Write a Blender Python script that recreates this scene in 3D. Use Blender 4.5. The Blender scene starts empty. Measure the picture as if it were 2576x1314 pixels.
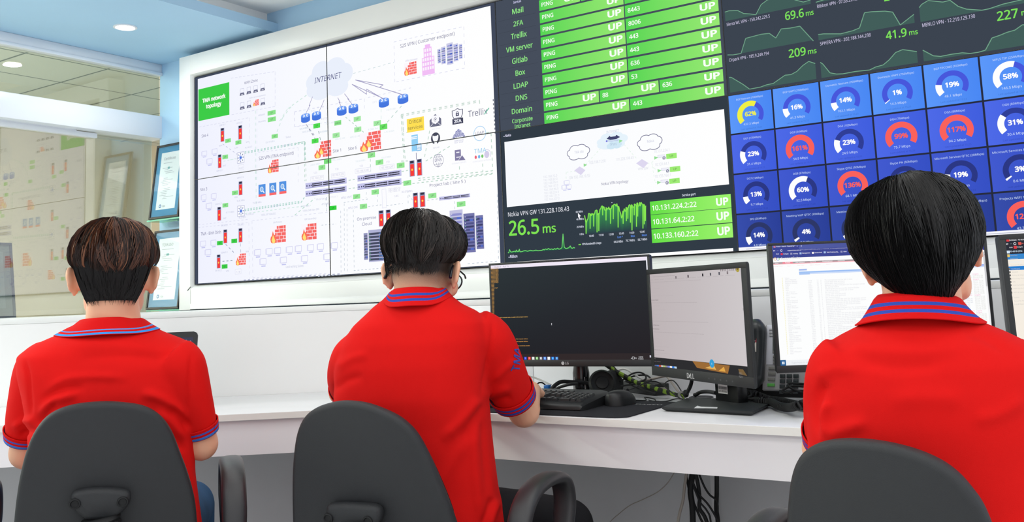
import bpy, bmesh, math, random
import numpy as np
from mathutils import Vector, Matrix, Euler

SC = bpy.context.scene
COL = SC.collection
random.seed(7)
RNG = np.random.default_rng(11)

# ---------------------------------------------------------------- camera
F_PX, PPY = 2324.06, 474.8           # focal length in pixels, row of the optical axis (2576 x 1314 frame)
YAW, PITCH, ROLL = -0.5843, 0.1140, -0.0406
CAM = np.array([4.2558, -3.2601, 1.0711])
_F = np.array([math.sin(YAW) * math.cos(PITCH), math.cos(YAW) * math.cos(PITCH), math.sin(PITCH)])
_R0 = np.array([math.cos(YAW), -math.sin(YAW), 0.0])
_U0 = np.cross(_R0, _F)
_R = math.cos(ROLL) * _R0 + math.sin(ROLL) * _U0
_U = -math.sin(ROLL) * _R0 + math.cos(ROLL) * _U0
cam_d = bpy.data.cameras.new('camera')
cam_o = bpy.data.objects.new('camera', cam_d)
COL.objects.link(cam_o)
cam_d.sensor_fit = 'HORIZONTAL'
cam_d.sensor_width = 36.0
cam_d.lens = 36.0 * F_PX / 2576.0
cam_d.shift_y = -(657.0 - PPY) / 2576.0
cam_d.clip_start = 0.05
cam_o.matrix_world = Matrix(((_R[0], _U[0], -_F[0], CAM[0]), (_R[1], _U[1], -_F[1], CAM[1]),
                             (_R[2], _U[2], -_F[2], CAM[2]), (0, 0, 0, 1)))
SC.camera = cam_o

# ---------------------------------------------------------------- world, exposure
SC.view_settings.view_transform = 'Standard'
SC.view_settings.look = 'None'
SC.view_settings.gamma = 1.0
SC.view_settings.exposure = 0.0
SC.view_settings.use_curve_mapping = False
SC.cycles.max_bounces = 8
SC.cycles.diffuse_bounces = 4
SC.cycles.glossy_bounces = 4
SC.cycles.transparent_max_bounces = 8
SC.cycles.use_denoising = True
SC.cycles.caustics_reflective = False
SC.cycles.caustics_refractive = False
wd = bpy.data.worlds.new('world')
SC.world = wd
wd.use_nodes = True
wd.node_tree.nodes['Background'].inputs[0].default_value = (0.95, 0.97, 1.0, 1)
wd.node_tree.nodes['Background'].inputs[1].default_value = 1.12

# ---------------------------------------------------------------- added fill lamps: unseen LED panels in the main ceiling (built below as things)
FILL_POWER = 4.2
FILL_PANELS = [(1.9, -1.5), (3.3, -1.5), (4.7, -1.5), (1.9, -2.9), (3.3, -2.9), (4.7, -2.9), (6.1, -1.5), (6.1, -2.9),
          (1.9, -4.3), (3.3, -4.3), (4.7, -4.3), (6.1, -4.3)]

# ---------------------------------------------------------------- from a measured row and column of the photograph to a place on a real plane
def ray(x, y):
    return _F + (x - 1288.0) / F_PX * _R - (y - PPY) / F_PX * _U
def on_z(x, y, z):
    d = ray(x, y); return CAM + d * ((z - CAM[2]) / d[2])
def on_y(x, y, Y):
    d = ray(x, y); return CAM + d * ((Y - CAM[1]) / d[1])
def on_x(x, y, X):
    d = ray(x, y); return CAM + d * ((X - CAM[0]) / d[0])
def on_p(x, y, P, n):
    d = ray(x, y); P = np.asarray(P, float); n = np.asarray(n, float)
    return CAM + d * (((P - CAM) @ n) / (d @ n))
def at(x, y, depth):
    return CAM + ray(x, y) * depth
def V(a):
    return np.asarray(a, float)
def nrm(a):
    a = V(a); return a / (np.linalg.norm(a) + 1e-12)

# ---------------------------------------------------------------- colours and materials
def lin(c):
    o = []
    for v in c[:3]:
        v = v / 255.0
        o.append(v / 12.92 if v <= 0.04045 else ((v + 0.055) / 1.055) ** 2.4)
    return tuple(o)
def mat(name, rgb, rough=0.5, spec=0.5, metal=0.0, noise=0.0, nscale=20.0, bump=0.0, bscale=200.0, coat=0.0, sss=0.0, sheen=0.0):
    m = bpy.data.materials.new(name); m.use_nodes = True
    nt = m.node_tree; b = nt.nodes['Principled BSDF']
    c = (*lin(rgb), 1)
    b.inputs['Base Color'].default_value = c
    b.inputs['Roughness'].default_value = rough
    b.inputs['Specular IOR Level'].default_value = spec
    b.inputs['Metallic'].default_value = metal
    b.inputs['Coat Weight'].default_value = coat
    if sheen:
        b.inputs['Sheen Weight'].default_value = sheen
    if sss:
        b.inputs['Subsurface Weight'].default_value = sss
        b.inputs['Subsurface Radius'].default_value = (0.012, 0.005, 0.003)
        b.inputs['Subsurface Scale'].default_value = 1.0
    tc = nt.nodes.new('ShaderNodeTexCoord')
    if noise:
        n = nt.nodes.new('ShaderNodeTexNoise'); n.inputs['Scale'].default_value = nscale; n.inputs['Detail'].default_value = 4
        nt.links.new(tc.outputs['Object'], n.inputs['Vector'])
        r = nt.nodes.new('ShaderNodeValToRGB')
        r.color_ramp.elements[0].position = 0.3; r.color_ramp.elements[1].position = 0.7
        r.color_ramp.elements[0].color = (*[v * (1 - noise) for v in c[:3]], 1)
        r.color_ramp.elements[1].color = (*[min(1, v * (1 + noise)) for v in c[:3]], 1)
        nt.links.new(n.outputs['Fac'], r.inputs['Fac']); nt.links.new(r.outputs['Color'], b.inputs['Base Color'])
    if bump:
        n2 = nt.nodes.new('ShaderNodeTexNoise'); n2.inputs['Scale'].default_value = bscale; n2.inputs['Detail'].default_value = 3
        nt.links.new(tc.outputs['Object'], n2.inputs['Vector'])
        bp = nt.nodes.new('ShaderNodeBump'); bp.inputs['Strength'].default_value = bump; bp.inputs['Distance'].default_value = 0.002
        nt.links.new(n2.outputs['Fac'], bp.inputs['Height']); nt.links.new(bp.outputs['Normal'], b.inputs['Normal'])
    return m
def emat(name, rgb, strength=1.0):
    m = bpy.data.materials.new(name); m.use_nodes = True
    nt = m.node_tree; nt.nodes.remove(nt.nodes['Principled BSDF'])
    e = nt.nodes.new('ShaderNodeEmission'); e.inputs[0].default_value = (*lin(rgb), 1); e.inputs[1].default_value = strength
    nt.links.new(e.outputs[0], nt.nodes['Material Output'].inputs[0])
    return m
def screen_mat(name, strength=1.0):
    """a lit display: every pixel gives off the colour stored for it"""
    m = bpy.data.materials.new(name); m.use_nodes = True
    nt = m.node_tree; nt.nodes.remove(nt.nodes['Principled BSDF'])
    a = nt.nodes.new('ShaderNodeAttribute'); a.attribute_name = 'pixel'
    e = nt.nodes.new('ShaderNodeEmission'); e.inputs[1].default_value = strength
    nt.links.new(a.outputs['Color'], e.inputs[0]); nt.links.new(e.outputs[0], nt.nodes['Material Output'].inputs[0])
    return m
def glass_mat(name, refl, tint=(240, 245, 242), rough=0.0):
    """clear pane: lets light straight through and mirrors a share of it"""
    m = bpy.data.materials.new(name); m.use_nodes = True
    nt = m.node_tree; nt.nodes.remove(nt.nodes['Principled BSDF'])
    t = nt.nodes.new('ShaderNodeBsdfTransparent'); t.inputs[0].default_value = (*lin(tint), 1)
    g = nt.nodes.new('ShaderNodeBsdfGlossy'); g.inputs['Roughness'].default_value = rough; g.inputs[0].default_value = (1, 1, 1, 1)
    mx = nt.nodes.new('ShaderNodeMixShader'); mx.inputs[0].default_value = refl
    nt.links.new(t.outputs[0], mx.inputs[1]); nt.links.new(g.outputs[0], mx.inputs[2])
    nt.links.new(mx.outputs[0], nt.nodes['Material Output'].inputs[0])
    return m

# ---------------------------------------------------------------- objects
def link(o, parent=None):
    COL.objects.link(o)
    if parent is not None:
        o.parent = parent
    return o
def tag(o, label=None, cat=None, group=None, kind=None):
    if label: o['label'] = label
    if cat: o['category'] = cat
    if group: o['group'] = group
    if kind: o['kind'] = kind
    return o
def thing(name, label, cat, loc=(0, 0, 0), group=None):
    o = bpy.data.objects.new(name, None); link(o)
    o.empty_display_size = 0.05
    o.location = Vector(loc)
    return tag(o, label, cat, group)
def put(name, mesh, mats, parent=None, smooth=40):
    """link a mesh given in world coordinates as one object; under a parent it keeps its place"""
    if not isinstance(mats, (list, tuple)): mats = [mats]
    for m in mats: mesh.materials.append(m)
    if smooth is not None and len(mesh.polygons):
        mesh.polygons.foreach_set('use_smooth', [True] * len(mesh.polygons))
        mesh.set_sharp_from_angle(angle=math.radians(smooth))
    o = bpy.data.objects.new(name, mesh); link(o, parent)
    if parent is not None:
        base = parent; off = Vector((0, 0, 0))
        while base is not None:
            off += base.location; base = base.parent
        mesh.transform(Matrix.Translation(-off))
    else:
        c = sum((Vector(v.co) for v in mesh.vertices), Vector()) / max(1, len(mesh.vertices))
        zmin = min(v.co.z for v in mesh.vertices)
        c.z = zmin
        mesh.transform(Matrix.Translation(-c)); o.location = c
    return o
def struct(name, mesh, mats, smooth=40, parent=None):
    o = put(name, mesh, mats, parent, smooth)
    if parent is None: o['kind'] = 'structure'
    return o

class MB:
    """collects polygons in world coordinates and builds one mesh"""
    def __init__(s): s.v = []; s.f = []; s.m = []; s.M = Matrix.Identity(4)
    def add(s, vs, fs, mi=0):
        n = len(s.v)
        s.v += [tuple(s.M @ Vector(p)) for p in vs]
        for f in fs: s.f.append([n + i for i in f]); s.m.append(mi)
    def bm(s, bm, mi=0):
        bm.verts.ensure_lookup_table()
        for i, v in enumerate(bm.verts): v.index = i
        s.add([tuple(v.co) for v in bm.verts], [[v.index for v in f.verts] for f in bm.faces], mi); bm.free()
    def box(s, a, b, bevel=0.0, seg=2, mi=0, R=None):
        """axis box between corners a and b, edges rounded by bevel"""
        a = Vector(a); b = Vector(b)
        bm = bmesh.new(); bmesh.ops.create_cube(bm, size=1)
        c = (a + b) / 2; d = b - a
        for v in bm.verts: v.co = Vector((v.co.x * d.x, v.co.y * d.y, v.co.z * d.z))
        if bevel:
            bmesh.ops.bevel(bm, geom=list(bm.edges), offset=bevel, segments=seg, affect='EDGES', profile=0.5)
        for v in bm.verts: v.co = v.co + c
        s.bm(bm, mi)
    def prism(s, pts, z0, z1, bevel=0.0, mi=0, frame=None):
        """polygon in a plane pushed from z0 to z1; frame = (O, U, Vv, N)"""
        bm = bmesh.new()
        lo = [bm.verts.new((p[0], p[1], z0)) for p in pts]; hi = [bm.verts.new((p[0], p[1], z1)) for p in pts]
        n = len(pts)
        bm.faces.new(lo[::-1]); bm.faces.new(hi)
        for i in range(n): bm.faces.new((lo[i], lo[(i + 1) % n], hi[(i + 1) % n], hi[i]))
        bmesh.ops.recalc_face_normals(bm, faces=bm.faces)
        if bevel:
            es = [e for e in bm.edges if abs(e.verts[0].co.z - e.verts[1].co.z) < 1e-9]
            bmesh.ops.bevel(bm, geom=es, offset=bevel, segments=2, affect='EDGES', profile=0.5)
        if frame is not None:
            O, U, W, N = [Vector(q) for q in frame]
            for v in bm.verts: v.co = O + U * v.co.x + W * v.co.y + N * v.co.z
        s.bm(bm, mi)
    def tube(s, pts, r, n=8, mi=0, cap=True, flat=None):
        """round bar along points; r a number or one per point"""
        P = [V(p) for p in pts]; k = len(P)
        rs = [r] * k if np.isscalar(r) else list(r)
        T = []
        for i in range(k):
            T.append(nrm(P[min(i + 1, k - 1)] - P[max(i - 1, 0)]))
        u = np.cross(T[0], [0, 0, 1.0]) if abs(T[0][2]) < 0.9 else np.cross(T[0], [1.0, 0, 0])
        u = nrm(u); vs = []
        for i in range(k):
            u = nrm(u - T[i] * (u @ T[i])); w = np.cross(T[i], u)
            for j in range(n):
                a = 2 * math.pi * j / n
                vs.append(tuple(P[i] + rs[i] * (math.cos(a) * u + math.sin(a) * w)))
        fs = []
        for i in range(k - 1):
            for j in range(n):
                fs.append((i * n + j, i * n + (j + 1) % n, (i + 1) * n + (j + 1) % n, (i + 1) * n + j))
        if cap:
            fs.append(tuple(range(n))[::-1]); fs.append(tuple((k - 1) * n + j for j in range(n)))
        s.add(vs, fs, mi)
    def rings(s, rings, mi=0, cap=True, closed=True):
        """skin over a list of equally long point rings"""
        n = len(rings[0]); vs = [tuple(p) for r in rings for p in r]; fs = []
        m = n if closed else n - 1
        for i in range(len(rings) - 1):
            for j in range(m):
                fs.append((i * n + j, i * n + (j + 1) % n, (i + 1) * n + (j + 1) % n, (i + 1) * n + j))
        if cap:
            fs.append(tuple(range(n))[::-1]); fs.append(tuple((len(rings) - 1) * n + j for j in range(n)))
        s.add(vs, fs, mi)
    def lathe(s, prof, C, axis=(0, 0, 1), n=24, mi=0):
        """profile (radius, height) turned about an axis through C"""
        A = nrm(axis); u = nrm(np.cross(A, [0, 0, 1.0]) if abs(A[2]) < 0.9 else np.cross(A, [1.0, 0, 0])); w = np.cross(A, u)
        rg = []
        for r, h in prof:
            rg.append([V(C) + A * h + max(r, 1e-5) * (math.cos(2 * math.pi * j / n) * u + math.sin(2 * math.pi * j / n) * w) for j in range(n)])
        s.rings(rg, mi)
    def ball(s, C, rad, R=None, seg=16, mi=0):
        bm = bmesh.new(); bmesh.ops.create_uvsphere(bm, u_segments=seg, v_segments=max(6, seg * 2 // 3), radius=1)
        rad = (rad,) * 3 if np.isscalar(rad) else rad
        for v in bm.verts:
            p = Vector((v.co.x * rad[0], v.co.y * rad[1], v.co.z * rad[2]))
            if R is not None: p = R @ p
            v.co = p + Vector(C)
        s.bm(bm, mi)
    def mesh(s, name='m', fix=True):
        me = bpy.data.meshes.new(name)
        me.from_pydata(s.v, [], s.f)
        me.polygons.foreach_set('material_index', s.m)
        me.update()
        if fix:
            bm = bmesh.new(); bm.from_mesh(me)
            bmesh.ops.recalc_face_normals(bm, faces=bm.faces); bm.to_mesh(me); bm.free()
        return me
    def build(s, name, mats, parent=None, smooth=40, fix=True):
        return put(name, s.mesh(name, fix), mats, parent, smooth)

def spline(pts, n=8):
    """Catmull-Rom through points"""
    P = [V(p) for p in pts]; P = [2 * P[0] - P[1]] + P + [2 * P[-1] - P[-2]]; out = []
    for i in range(1, len(P) - 2):
        for k in range(n):
            t = k / n; a, b, c, d = P[i - 1], P[i], P[i + 1], P[i + 2]
            out.append(0.5 * (2 * b + (c - a) * t + (2 * a - 5 * b + 4 * c - d) * t * t + (3 * b - a - 3 * c + d) * t ** 3))
    out.append(P[-2]); return out
def frame_of(U, W):
    U = nrm(U); N = nrm(np.cross(U, W)); W = np.cross(N, U); return U, W, N
# ================================================================ flat pictures: what a display shows, print on paper, lettering
_TXT = {}
def prefetch(strings):
    """outline meshes of the lettering (Blender's own font), all evaluated in one go"""
    todo = [k for k in dict.fromkeys(strings) if k not in _TXT]
    objs = []
    try: font = bpy.data.fonts.load(bpy.utils.system_resource('DATAFILES', path='fonts') + '/NotoSansMath-Regular.woff2', check_existing=True)
    except Exception: font = None                 # else Blender's built-in letters
    for s, bold in todo:
        cu = bpy.data.curves.new('t', 'FONT'); cu.body = s; cu.size = 1.0
        if font is not None: cu.font = font
        cu.resolution_u = 3
        o = bpy.data.objects.new('t', cu); COL.objects.link(o); objs.append((s, bold, o, cu))
    bpy.context.view_layer.update()
    dg = bpy.context.evaluated_depsgraph_get()
    for s, bold, o, cu in objs:
        me = bpy.data.meshes.new_from_object(o.evaluated_get(dg))
        vs = np.array([v.co[:2] for v in me.vertices]) if len(me.vertices) else np.zeros((0, 2))
        fs = [list(p.vertices) for p in me.polygons]
        if bold and len(vs):                       # heavier strokes: the outline repeated round itself
            w = .016 if bold == 1 else .032; dirs = [(1, 0), (-1, 0), (0, .7), (0, -.7)] if bold == 1 else [(1, 0), (-1, 0), (0, .8), (0, -.8), (.7, .6), (-.7, .6), (.7, -.6), (-.7, -.6)]
            n = len(vs); base = vs; fb = fs; vs = np.concatenate([base] + [base + np.array(d) * w for d in dirs]); fs = [[i + n * k for i in f] for k in range(len(dirs) + 1) for f in fb]
        _TXT[(s, bold)] = (vs, fs)
        bpy.data.meshes.remove(me); bpy.data.objects.remove(o); bpy.data.curves.remove(cu)

class Sheet:
    """polygons on a plane in plane coordinates, each with its colour(s) and layer"""
    def __init__(s, O, U, W):
        s.O = V(O); s.U, s.W, s.N = frame_of(U, W); s.items = []; s.texts = []; s.view = None
    def uv(s, x, y):
        """photo row/column -> place on this plane"""
        if s.view: x, y = s.view(x, y)
        P = on_p(x, y, s.O, s.N) - s.O
        return P @ s.U, P @ s.W
    def px(s, x, y): return s.uv(x, y)
    def uright(s, xl, yl, xr):
        """u where the level line through (xl, yl) reaches column xr"""
        u0, v0 = s.uv(xl, yl)
        if s.view: xr = s.view(xr, yl)[0]
        # column xr: solve for u on the line
        A = s.O + s.W * v0 - CAM; k = (xr - 1288.0) / F_PX
        return -(A @ _R - k * (A @ _F)) / (s.U @ _R - k * (s.U @ _F))
    def poly(s, pts, col, layer=1, cols=None): s.items.append((layer, [tuple(p) for p in pts], cols or [col] * len(pts)))
    def ruv(s, u0, v0, u1, v1, col, layer=1, col2=None):
        c2 = col2 or col
        s.poly([(u0, v0), (u1, v0), (u1, v1), (u0, v1)], col, layer, [col, c2, c2, col])
    def rect(s, xl, yt, xr, yb, col, layer=1, col2=None):
        u0, v1 = s.uv(xl, yt); v0 = s.uv(xl, yb)[1]; u1 = s.uright(xl, (yt + yb) / 2, xr)
        s.ruv(u0, v0, u1, v1, col, layer, col2); return u0, v0, u1, v1
    def lineuv(s, pts, w, col, layer=2, dash=None):
        for (a, b) in zip(pts[:-1], pts[1:]):
            a = V(a); b = V(b); L = np.linalg.norm(b - a)
            if L < 1e-6: continue
            t = (b - a) / L; n = V((-t[1], t[0])) * w / 2
            segs = [(0, L)] if not dash else [(q, min(L, q + dash[0])) for q in np.arange(0, L, dash[0] + dash[1])]
            for q0, q1 in segs:
                p, q = a + t * q0, a + t * q1
                s.poly([p - n, q - n, q + n, p + n], col, layer)
    def line(s, pts, w, col, layer=2, dash=None): s.lineuv([s.uv(*p) for p in pts], w, col, layer, dash)
    def frameuv(s, u0, v0, u1, v1, w, col, layer=2, dash=None):
        s.lineuv([(u0, v0), (u1, v0), (u1, v1), (u0, v1), (u0, v0)], w, col, layer, dash)
    def ell(s, c, ru, rv, col, layer=2, n=20, a0=0, a1=2 * math.pi):
        s.poly([(c[0] + ru * math.cos(a0 + (a1 - a0) * i / n), c[1] + rv * math.sin(a0 + (a1 - a0) * i / n)) for i in range(n + (0 if a1 - a0 > 6.28 else 1))], col, layer)
    def arc(s, c, r0, r1, a0, a1, col, layer=2, n=24):
        for i in range(n):
            p, q = a0 + (a1 - a0) * i / n, a0 + (a1 - a0) * (i + 1) / n
            s.poly([(c[0] + r * math.cos(a), c[1] + r * math.sin(a)) for r, a in ((r0, p), (r1, p), (r1, q), (r0, q))], col, layer)
    def textuv(s, st, u, v, h, col, width=None, align='l', bold=0, layer=4, shear=0.0, ang=0.0):
        s.texts.append((st, u, v, h, col, width, align, bold, layer, shear, ang))
    def text(s, st, xl, yl, xr, cap, col, bold=0, layer=4, shear=0.0):
        u, v = s.uv(xl, yl); v2 = s.uv(xl, yl - cap)[1]
        w = s.uright(xl, yl, xr) - u if xr is not None else None
        s.textuv(st, u, v, v2 - v, col, w, 'l', bold, layer, shear)
    def flush(s):
        prefetch([('H', 0)] + [(t[0], t[7]) for t in s.texts])
        capH = _TXT[('H', 0)][0][:, 1].max()
        for st, u, v, h, col, width, align, bold, layer, shear, ang in s.texts:
            vs, fs = _TXT[(st, bold)]
            if not len(vs): continue
            sc = h / capH; x0, x1 = vs[:, 0].min(), vs[:, 0].max()
            sx = width / (x1 - x0) if width else sc
            w = (x1 - x0) * sx
            off = {'l': 0, 'c': -w / 2, 'r': -w}[align]
            P = np.stack([(vs[:, 0] - x0) * sx + off + vs[:, 1] * sc * shear, vs[:, 1] * sc], 1)
            if ang: P = P @ np.array([[math.cos(ang), math.sin(ang)], [-math.sin(ang), math.cos(ang)]])
            P = P + (u, v)
            for f in fs: s.items.append((layer, [tuple(P[i]) for i in f], [col] * len(f)))
        s.texts = []
    def mesh(s, name, clip=None, eps=0.00025, base=0.0):
        """one mesh; clip = (u0, v0, u1, v1) keeps only what lies in that rectangle"""
        s.flush()
        vs, fs, cs = [], [], []
        for layer, pts, cols in s.items:
            if clip:
                pu = [p[0] for p in pts]; pv = [p[1] for p in pts]
                if max(pu) <= clip[0] or min(pu) >= clip[2] or max(pv) <= clip[1] or min(pv) >= clip[3]: continue
                if min(pu) < clip[0] or max(pu) > clip[2] or min(pv) < clip[1] or max(pv) > clip[3]:
                    pts, cols = clip_poly(pts, cols, clip)
                    if len(pts) < 3: continue
            n = len(vs); z = base + layer * eps
            for p in pts:
                vs.append(tuple(s.O + s.U * p[0] + s.W * p[1] + s.N * z))
            fs.append(list(range(n, n + len(pts))))
            cs += [(*lin(c), 1.0) for c in cols]
        me = bpy.data.meshes.new(name); me.from_pydata(vs, [], fs); me.update()
        at_ = me.color_attributes.new('pixel', 'FLOAT_COLOR', 'POINT')
        at_.data.foreach_set('color', np.array(cs, dtype=np.float32).ravel())
        return me
def clip_poly(pts, cols, clip):
    P = [(V(p), V(c)) for p, c in zip(pts, cols)]
    for ax, lim, sg in ((0, clip[0], 1), (0, clip[2], -1), (1, clip[1], 1), (1, clip[3], -1)):
        out = []
        for i in range(len(P)):
            a, b = P[i - 1], P[i]; da = (a[0][ax] - lim) * sg; db = (b[0][ax] - lim) * sg
            if (da >= 0) != (db >= 0):
                t = da / (da - db); out.append((a[0] + (b[0] - a[0]) * t, a[1] + (b[1] - a[1]) * t))
            if db >= 0: out.append(b)
        P = out
        if not P: break
    return [tuple(p[0]) for p in P], [tuple(p[1]) for p in P]
def crop(x0, y0, sc): return lambda x, y: (x0 + x / sc, y0 + y / sc)
# ================================================================ the video wall: eight displays, 4 x 2
DW, DH, ZB = 1.0254, 0.5784, 1.1933
M_white = mat('white_laminate', (230, 231, 230), 0.35, 0.4)
M_wallwhite = mat('white_paint', (240, 241, 240), 0.6, 0.3)
M_bezel = mat('display_bezel', (26, 28, 34), 0.45)
M_screen = screen_mat('lit_screen')

def sheet_wall(): return Sheet((0, 0, ZB), (1, 0, 0), (0, 0, 1))
# ---------------------------------------------------------------- left four: the network map
S1 = sheet_wall()
S1.ruv(0, 0, 2 * DW, 2 * DH, (66, 74, 92), 0)  # dark margin lifted: haze and reflections put into its glow
u0, v1 = S1.uv(497.8, 199.1); u1 = S1.uv(1245, 300)[0]; v0 = S1.uv(831, 695)[1] + 0.004
um = (u0 + u1) * 0.5
S1.ruv(u0, v0, um, v1, (240, 242, 255), 1, (251, 252, 255)); S1.ruv(um, v0, u1, v1, (251, 252, 255), 1, (255, 255, 255))
INK = (108, 108, 150); FAINT = (220, 222, 240); GREY = (186, 190, 218); GRN = (64, 205, 74); PALE = (140, 226, 140); TEAL = (206, 232, 224)
def up_label(S, x0, y0, x1, y1, c, txt='UP'):
    a = S.rect(x0, y0, x1, y1, c, 3)
    S.textuv(txt, (a[0] + a[2]) / 2, a[1] + (a[3] - a[1]) * 0.3, (a[3] - a[1]) * 0.42, tuple(int(q * 0.55) for q in c), None, 'c', 0, 4)
def tower(S, x0, y0, x1, y1):
    a = S.rect(x0, y0, x1, y1, (150, 152, 190), 3)
    u0, v0, u1, v1 = a; w, h = u1 - u0, v1 - v0
    S.ruv(u0 + w * .15, v0 + h * .83, u1 - w * .15, v1 - h * .02, (50, 52, 70), 4)
    S.ruv(u0 + w * .15, v0 + h * .03, u1 - w * .12, v0 + h * .77, (248, 62, 58), 4)
    S.ell((u0 + w * .5, v0 + h * .42), w * .16, h * .075, (255, 214, 80), 5, 8)
def firewall(S, x0, y0, x1, y1, flames=1):
    u0, v0, u1, v1 = S.rect(x0, y0, x1, y1, (252, 246, 252), 2)
    w, h = u1 - u0, v1 - v0; n = 5; R = (247, 108, 104); q = h / n
    for i in range(n):
        left = u0 + w * (0.30 if flames == 1 else [0.42, 0.34, 0.28, 0.22, 0.5][n - 1 - i]) if i > 1 or flames == 2 else u0 + w * .3
        if i == n - 1: left = u0 + w * .42
        x = left; k = 0
        xs = [left + w * (.28 if i % 2 else .14)]
        while xs[-1] < u1: xs.append(xs[-1] + w * .28)
        prev = left
        for e in xs:
            e = min(e, u1)
            if e - prev > w * .03: S.ruv(prev, v0 + q * i + q * .1, e - w * .025, v0 + q * (i + 1) - q * .04, R, 3)
            prev = e
    def flame(cx, cy, fw, fh):
        sh = [(-.5, .35), (-.36, .62), (-.28, .52), (-.08, 1.0), (.1, .7), (.3, .66), (.5, .3), (.42, .05), (.15, -.02), (-.2, 0), (-.42, .1)]
        S.poly([(cx + fw * a, cy + fh * b) for a, b in sh], (250, 118, 92), 4)
        sh2 = [(-.3, .25), (-.02, .68), (.2, .36), (.32, .2), (.2, 0), (-.1, 0)]
        S.poly([(cx + fw * a, cy + fh * b) for a, b in sh2], (255, 226, 120), 5)
    flame(u0 + w * .2, v0, w * .38, h * .72 if flames == 1 else h * .55)
    if flames == 2: flame(u0 + w * .42, v0 + h * .2, w * .34, h * .55)
def router(S, x0, y0, x1, y1):
    u0, v1 = S.uv(x0, y0); u1 = S.uright(x0, (y0 + y1) / 2, x1); v0 = S.uv(x0, y1)[1]
    c = ((u0 + u1) / 2, 0); ru = (u1 - u0) / 2; h = v1 - v0; rv = h * .23
    S.ell((c[0], v0 + rv), ru, rv, (70, 118, 222), 3); S.ruv(u0, v0 + rv, u1, v1 - rv, (72, 122, 226), 3)
    S.ell((c[0], v1 - rv), ru, rv, (112, 160, 245), 4)
    for a, b in ((-.4, .5), (.4, -.5), (-.4, -.5), (.4, .5)):
        S.lineuv([(c[0] + ru * a * 1.3, v1 - rv + rv * b), (c[0] + ru * a * .35, v1 - rv + rv * b * .3)], ru * .16, (235, 242, 255), 5)
def laptop_icon(S, x, y, w=52, h=72):
    u0, v0 = S.uv(x - w / 2, y + h / 2); u1 = S.uright(x - w / 2, y + h / 2, x + w / 2); v1 = S.uv(x - w / 2, y - h / 2)[1]
    h_ = v1 - v0; W = u1 - u0
    S.frameuv(u0 + W * .12, v0 + h_ * .4, u1 - W * .12, v1, W * .05, (188, 190, 218), 3)
    S.poly([(u0, v0), (u1, v0), (u1 - W * .12, v0 + h_ * .38), (u0 + W * .12, v0 + h_ * .38)], (108, 110, 136), 3)
    S.ruv(u0 + W * .3, v0 + h_ * .08, u1 - W * .3, v0 + h_ * .18, (225, 225, 240), 4)
def pc_icon(S, x0, y0, x1, y1):
    u0, v1 = S.uv(x0, y0); u1 = S.uright(x0, (y0 + y1) / 2, x1); v0 = S.uv(x0, y1)[1]; W = u1 - u0; H = v1 - v0; c = (214, 214, 242)
    S.frameuv(u0 + W * .14, v0 + H * .28, u1, v1, W * .07, c, 3); S.ruv(u0, v0 + H * .26, u0 + W * .12, v1, (226, 226, 248), 3)
    S.ruv(u0 + W * .3, v0, u1 - W * .08, v0 + H * .14, (196, 198, 240), 3)
def hub(S, x0, y0, x1, y1):
    u0, v0, u1, v1 = S.rect(x0, y0, x1, y1, (250, 251, 255), 2)
    S.frameuv(u0, v0, u1, v1, .0035, (196, 198, 222), 3); c = ((u0 + u1) / 2, (v0 + v1) / 2); r = (v1 - v0) * .4
    S.ell(c, r * .34, r * .34, (76, 118, 222), 4, 12)
    for k in range(8):
        a = math.pi / 4 * k; S.lineuv([(c[0] + r * .3 * math.cos(a), c[1] + r * .3 * math.sin(a)), (c[0] + r * math.cos(a), c[1] + r * math.sin(a))], r * .11, (92, 132, 226), 4)
        S.ell((c[0] + r * .95 * math.cos(a), c[1] + r * .95 * math.sin(a)), r * .13, r * .13, (70, 80, 120), 5, 6)
def switch(S, x0, y0, y1, x1, groups=3):
    u0, v1 = S.uv(x0, y0); v0 = S.uv(x0, y1)[1]; u1 = S.uright(x0, (y0 + y1) / 2, x1); w, h = u1 - u0, v1 - v0
    S.ruv(u0, v0, u1, v1, (198, 198, 236), 3); S.ruv(u0, v0, u1, v0 + h * .12, (160, 160, 208), 4)
    for k in (.025, .085, .13): S.ruv(u0 + w * k, v0 + h * .34, u0 + w * (k + .025), v0 + h * .6, (70, 70, 110), 4)
    s0 = .165; gw = (1 - s0 - .02) / groups
    for g in range(groups):
        for r in (.24, .58):
            n = 8
            S.ruv(u0 + w * (s0 + gw * g), v0 + h * r, u0 + w * (s0 + gw * (g + 1) - .02), v0 + h * (r + .2), (52, 52, 68), 4)
            for q in range(n): S.ruv(u0 + w * (s0 + gw * g + gw * q / n), v0 + h * (r + .09), u0 + w * (s0 + gw * g + gw * q / n + .008), v0 + h * (r + .2), (120, 120, 140), 5)
def rack(S, x0, y0, x1, y1, rows, base=(118, 120, 172), dark=(66, 68, 110)):
    u0, v0, u1, v1 = S.rect(x0, y0, x1, y1, base, 3); w, h = u1 - u0, v1 - v0
    for i in range(rows):
        a = v0 + h * (.06 + .9 * i / rows); b = a + h * .9 / rows * .62
        S.ruv(u0 + w * .08, a, u1 - w * .08, b, dark if i % 2 else tuple(int(q * 1.25) for q in dark), 4)
        if i % 3 == 0: S.ruv(u0 + w * .55, a, u1 - w * .15, b, (84, 108, 200), 5)
        S.ruv(u0 + w * .12, (a + b) / 2, u0 + w * .2, b, (110, 190, 150) if i % 2 else (200, 200, 225), 5)
def dash(S, pts, c=TEAL, w=.004, d=(.016, .016)): S.line(pts, w, c, 2, d)
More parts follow.
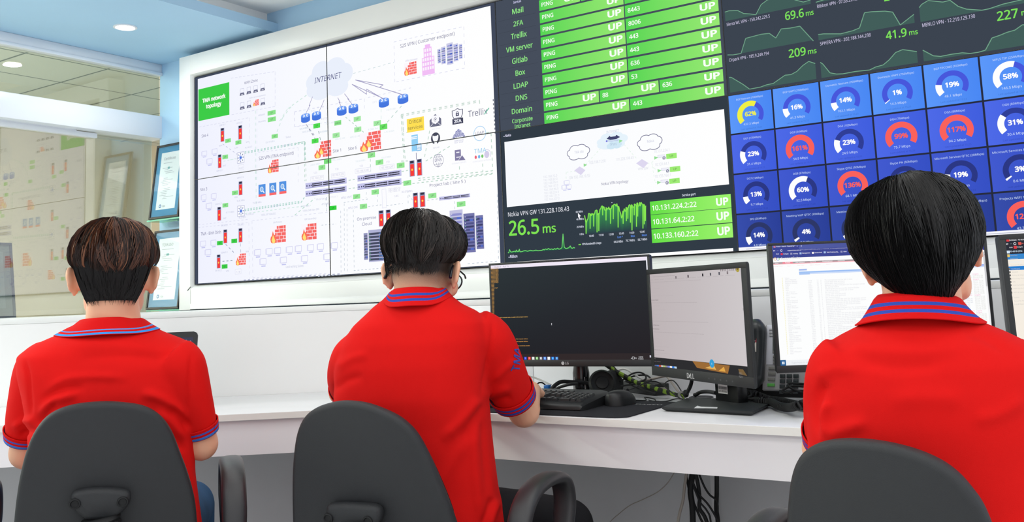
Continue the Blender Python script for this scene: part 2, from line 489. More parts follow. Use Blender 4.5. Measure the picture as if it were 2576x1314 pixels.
def cloud(S, cx, cy, w, h, col, layer=2):
    c = S.uv(cx, cy); ru = (S.uright(cx, cy, cx + w / 2) - c[0]); rv = S.uv(cx, cy - h / 2)[1] - c[1]
    for a, b, r, q in ((0, 0, .72, .72), (-.62, -.02, .36, .45), (-.3, .45, .42, .5), (.28, .5, .42, .48), (.64, .1, .36, .5), (.35, -.5, .45, .45), (-.35, -.55, .45, .42), (-.68, -.42, .28, .36)):
        S.ell((c[0] + ru * a, c[1] + rv * b), ru * r, rv * q, col, layer, 24)
    return c, ru, rv

# upper left crop
S1.view = crop(480, 150, 4.239)
S1.rect(80, 322, 660, 412, (66, 206, 74), 3) if False else None
a = S1.rect(82, 320, 412, 658, (62, 204, 72), 3)
S1.text('TMA network', 125, 462, 372, 40, (250, 255, 250), 2, 5); S1.text('topology', 163, 522, 328, 40, (250, 255, 250), 2, 5)
S1.text('WFH Zone', 572, 266, 715, 29, INK)
for x, y in ((548, 352), (620, 336), (693, 320), (767, 302), (550, 500), (622, 484), (770, 454)): laptop_icon(S1, x, y)
S1.text('WFH remote gateway', 625, 420, 800, 14, GREY)
firewall(S1, 663, 435, 730, 500)
dash(S1, [(430, 200), (900, 128), (900, 500), (430, 590)], FAINT, .003, (.02, .012))
dash(S1, [(90, 720), (625, 620), (625, 900)], FAINT, .003, (.02, .012)); dash(S1, [(690, 545), (690, 1314)], TEAL, .004); dash(S1, [(705, 545), (705, 1314)], FAINT, .003)
S1.text('PRIMARY', 722, 606, 795, 16, GREY); S1.text('Secondary', 722, 674, 800, 18, GREY)
up_label(S1, 820, 553, 906, 600, PALE); up_label(S1, 822, 622, 908, 670, PALE); up_label(S1, 863, 802, 930, 846, PALE)
S1.text('Site 4', 118, 832, 188, 30, INK)
for q in ((318, 735, 358, 880), (507, 707, 549, 855), (290, 1017, 328, 1160)): tower(S1, *q)
for x, y, t in ((308, 712, 'GW10.1'), (490, 690, 'GW10.252'), (276, 1198, 'GW10.9')): S1.text(t, x, y, x + 62, 17, GREY)
for x, y, t in ((302, 930, 'WAN'), (588, 890, 'WAN'), (343, 1143, 'DMZ'), (470, 952, 'LAN')): S1.text(t, x, y, x + 34, 16, GREY)
up_label(S1, 368, 850, 428, 892, PALE); up_label(S1, 477, 868, 540, 912, PALE); up_label(S1, 338, 1022, 398, 1066, PALE)
for q in ((112, 985, 172, 1050), (222, 960, 282, 1032), (165, 1065, 230, 1138)): pc_icon(S1, *q)
hub(S1, 497, 995, 570, 1110); S1.text('R.227', 516, 1170, 560, 18, GREY)
q = S1.rect(508, 1128, 566, 1182, (246, 247, 255), 2); S1.frameuv(*q, .002, FAINT, 3)
S1.text('Po.148.227', 580, 950, 655, 16, GREY)
for k in (0, 14): dash(S1, [(575, 1000 - k), (1215, 890 - k), (1218, 1070)], (176, 214, 206), .005, (.013, .012))
S1.text('236.81 MB/s', 975, 930, 1075, 16, GREY)
S1.text('S2S VPN (TMA endpoint)', 728, 1073, 1098, 34, INK)
firewall(S1, 820, 1080, 940, 1215)
dash(S1, [(340, 900), (500, 1015)], GREY, .003); dash(S1, [(420, 1070), (490, 1055)], TEAL, .003); dash(S1, [(350, 1085), (490, 1058)], TEAL, .003)
dash(S1, [(920, 770), (980, 620), (1080, 490), (1250, 370)], TEAL, .005); S1.text('Status', 1015, 840, 1068, 20, GREY)
dash(S1, [(1230, 690), (1330, 850)], (150, 150, 170), .004); dash(S1, [(1350, 700), (1390, 890)], (150, 170, 170), .004)
for x, y, t in ((1160, 752, '125.14 MB/s'), (1190, 785, '305.8 KB'), (1370, 785, '161.13 MB/s'), (800, 895, '83.19 MB/s')): S1.text(t, x, y, x + 96, 18, (196, 206, 226))
dash(S1, [(1105, 560), (1105, 715), (1300, 690)], FAINT, .003); dash(S1, [(1105, 560), (1445, 490)], FAINT, .003)
dash(S1, [(720, 990), (1145, 940), (1145, 1314)], FAINT, .003)
S1.text('0.4.1.9K', 1392, 645, 1462, 20, GREY)
# lower left crop
S1.view = crop(480, 430, 4.379)
S1.text('Site 3', 107, 224, 182, 31, INK)
for q in ((528, 120, 570, 271), (293, 402, 335, 552), (360, 650, 402, 800), (527, 637, 570, 790), (288, 926, 328, 1077)): tower(S1, *q)
up_label(S1, 455, 224, 520, 271, PALE); up_label(S1, 350, 361, 413, 406, PALE)
for q in ((290, 776, 353, 822), (448, 752, 512, 798), (342, 1034, 406, 1080)): up_label(S1, *q, GRN)
for q in ((110, 270, 170, 346), (222, 255, 282, 332), (165, 362, 232, 442), (100, 778, 165, 856), (215, 768, 280, 846), (152, 872, 222, 952)): pc_icon(S1, *q)
hub(S1, 515, 390, 593, 506)
for x, y, t in ((512, 88, 'GW10.14'), (272, 378, 'GW10.21'), (335, 614, 'GW 360.20'), (518, 606, 'GW 360.2'), (270, 1110, 'GW 360.22'), (532, 526, '6.229'), (335, 912, 'GW12')): S1.text(t, x, y, x + 72, 18, GREY)
for x, y, t in ((482, 302, 'WAN'), (357, 535, 'DMZ'), (388, 1115, 'VPN'), (606, 900, 'WAN')): S1.text(t, x, y, x + 34, 18, GREY)
S1.text('36.42 MB/s', 508, 342, 595, 18, GREY); S1.text('42.11 MB/s', 388, 470, 478, 18, GREY); S1.text('Po.209.227', 605, 492, 700, 18, GREY)
S1.text('22.19 MB/s', 880, 402, 985, 18, GREY); S1.text('109.6.247 Vlan262', 776, 498, 935, 20, GREY); S1.text('41.97 KB/s', 1212, 405, 1305, 20, GREY)
S1.text('109.6.248 Vlan 200', 1235, 452, 1415, 20, GREY); S1.text('150.94 MB/s', 683, 365, 780, 18, GREY); S1.text('109.6.247 (Gw)', 1380, 326, 1475, 18, GREY)
for x0, y0, x1, y1 in ((747, 155, 825, 290), (866, 138, 944, 273), (975, 122, 1054, 258)):
    u0, v0, u1, v1 = S1.rect(x0, y0, x1, y1, (86, 148, 226), 3); w, h = u1 - u0, v1 - v0
    S1.ruv(u0, v0, u1, v0 + h * .2, (250, 108, 108), 4); S1.arc((u0 + w * .45, v0 + h * .6), w * .18, w * .26, 0, 6.283, (226, 238, 250), 4, 14)
    S1.ell((u0 + w * .45, v0 + h * .6), w * .18, w * .18, (150, 190, 236), 4, 12); S1.lineuv([(u0 + w * .6, v0 + h * .48), (u0 + w * .82, v0 + h * .28)], w * .12, (240, 246, 252), 5)
S1.text('TMA - Binh Dinh', 112, 714, 333, 34, INK)
firewall(S1, 875, 615, 1052, 802); firewall(S1, 1217, 592, 1390, 770); firewall(S1, 495, 917, 610, 1044)
S1.text('GW Primary', 910, 580, 1005, 18, GREY); S1.text('GW Secondary', 1255, 545, 1385, 20, GREY)
for x, y in ((695, 872), (823, 860), (915, 852), (1046, 840), (1145, 830), (1280, 818), (1388, 808), (1541, 795), (755, 972), (980, 955), (1213, 938), (1458, 918)): pc_icon(S1, x, y, x + 76, y + 88)
S1.text('Local working Subnet', 1050, 1072, 1242, 26, GREY)
dash(S1, [(595, 440), (1215, 350), (1260, 280)], (176, 214, 206), .006, (.012, .010)); dash(S1, [(595, 425), (1205, 335)], (186, 222, 214), .005, (.012, .010))
dash(S1, [(600, 470), (1320, 380)], TEAL, .004); dash(S1, [(1145, 490), (1370, 300)], (176, 216, 200), .004); dash(S1, [(720, 0), (720, 440)], TEAL, .004)
dash(S1, [(385, 810), (490, 915)], (150, 160, 190), .004); dash(S1, [(548, 800), (552, 915)], (180, 184, 205), .004); dash(S1, [(350, 997), (482, 988)], (150, 165, 180), .004)
dash(S1, [(1495, 290), (1495, 445)], (180, 190, 205), .004); dash(S1, [(85, 595), (640, 535)], FAINT, .003); dash(S1, [(85, 625), (640, 570), (645, 1200)], FAINT, .003)
dash(S1, [(680, 550), (1430, 465), (1520, 455)], FAINT, .003); dash(S1, [(675, 550), (685, 1180), (1530, 1130)], FAINT, .003); dash(S1, [(585, 1205), (1664, 1135)], (160, 166, 196), .004)
q = S1.rect(490, 1085, 555, 1140, (247, 248, 255), 2); S1.frameuv(*q, .002, FAINT, 3); S1.text('7.1 M', 500, 1125, 545, 20, GREY)
up_label(S1, 1528, 390, 1607, 438, (52, 208, 62))
# upper right crop
S1.view = crop(700, 0, 3.864)
c, ru, rv = cloud(S1, 492, 765, 470, 390, (234, 240, 252), 2)
S1.text('INTERNET', 352, 812, 610, 52, (78, 80, 130), 0, 5, 0.22)
S1.text('S2S VPN ( Customer endpoint)', 1187, 466, 1715, 33, (112, 112, 150))
S1.text('VPN gateway', 1237, 606, 1355, 20, (200, 196, 228)); firewall(S1, 1222, 620, 1348, 742)
u0, v1 = S1.uv(1393, 445); v0 = S1.uv(1393, 740)[1]; u1 = S1.uright(1393, 600, 1518); w, h = u1 - u0, v1 - v0; PK = (242, 190, 246)
S1.ruv(u0 + w * .28, v1 - h * .12, u0 + w * .7, v1, PK, 3); S1.ruv(u0 + w * .16, v0 + h * .5, u1 - w * .2, v1 - h * .1, PK, 3); S1.ruv(u0, v0, u1, v0 + h * .58, PK, 3)
for r in range(5):
    for k in range(3 if r > 2 else 5):
        x = u0 + w * ((.22 + .2 * k) if r > 2 else (.05 + .19 * k)); y = v0 + h * (.16 + .15 * r)
        S1.ruv(x, y, x + w * .13, y + h * .1, (252, 244, 254), 4)
for q in ((1547, 480, 1580, 620), (1583, 460, 1628, 628), (1635, 425, 1700, 636), (1702, 430, 1750, 602), (1755, 432, 1790, 577)): rack(S1, *q, 7, (206, 206, 232), (130, 132, 176))
dash(S1, [(1125, 408), (1805, 258), (1812, 662), (1135, 800), (1125, 408)], FAINT, .003); dash(S1, [(730, 715), (1125, 605)], (206, 222, 226), .003)
ZL = (160, 156, 196)
for pts in ([(718, 820), (860, 918), (858, 866), (1022, 962)], [(750, 778), (1022, 826), (985, 850), (1210, 922)], [(335, 940), (300, 1030), (312, 1020), (272, 1098)], [(448, 970), (420, 1040), (428, 1020), (400, 1080)],
            [(580, 950), (605, 1000), (590, 990), (612, 1032)], [(645, 912), (690, 970), (675, 960), (718, 1012)], [(718, 820), (1030, 962)], [(750, 778), (1215, 922)]): S1.line(pts, .0032, ZL, 4)
for q in ((222, 1112, 310, 1202), (328, 1092, 417, 1180), (570, 1042, 665, 1134), (683, 1020, 778, 1112), (977, 962, 1078, 1055), (1160, 925, 1265, 1020)): router(S1, *q)
for x, y, t in ((318, 1090, 'ISP1'), (655, 1025, 'ISP2'), (918, 1005, 'ISP3')): S1.text(t, x, y, x + 40, 16, FAINT)
u0, v0, u1, v1 = S1.rect(1250, 1160, 1418, 1293, (255, 224, 84), 3)
S1.text('Critical', 1273, 1206, 1393, 36, (122, 108, 70), 0, 5); S1.text('services', 1263, 1265, 1405, 30, (122, 108, 70), 0, 5)
u0, v1 = S1.uv(1470, 1132); v0 = S1.uv(1470, 1240)[1]; u1 = S1.uright(1470, 1190, 1585); w, h = u1 - u0, v1 - v0; DK = (110, 112, 136)
S1.poly([(u0, v0), (u1, v0), (u1, v0 + h * .62), (u0 + w * .5, v1 + h * .12), (u0, v0 + h * .62)], DK, 3)
S1.poly([(u0 + w * .18, v0 + h * .45), (u0 + w * .5, v0 + h * .2), (u1 - w * .18, v0 + h * .45), (u1 - w * .18, v1 - h * .02), (u0 + w * .18, v1 - h * .02)], (250, 250, 255), 4)
S1.arc((u0 + w * .5, v0 + h * .62), w * .1, w * .13, 0, 5.5, DK, 5, 14); S1.ell((u0 + w * .5, v0 + h * .62), w * .05, w * .05, DK, 5, 10)
S1.lineuv([(u0, v0), (u0 + w * .36, v0 + h * .36)], w * .03, (250, 250, 255), 5); S1.lineuv([(u1, v0), (u1 - w * .36, v0 + h * .36)], w * .03, (250, 250, 255), 5)
u0, v1 = S1.uv(1687, 1062); v0 = S1.uv(1692, 1215)[1]; u1 = S1.uright(1687, 1140, 1797); w, h = u1 - u0, v1 - v0; DK = (84, 86, 112)
sh = [(0, .9), (.25, .9), (.5, 1.0), (.75, .9), (1, .9), (1, .6), (.85, .36), (.15, .36), (0, .6)]
S1.poly([(u0 + w * a, v0 + h * b) for a, b in sh], DK, 3); S1.poly([(u0 + w * (.5 + (a - .5) * .88), v0 + h * (.64 + (b - .64) * .88)) for a, b in sh], (250, 250, 255), 4)
S1.ruv(u0 + w * .36, v0 + h * .5, u0 + w * .64, v0 + h * .7, DK, 5); S1.arc((u0 + w * .5, v0 + h * .7), w * .07, w * .12, 0, math.pi, DK, 5, 10); S1.ell((u0 + w * .5, v0 + h * .61), w * .045, w * .045, (250, 250, 255), 6, 8)
S1.ruv(u0 + w * .03, v0, u1, v0 + h * .35, (66, 68, 92), 5); S1.textuv('2FA', u0 + w * .52, v0 + h * .08, h * .2, (240, 242, 250), w * .68, 'c', 2, 7)
S1.text('Trellix', 1848, 1140, 2035, 60, (96, 98, 128)); S1.line([(2005, 1112), (2050, 1050)], .005, (120, 196, 170), 5)
for pts in ([(1195, 1115), (1960, 975)], [(1195, 1130), (1962, 990)], [(1195, 1115), (1205, 1314)], [(1210, 1120), (1218, 1314)], [(1955, 975), (1962, 1040)]): dash(S1, pts, (196, 216, 206), .004)
dash(S1, [(2090, 965), (2110, 1314)], (120, 124, 140), .005, (.009, .009)); dash(S1, [(1200, 1030), (1050, 1200)], (186, 214, 206), .004); dash(S1, [(1000, 1060), (1000, 1170)], TEAL, .003)
dash(S1, [(275, 1215), (350, 1314)], (160, 164, 180), .004); dash(S1, [(275, 925), (90, 1060), (0, 1200)], TEAL, .004)
dash(S1, [(160, 1085), (470, 1035), (470, 1190), (160, 1235), (160, 1085)], FAINT, .003); dash(S1, [(510, 1020), (838, 960), (840, 1090)], FAINT, .003); dash(S1, [(872, 950), (1290, 855)], FAINT, .003)
# middle right crop
S1.view = crop(740, 230, 4.954)
for q in ((240, 408, 325, 466), (220, 597, 305, 654)): up_label(S1, *q, (84, 220, 84))
up_label(S1, 502, 372, 588, 430, PALE, 'Status')
for q in ((743, 322, 832, 382), (480, 526, 568, 586), (750, 452, 838, 514), (990, 374, 1083, 436)): up_label(S1, *q, (164, 234, 164))
up_label(S1, 1067, 416, 1162, 484, (104, 224, 100))
for q in ((918, 770, 1010, 834), (1017, 860, 1112, 923), (1280, 897, 1377, 962), (305, 925, 390, 985), (1362, 1117, 1460, 1180)): up_label(S1, *q, (150, 230, 148))
up_label(S1, 372, 848, 465, 908, (124, 222, 124))
firewall(S1, 248, 640, 468, 842, 2); firewall(S1, 815, 530, 1088, 762, 2)
S1.text('Site 1', 485, 766, 585, 38, INK); S1.text('Site 6', 676, 736, 782, 38, INK)
u0, v0, u1, v1 = S1.rect(1462, 548, 1545, 752, (146, 208, 246), 3); w, h = u1 - u0, v1 - v0
S1.ruv(u0, v1 - h * .16, u1 - w * .12, v1 - h * .1, (246, 250, 255), 4); S1.ruv(u0, v1 - h * .26, u1 - w * .12, v1 - h * .2, (246, 250, 255), 4)
u0, v0, u1, v1 = S1.rect(1527, 660, 1585, 742, (226, 240, 252), 4); S1.frameuv(u0, v0, u1, v1, .004, (130, 190, 236), 5); S1.textuv('VPN', (u0 + u1) / 2, v0 + .006, .009, (110, 170, 220), None, 'c', 0, 6)
c = S1.uv(1763, 585); r = S1.uv(1763, 512)[1] - c[1]
S1.ell(c, r * .98, r, (72, 74, 92), 3, 28); S1.poly([(c[0] + r * a, c[1] + r * b) for a, b in ((-.62, .56), (-.25, .4), (.25, .4), (.62, .56), (.62, .1), (.5, -.35), (.25, -.55), (.3, -1.02), (-.3, -1.02), (-.25, -.55), (-.5, -.35), (-.62, .1))], (251, 252, 255), 4)
S1.text('GITLAB', 1733, 716, 1810, 17, GREY); S1.text('Mail server', 1720, 482, 1822, 15, FAINT)
c = S1.uv(2052, 535); r = S1.uv(2052, 480)[1] - c[1]; NV = (92, 96, 168)
for a, b, q in ((-.02, .75, .42), (-.55, .45, .4), (.55, .45, .4), (-1.05, -.2, .42), (1.05, -.2, .42), (-1.4, -.55, .3), (1.4, -.55, .3), (.62, -.1, .55), (-.62, -.1, .55), (0, .12, .72)):
    S1.ell((c[0] + r * a, c[1] + r * b), r * (q + .05), r * (q + .05), (240, 242, 255), 4, 18); S1.ell((c[0] + r * a, c[1] + r * b), r * q, r * q, NV, 4, 18)
S1.text('OWNCLOUD', 1998, 630, 2112, 17, (150, 152, 204)); S1.text('BOX - ERDB', 2002, 652, 2108, 15, (170, 172, 214))
c = S1.uv(2314, 525); r = S1.uv(2314, 430)[1] - c[1]; S1.arc(c, r * .9, r, 0, 6.2832, (178, 216, 246), 3, 36); S1.text('LDAP', 2258, 545, 2368, 36, (122, 124, 158))
c = S1.uv(1797, 862); r = S1.uv(1797, 780)[1] - c[1]; LN = (112, 112, 152)
S1.arc(c, r * .94, r, 0, 6.2832, LN, 3, 32)
for k in (.38,): 
    for i in range(24):
        a0, a1 = 2 * math.pi * i / 24, 2 * math.pi * (i + 1) / 24; S1.lineuv([(c[0] + r * k * math.cos(a0), c[1] + r * math.sin(a0)), (c[0] + r * k * math.cos(a1), c[1] + r * math.sin(a1))], r * .05, LN, 3)
for b in (.55, -.55): S1.lineuv([(c[0] - r * .82, c[1] + r * b), (c[0] + r * .82, c[1] + r * b)], r * .05, LN, 3)
S1.lineuv([(c[0], c[1] - r), (c[0], c[1] + r)], r * .05, LN, 3); S1.ruv(c[0] - r * .8, c[1] - r * .32, c[0] + r * .8, c[1] + r * .32, (252, 252, 255), 4); S1.text('DNS', 1756, 880, 1840, 38, LN, 0, 5)
u0, v0, u1, v1 = S1.rect(2002, 735, 2080, 866, (134, 128, 166), 3); S1.ruv(u0 + .008, v1 - .014, u1 - .008, v1 - .009, (246, 246, 252), 4); S1.ruv(u0 + .008, v0 + .012, u0 + .03, v0 + .016, (246, 246, 252), 4)
a, b, d = S1.uv(2050, 862), S1.uv(2137, 855), S1.uv(2095, 797); S1.poly([(a[0] - .004, a[1] - .003), (b[0] + .004, b[1] - .003), (d[0], d[1] + .006)], (251, 251, 255), 4); S1.poly([a, b, d], (126, 120, 160), 5)
S1.text('DOMAIN SERVER', 1970, 912, 2148, 16, FAINT); S1.text('CORPORATE INTRANET', 2228, 890, 2470, 17, FAINT)
S1.text('TMA', 2246, 778, 2398, 56, (150, 206, 238), 0, 5)
for x, y, cc in ((2265, 822, (238, 100, 120)), (2307, 815, (112, 184, 236)), (2347, 808, (120, 200, 110))): S1.ell(S1.uv(x, y), .0062, .0078, cc, 5, 12)
S1.ell(S1.uv(2402, 787), .0135, .016, (214, 206, 234), 4, 16); S1.arc(S1.uv(2402, 787), .02, .022, -.6, 2.0, (190, 190, 226), 4, 14)
tower(S1, 1437, 868, 1503, 1066); tower(S1, 1527, 850, 1595, 1056); S1.line([(1523, 765), (1525, 850)], .003, INK, 3)
switch(S1, 142, 1146, 1216, 655); switch(S1, 142, 1244, 1314, 655); switch(S1, 790, 1052, 1124, 1338); switch(S1, 790, 1156, 1230, 1338)
S1.text('Project lab ( Site 5 )', 1690, 1192, 2137, 36, (120, 120, 158))
for x, y, t, w in ((215, 1100, '192.168.9.231', 140), (470, 1062, '192.168.9.226', 150), (775, 1012, '192.168.9.248', 155), (1083, 968, '192.168.9.247', 155), (1175, 1235, '192.168.9.10', 150)): S1.text(t, x, y, x + w, 24, (190, 190, 220))
for x, y, w in ((205, 1068, 165), (463, 1030, 170), (762, 972, 195), (1070, 930, 180)):
    q = S1.rect(x, y, x + w, y + 52, (252, 252, 255), 2); S1.frameuv(*q, .002, FAINT, 3)
for x, y, t in ((245, 1030, '1/25'), (512, 985, '1/30'), (817, 945, '1/30'), (1148, 895, '1/19')): S1.text(t, x, y, x + 42, 24, (196, 196, 226))
for x, y, t in ((205, 930, '228.81 MB/s'), (470, 870, '100.2 GB/s'), (768, 885, '150.94 MB/s'), (1090, 840, '423.97 MB/s'), (515, 610, '6957.5.145'), (700, 585, '6957.5.145'), (920, 490, '100 N'), (1128, 520, '6.16.161024'), (310, 522, '50.33 MB/s'), (395, 415, '40.11 MB/s'), (68, 482, '125.14 MB/s'), (1150, 245, '10 Sat 70.02 MB/s')):
    S1.text(t, x, y, x + 120, 20, (206, 222, 232))
for pts in ([(1335, 300), (1370, 875)], [(1352, 305), (1385, 860)], [(1335, 870), (1430, 868)], [(1340, 1000), (1420, 985)], [(640, 320), (880, 520)], [(680, 1110), (790, 1092)], [(680, 1212), (790, 1200)], [(330, 625), (340, 640)], [(950, 840), (955, 1000)],
            [(1340, 1140), (1430, 1128)], [(1545, 1085), (2475, 990)], [(1550, 1110), (2478, 1020)], [(1475, 1150), (2478, 1030)], [(2455, 520), (2475, 990)], [(2060, 935), (2062, 1000)], [(2350, 900), (2352, 1000)], [(1690, 490), (1620, 850)], [(1400, 515), (1500, 480)],
            [(2395, 515), (2450, 508)], [(1640, 870), (1940, 685)], [(135, 625), (0, 655)], [(140, 630), (150, 1120)], [(125, 640), (135, 1120)]): dash(S1, pts, (186, 214, 200), .004, (.014, .013))
# lower right crop
S1.view = crop(800, 430, 4.379)
for q in ((590, 212, 672, 266), (387, 262, 465, 314), (462, 370, 542, 423), (1215, 252, 1305, 306), (1530, 343, 1625, 400)): up_label(S1, *q, (150, 230, 148))
switch(S1, 1335, 288, 328, 1676); tower(S1, 1045, 247, 1103, 410); tower(S1, 1120, 240, 1182, 402); tower(S1, 668, 440, 725, 616); tower(S1, 747, 432, 803, 606)
S1.text('On-premise', 433, 550, 642, 33, (128, 128, 168)); S1.text('Cloud', 487, 606, 592, 33, (128, 128, 168))
rack(S1, 503, 688, 550, 982, 9, (150, 152, 192), (88, 90, 116)); rack(S1, 728, 700, 800, 965, 9, (150, 152, 192), (88, 90, 116))
u0, v0, u1, v1 = S1.rect(555, 655, 725, 1006, (176, 178, 214), 4); w, h = u1 - u0, v1 - v0
for i in range(9):
    b = v0 + h * (.04 + i * .1); S1.ruv(u0 + w * .04, b, u1 - w * .02, b + h * .066, (72, 76, 100), 5)
    for k in range(3): S1.ruv(u0 + w * (.7 + .09 * k), b + h * .02, u0 + w * (.76 + .09 * k), b + h * .045, (96, 146, 226), 6)
    S1.ruv(u0 + w * .07, b + h * .02, u0 + w * .12, b + h * .045, (90, 200, 130), 6)
rack(S1, 1450, 440, 1602, 960, 11, (196, 196, 226), (116, 118, 166)); rack(S1, 1602, 475, 1732, 905, 11); rack(S1, 1736, 495, 1825, 865, 10)
S1.text('MPLS VNPT', 258, 312, 376, 24, (190, 190, 222)); S1.text('MPLS CMC', 336, 422, 442, 22, (190, 190, 222)); S1.text('192.168.6.10', 778, 240, 905, 24, (200, 200, 226)); S1.text('1/85', 842, 292, 888, 22, (200, 200, 226))
S1.text('36.47 MB/s', 922, 245, 1042, 22, (190, 190, 222)); S1.text('(Director )', 120, 302, 215, 22, FAINT); S1.text('47.51 KB/s', 42, 380, 145, 22, GREY)
for pts in ([(40, 600), (200, 585)], [(285, 350), (555, 310)], [(290, 360), (292, 1130)], [(320, 420), (325, 1120)], [(250, 440), (255, 1120)], [(390, 430), (400, 1100)], [(660, 260), (655, 380)], [(555, 395), (700, 375)], [(990, 215), (995, 370)], [(1000, 265), (1040, 320)], [(1205, 325), (1330, 308)],
            [(1505, 335), (1510, 440)], [(0, 1165), (300, 1140)], [(395, 1100), (730, 1070)], [(1650, 1025), (1985, 995)], [(1975, 260), (1990, 990)], [(755, 385), (935, 360)], [(535, 235), (530, 300)], [(85, 300), (95, 460)]): dash(S1, pts, (196, 206, 218), .003, (.012, .012))
q = S1.rect(705, 205, 752, 412, (252, 252, 255), 2); S1.frameuv(*q, .002, FAINT, 3); S1.text('192.168.0.214', 742, 402, None, 20, FAINT) if False else None
S1.view = None

# ---------------------------------------------------------------- third column: service states (upper), one customer's tunnel (lower)
S2 = sheet_wall()
x0 = 2 * DW; x1 = 3 * DW
S2.ruv(x0, DH, x1, 2 * DH, (70, 78, 92), 0); S2.ruv(x0, 0, x1, DH, (50, 60, 70), 0)  # dark page tones carry the haze and reflections over the display
S2.view = crop(1240, 0, 3.755)
LG_ = (142, 226, 130); W_ = (250, 255, 248); BG0 = (86, 214, 84); BG1 = (152, 234, 116)
for st, xl, yl, xr, cap in (('Mail', 184, 137, 290, 48), ('2FA', 195, 252, 288, 45), ('Trellix', 172, 374, 322, 50), ('VM server', 126, 500, 378, 48), ('Gitlab', 183, 606, 328, 50), ('Box', 215, 718, 307, 48), ('LDAP', 197, 842, 333, 48), ('DNS', 217, 955, 326, 48), ('Domain', 180, 1080, 372, 48), ('Corporate', 183, 1166, 377, 38), ('Intranet', 206, 1216, 356, 36)):
    S2.text(st, xl, yl, xr, cap, LG_, 1)
S2.text('Services', 195, 36, 268, 22, (206, 206, 240), 1)
uL = S2.uv(441, 122)[0]; v1 = S2.uv(441, 122)[1]; v9 = S2.uv(489, 1172)[1]; hb = v1 - S2.uv(445, 222)[1]; pitch = (v1 - hb - v9) / 8.0
uR = S2.uright(489, 1120, 2184); uM = S2.uright(474, 836, 1271); uS = S2.uright(484, 1010, 1002); uS2 = S2.uright(484, 1010, 1567); u00 = S2.uright(437, 60, 820)
for k in range(-3, 9):
    top = v1 - pitch * k; bot = top - hb; g = .0045
    if top > DH * 2: continue
    if k == 7: cuts = [(uL, uS, 'PING'), (uS + g, uS2, '88'), (uS2 + g, uR, '636')]
    elif k == -1: cuts = [(uL, u00, 'PING'), (u00 + g, uM, '443'), (uM + g, uR, '25')]
    else: cuts = [(uL, uM, 'PING'), (uM + g, uR, {0: '8443', 1: '8443', 2: '8006', 3: '443', 4: '443', 5: '636', 6: '53', 8: '443'}.get(k, '443'))]
    for a, b, t in cuts:
        um_ = (a + b) / 2; mid = tuple((p + q) // 2 for p, q in zip(BG0, BG1))
        S2.ruv(a, bot, b, top, BG0, 2, BG1)
        S2.textuv(t, a + .012, bot + hb * .34, hb * .37, W_, None, 'l', 1, 4)
        S2.textuv('UP', b - .012, bot + hb * .30, hb * .52, W_, .062, 'r', 2, 4)
    S2.lineuv([(x0 + .01, bot - .004), (uL - .02, bot - .004)], .0012, (60, 66, 78), 2)
S2.view = crop(1240, 300, 3.552)
WH = (255, 255, 255)
S2.text('Nokia', 112, 160, 163, 22, (226, 226, 250), 1); S2.line([(96, 152), (101, 158), (106, 151)], .002, (226, 226, 250), 4)
u0, vt = S2.uv(103, 205); vb = S2.uv(127, 787)[1]; u1 = S2.uright(127, 700, 2104)
S2.ruv(u0, vb, u1, vt, (248, 250, 254), 2, WH)
def cloud_line(S, cx, cy, w, h, col):
    c = S.uv(cx, cy); ru = (S.uright(cx, cy, cx + w / 2) - c[0]); rv = S.uv(cx, cy - h / 2)[1] - c[1]
    bl = ((-.62, -.02, .36, .45), (-.3, .45, .42, .5), (.28, .5, .42, .48), (.64, .1, .36, .5), (.35, -.5, .45, .45), (-.35, -.55, .45, .42))
    for a, b, r, q in bl: S.ell((c[0] + ru * a, c[1] + rv * b), ru * r + .003, rv * q + .003, col, 3, 24)
    for a, b, r, q in bl + ((0, 0, .72, .72),): S.ell((c[0] + ru * a, c[1] + rv * b), ru * r, rv * q, (253, 254, 255), 4, 24)
cloud_line(S2, 763, 295, 200, 128, (128, 128, 156)); cloud_line(S2, 1400, 207, 220, 138, (128, 128, 156))
cloud(S2, 1065, 192, 285, 150, (230, 243, 252), 3); cloud(S2, 1085, 232, 140, 70, (208, 232, 246), 4)
S2.text('INTERNET', 1015, 128, 1128, 22, (196, 206, 226)); S2.text('IPsec', 1050, 238, 1108, 24, (168, 190, 214), 0, 6)
S2.text('TMA site', 730, 310, 812, 24, (196, 200, 222), 0, 6); S2.text('Nokia', 1380, 212, 1440, 24, (196, 200, 222), 0, 6)
c = S2.uv(1077, 164); S2.poly([(c[0] - .03, c[1] - .002), (c[0] - .016, c[1] + .009), (c[0] - .012, c[1] + .004), (c[0] + .01, c[1] + .004), (c[0] + .014, c[1] + .009), (c[0] + .03, c[1] - .002), (c[0] + .014, c[1] - .008), (c[0] - .014, c[1] - .008)], (66, 70, 110), 6)
S2.line([(1020, 192), (1125, 182)], .002, (168, 188, 226), 6); S2.line([(1022, 202), (1125, 190)], .002, (168, 188, 226), 6); S2.ell(S2.uv(1018, 197), .004, .004, (110, 110, 220), 6, 8)
for pts in ([(1150, 200), (1290, 360)], [(1015, 205), (830, 405)], [(740, 465), (655, 475), (655, 550)], [(1380, 398), (1420, 390), (1455, 345)], [(1420, 395), (1440, 440), (1480, 460)], [(1425, 420), (1450, 565), (1480, 565)]): dash(S2, pts, (172, 226, 186), .003, (.009, .008))
for x, y in ((828, 410), (1145, 195), (1460, 345), (1490, 460), (1486, 566)): c = S2.uv(x, y); S2.poly([(c[0] - .008, c[1] - .007), (c[0] - .008, c[1] + .007), (c[0] + .008, c[1])], (150, 222, 150), 5)
for x, y in ((778, 462), (1335, 398)): c = S2.uv(x, y); S2.poly([(c[0] - .026, c[1] + .004), (c[0], c[1] + .018), (c[0] + .026, c[1]), (c[0] + .004, c[1] - .018)], (222, 216, 240), 5)
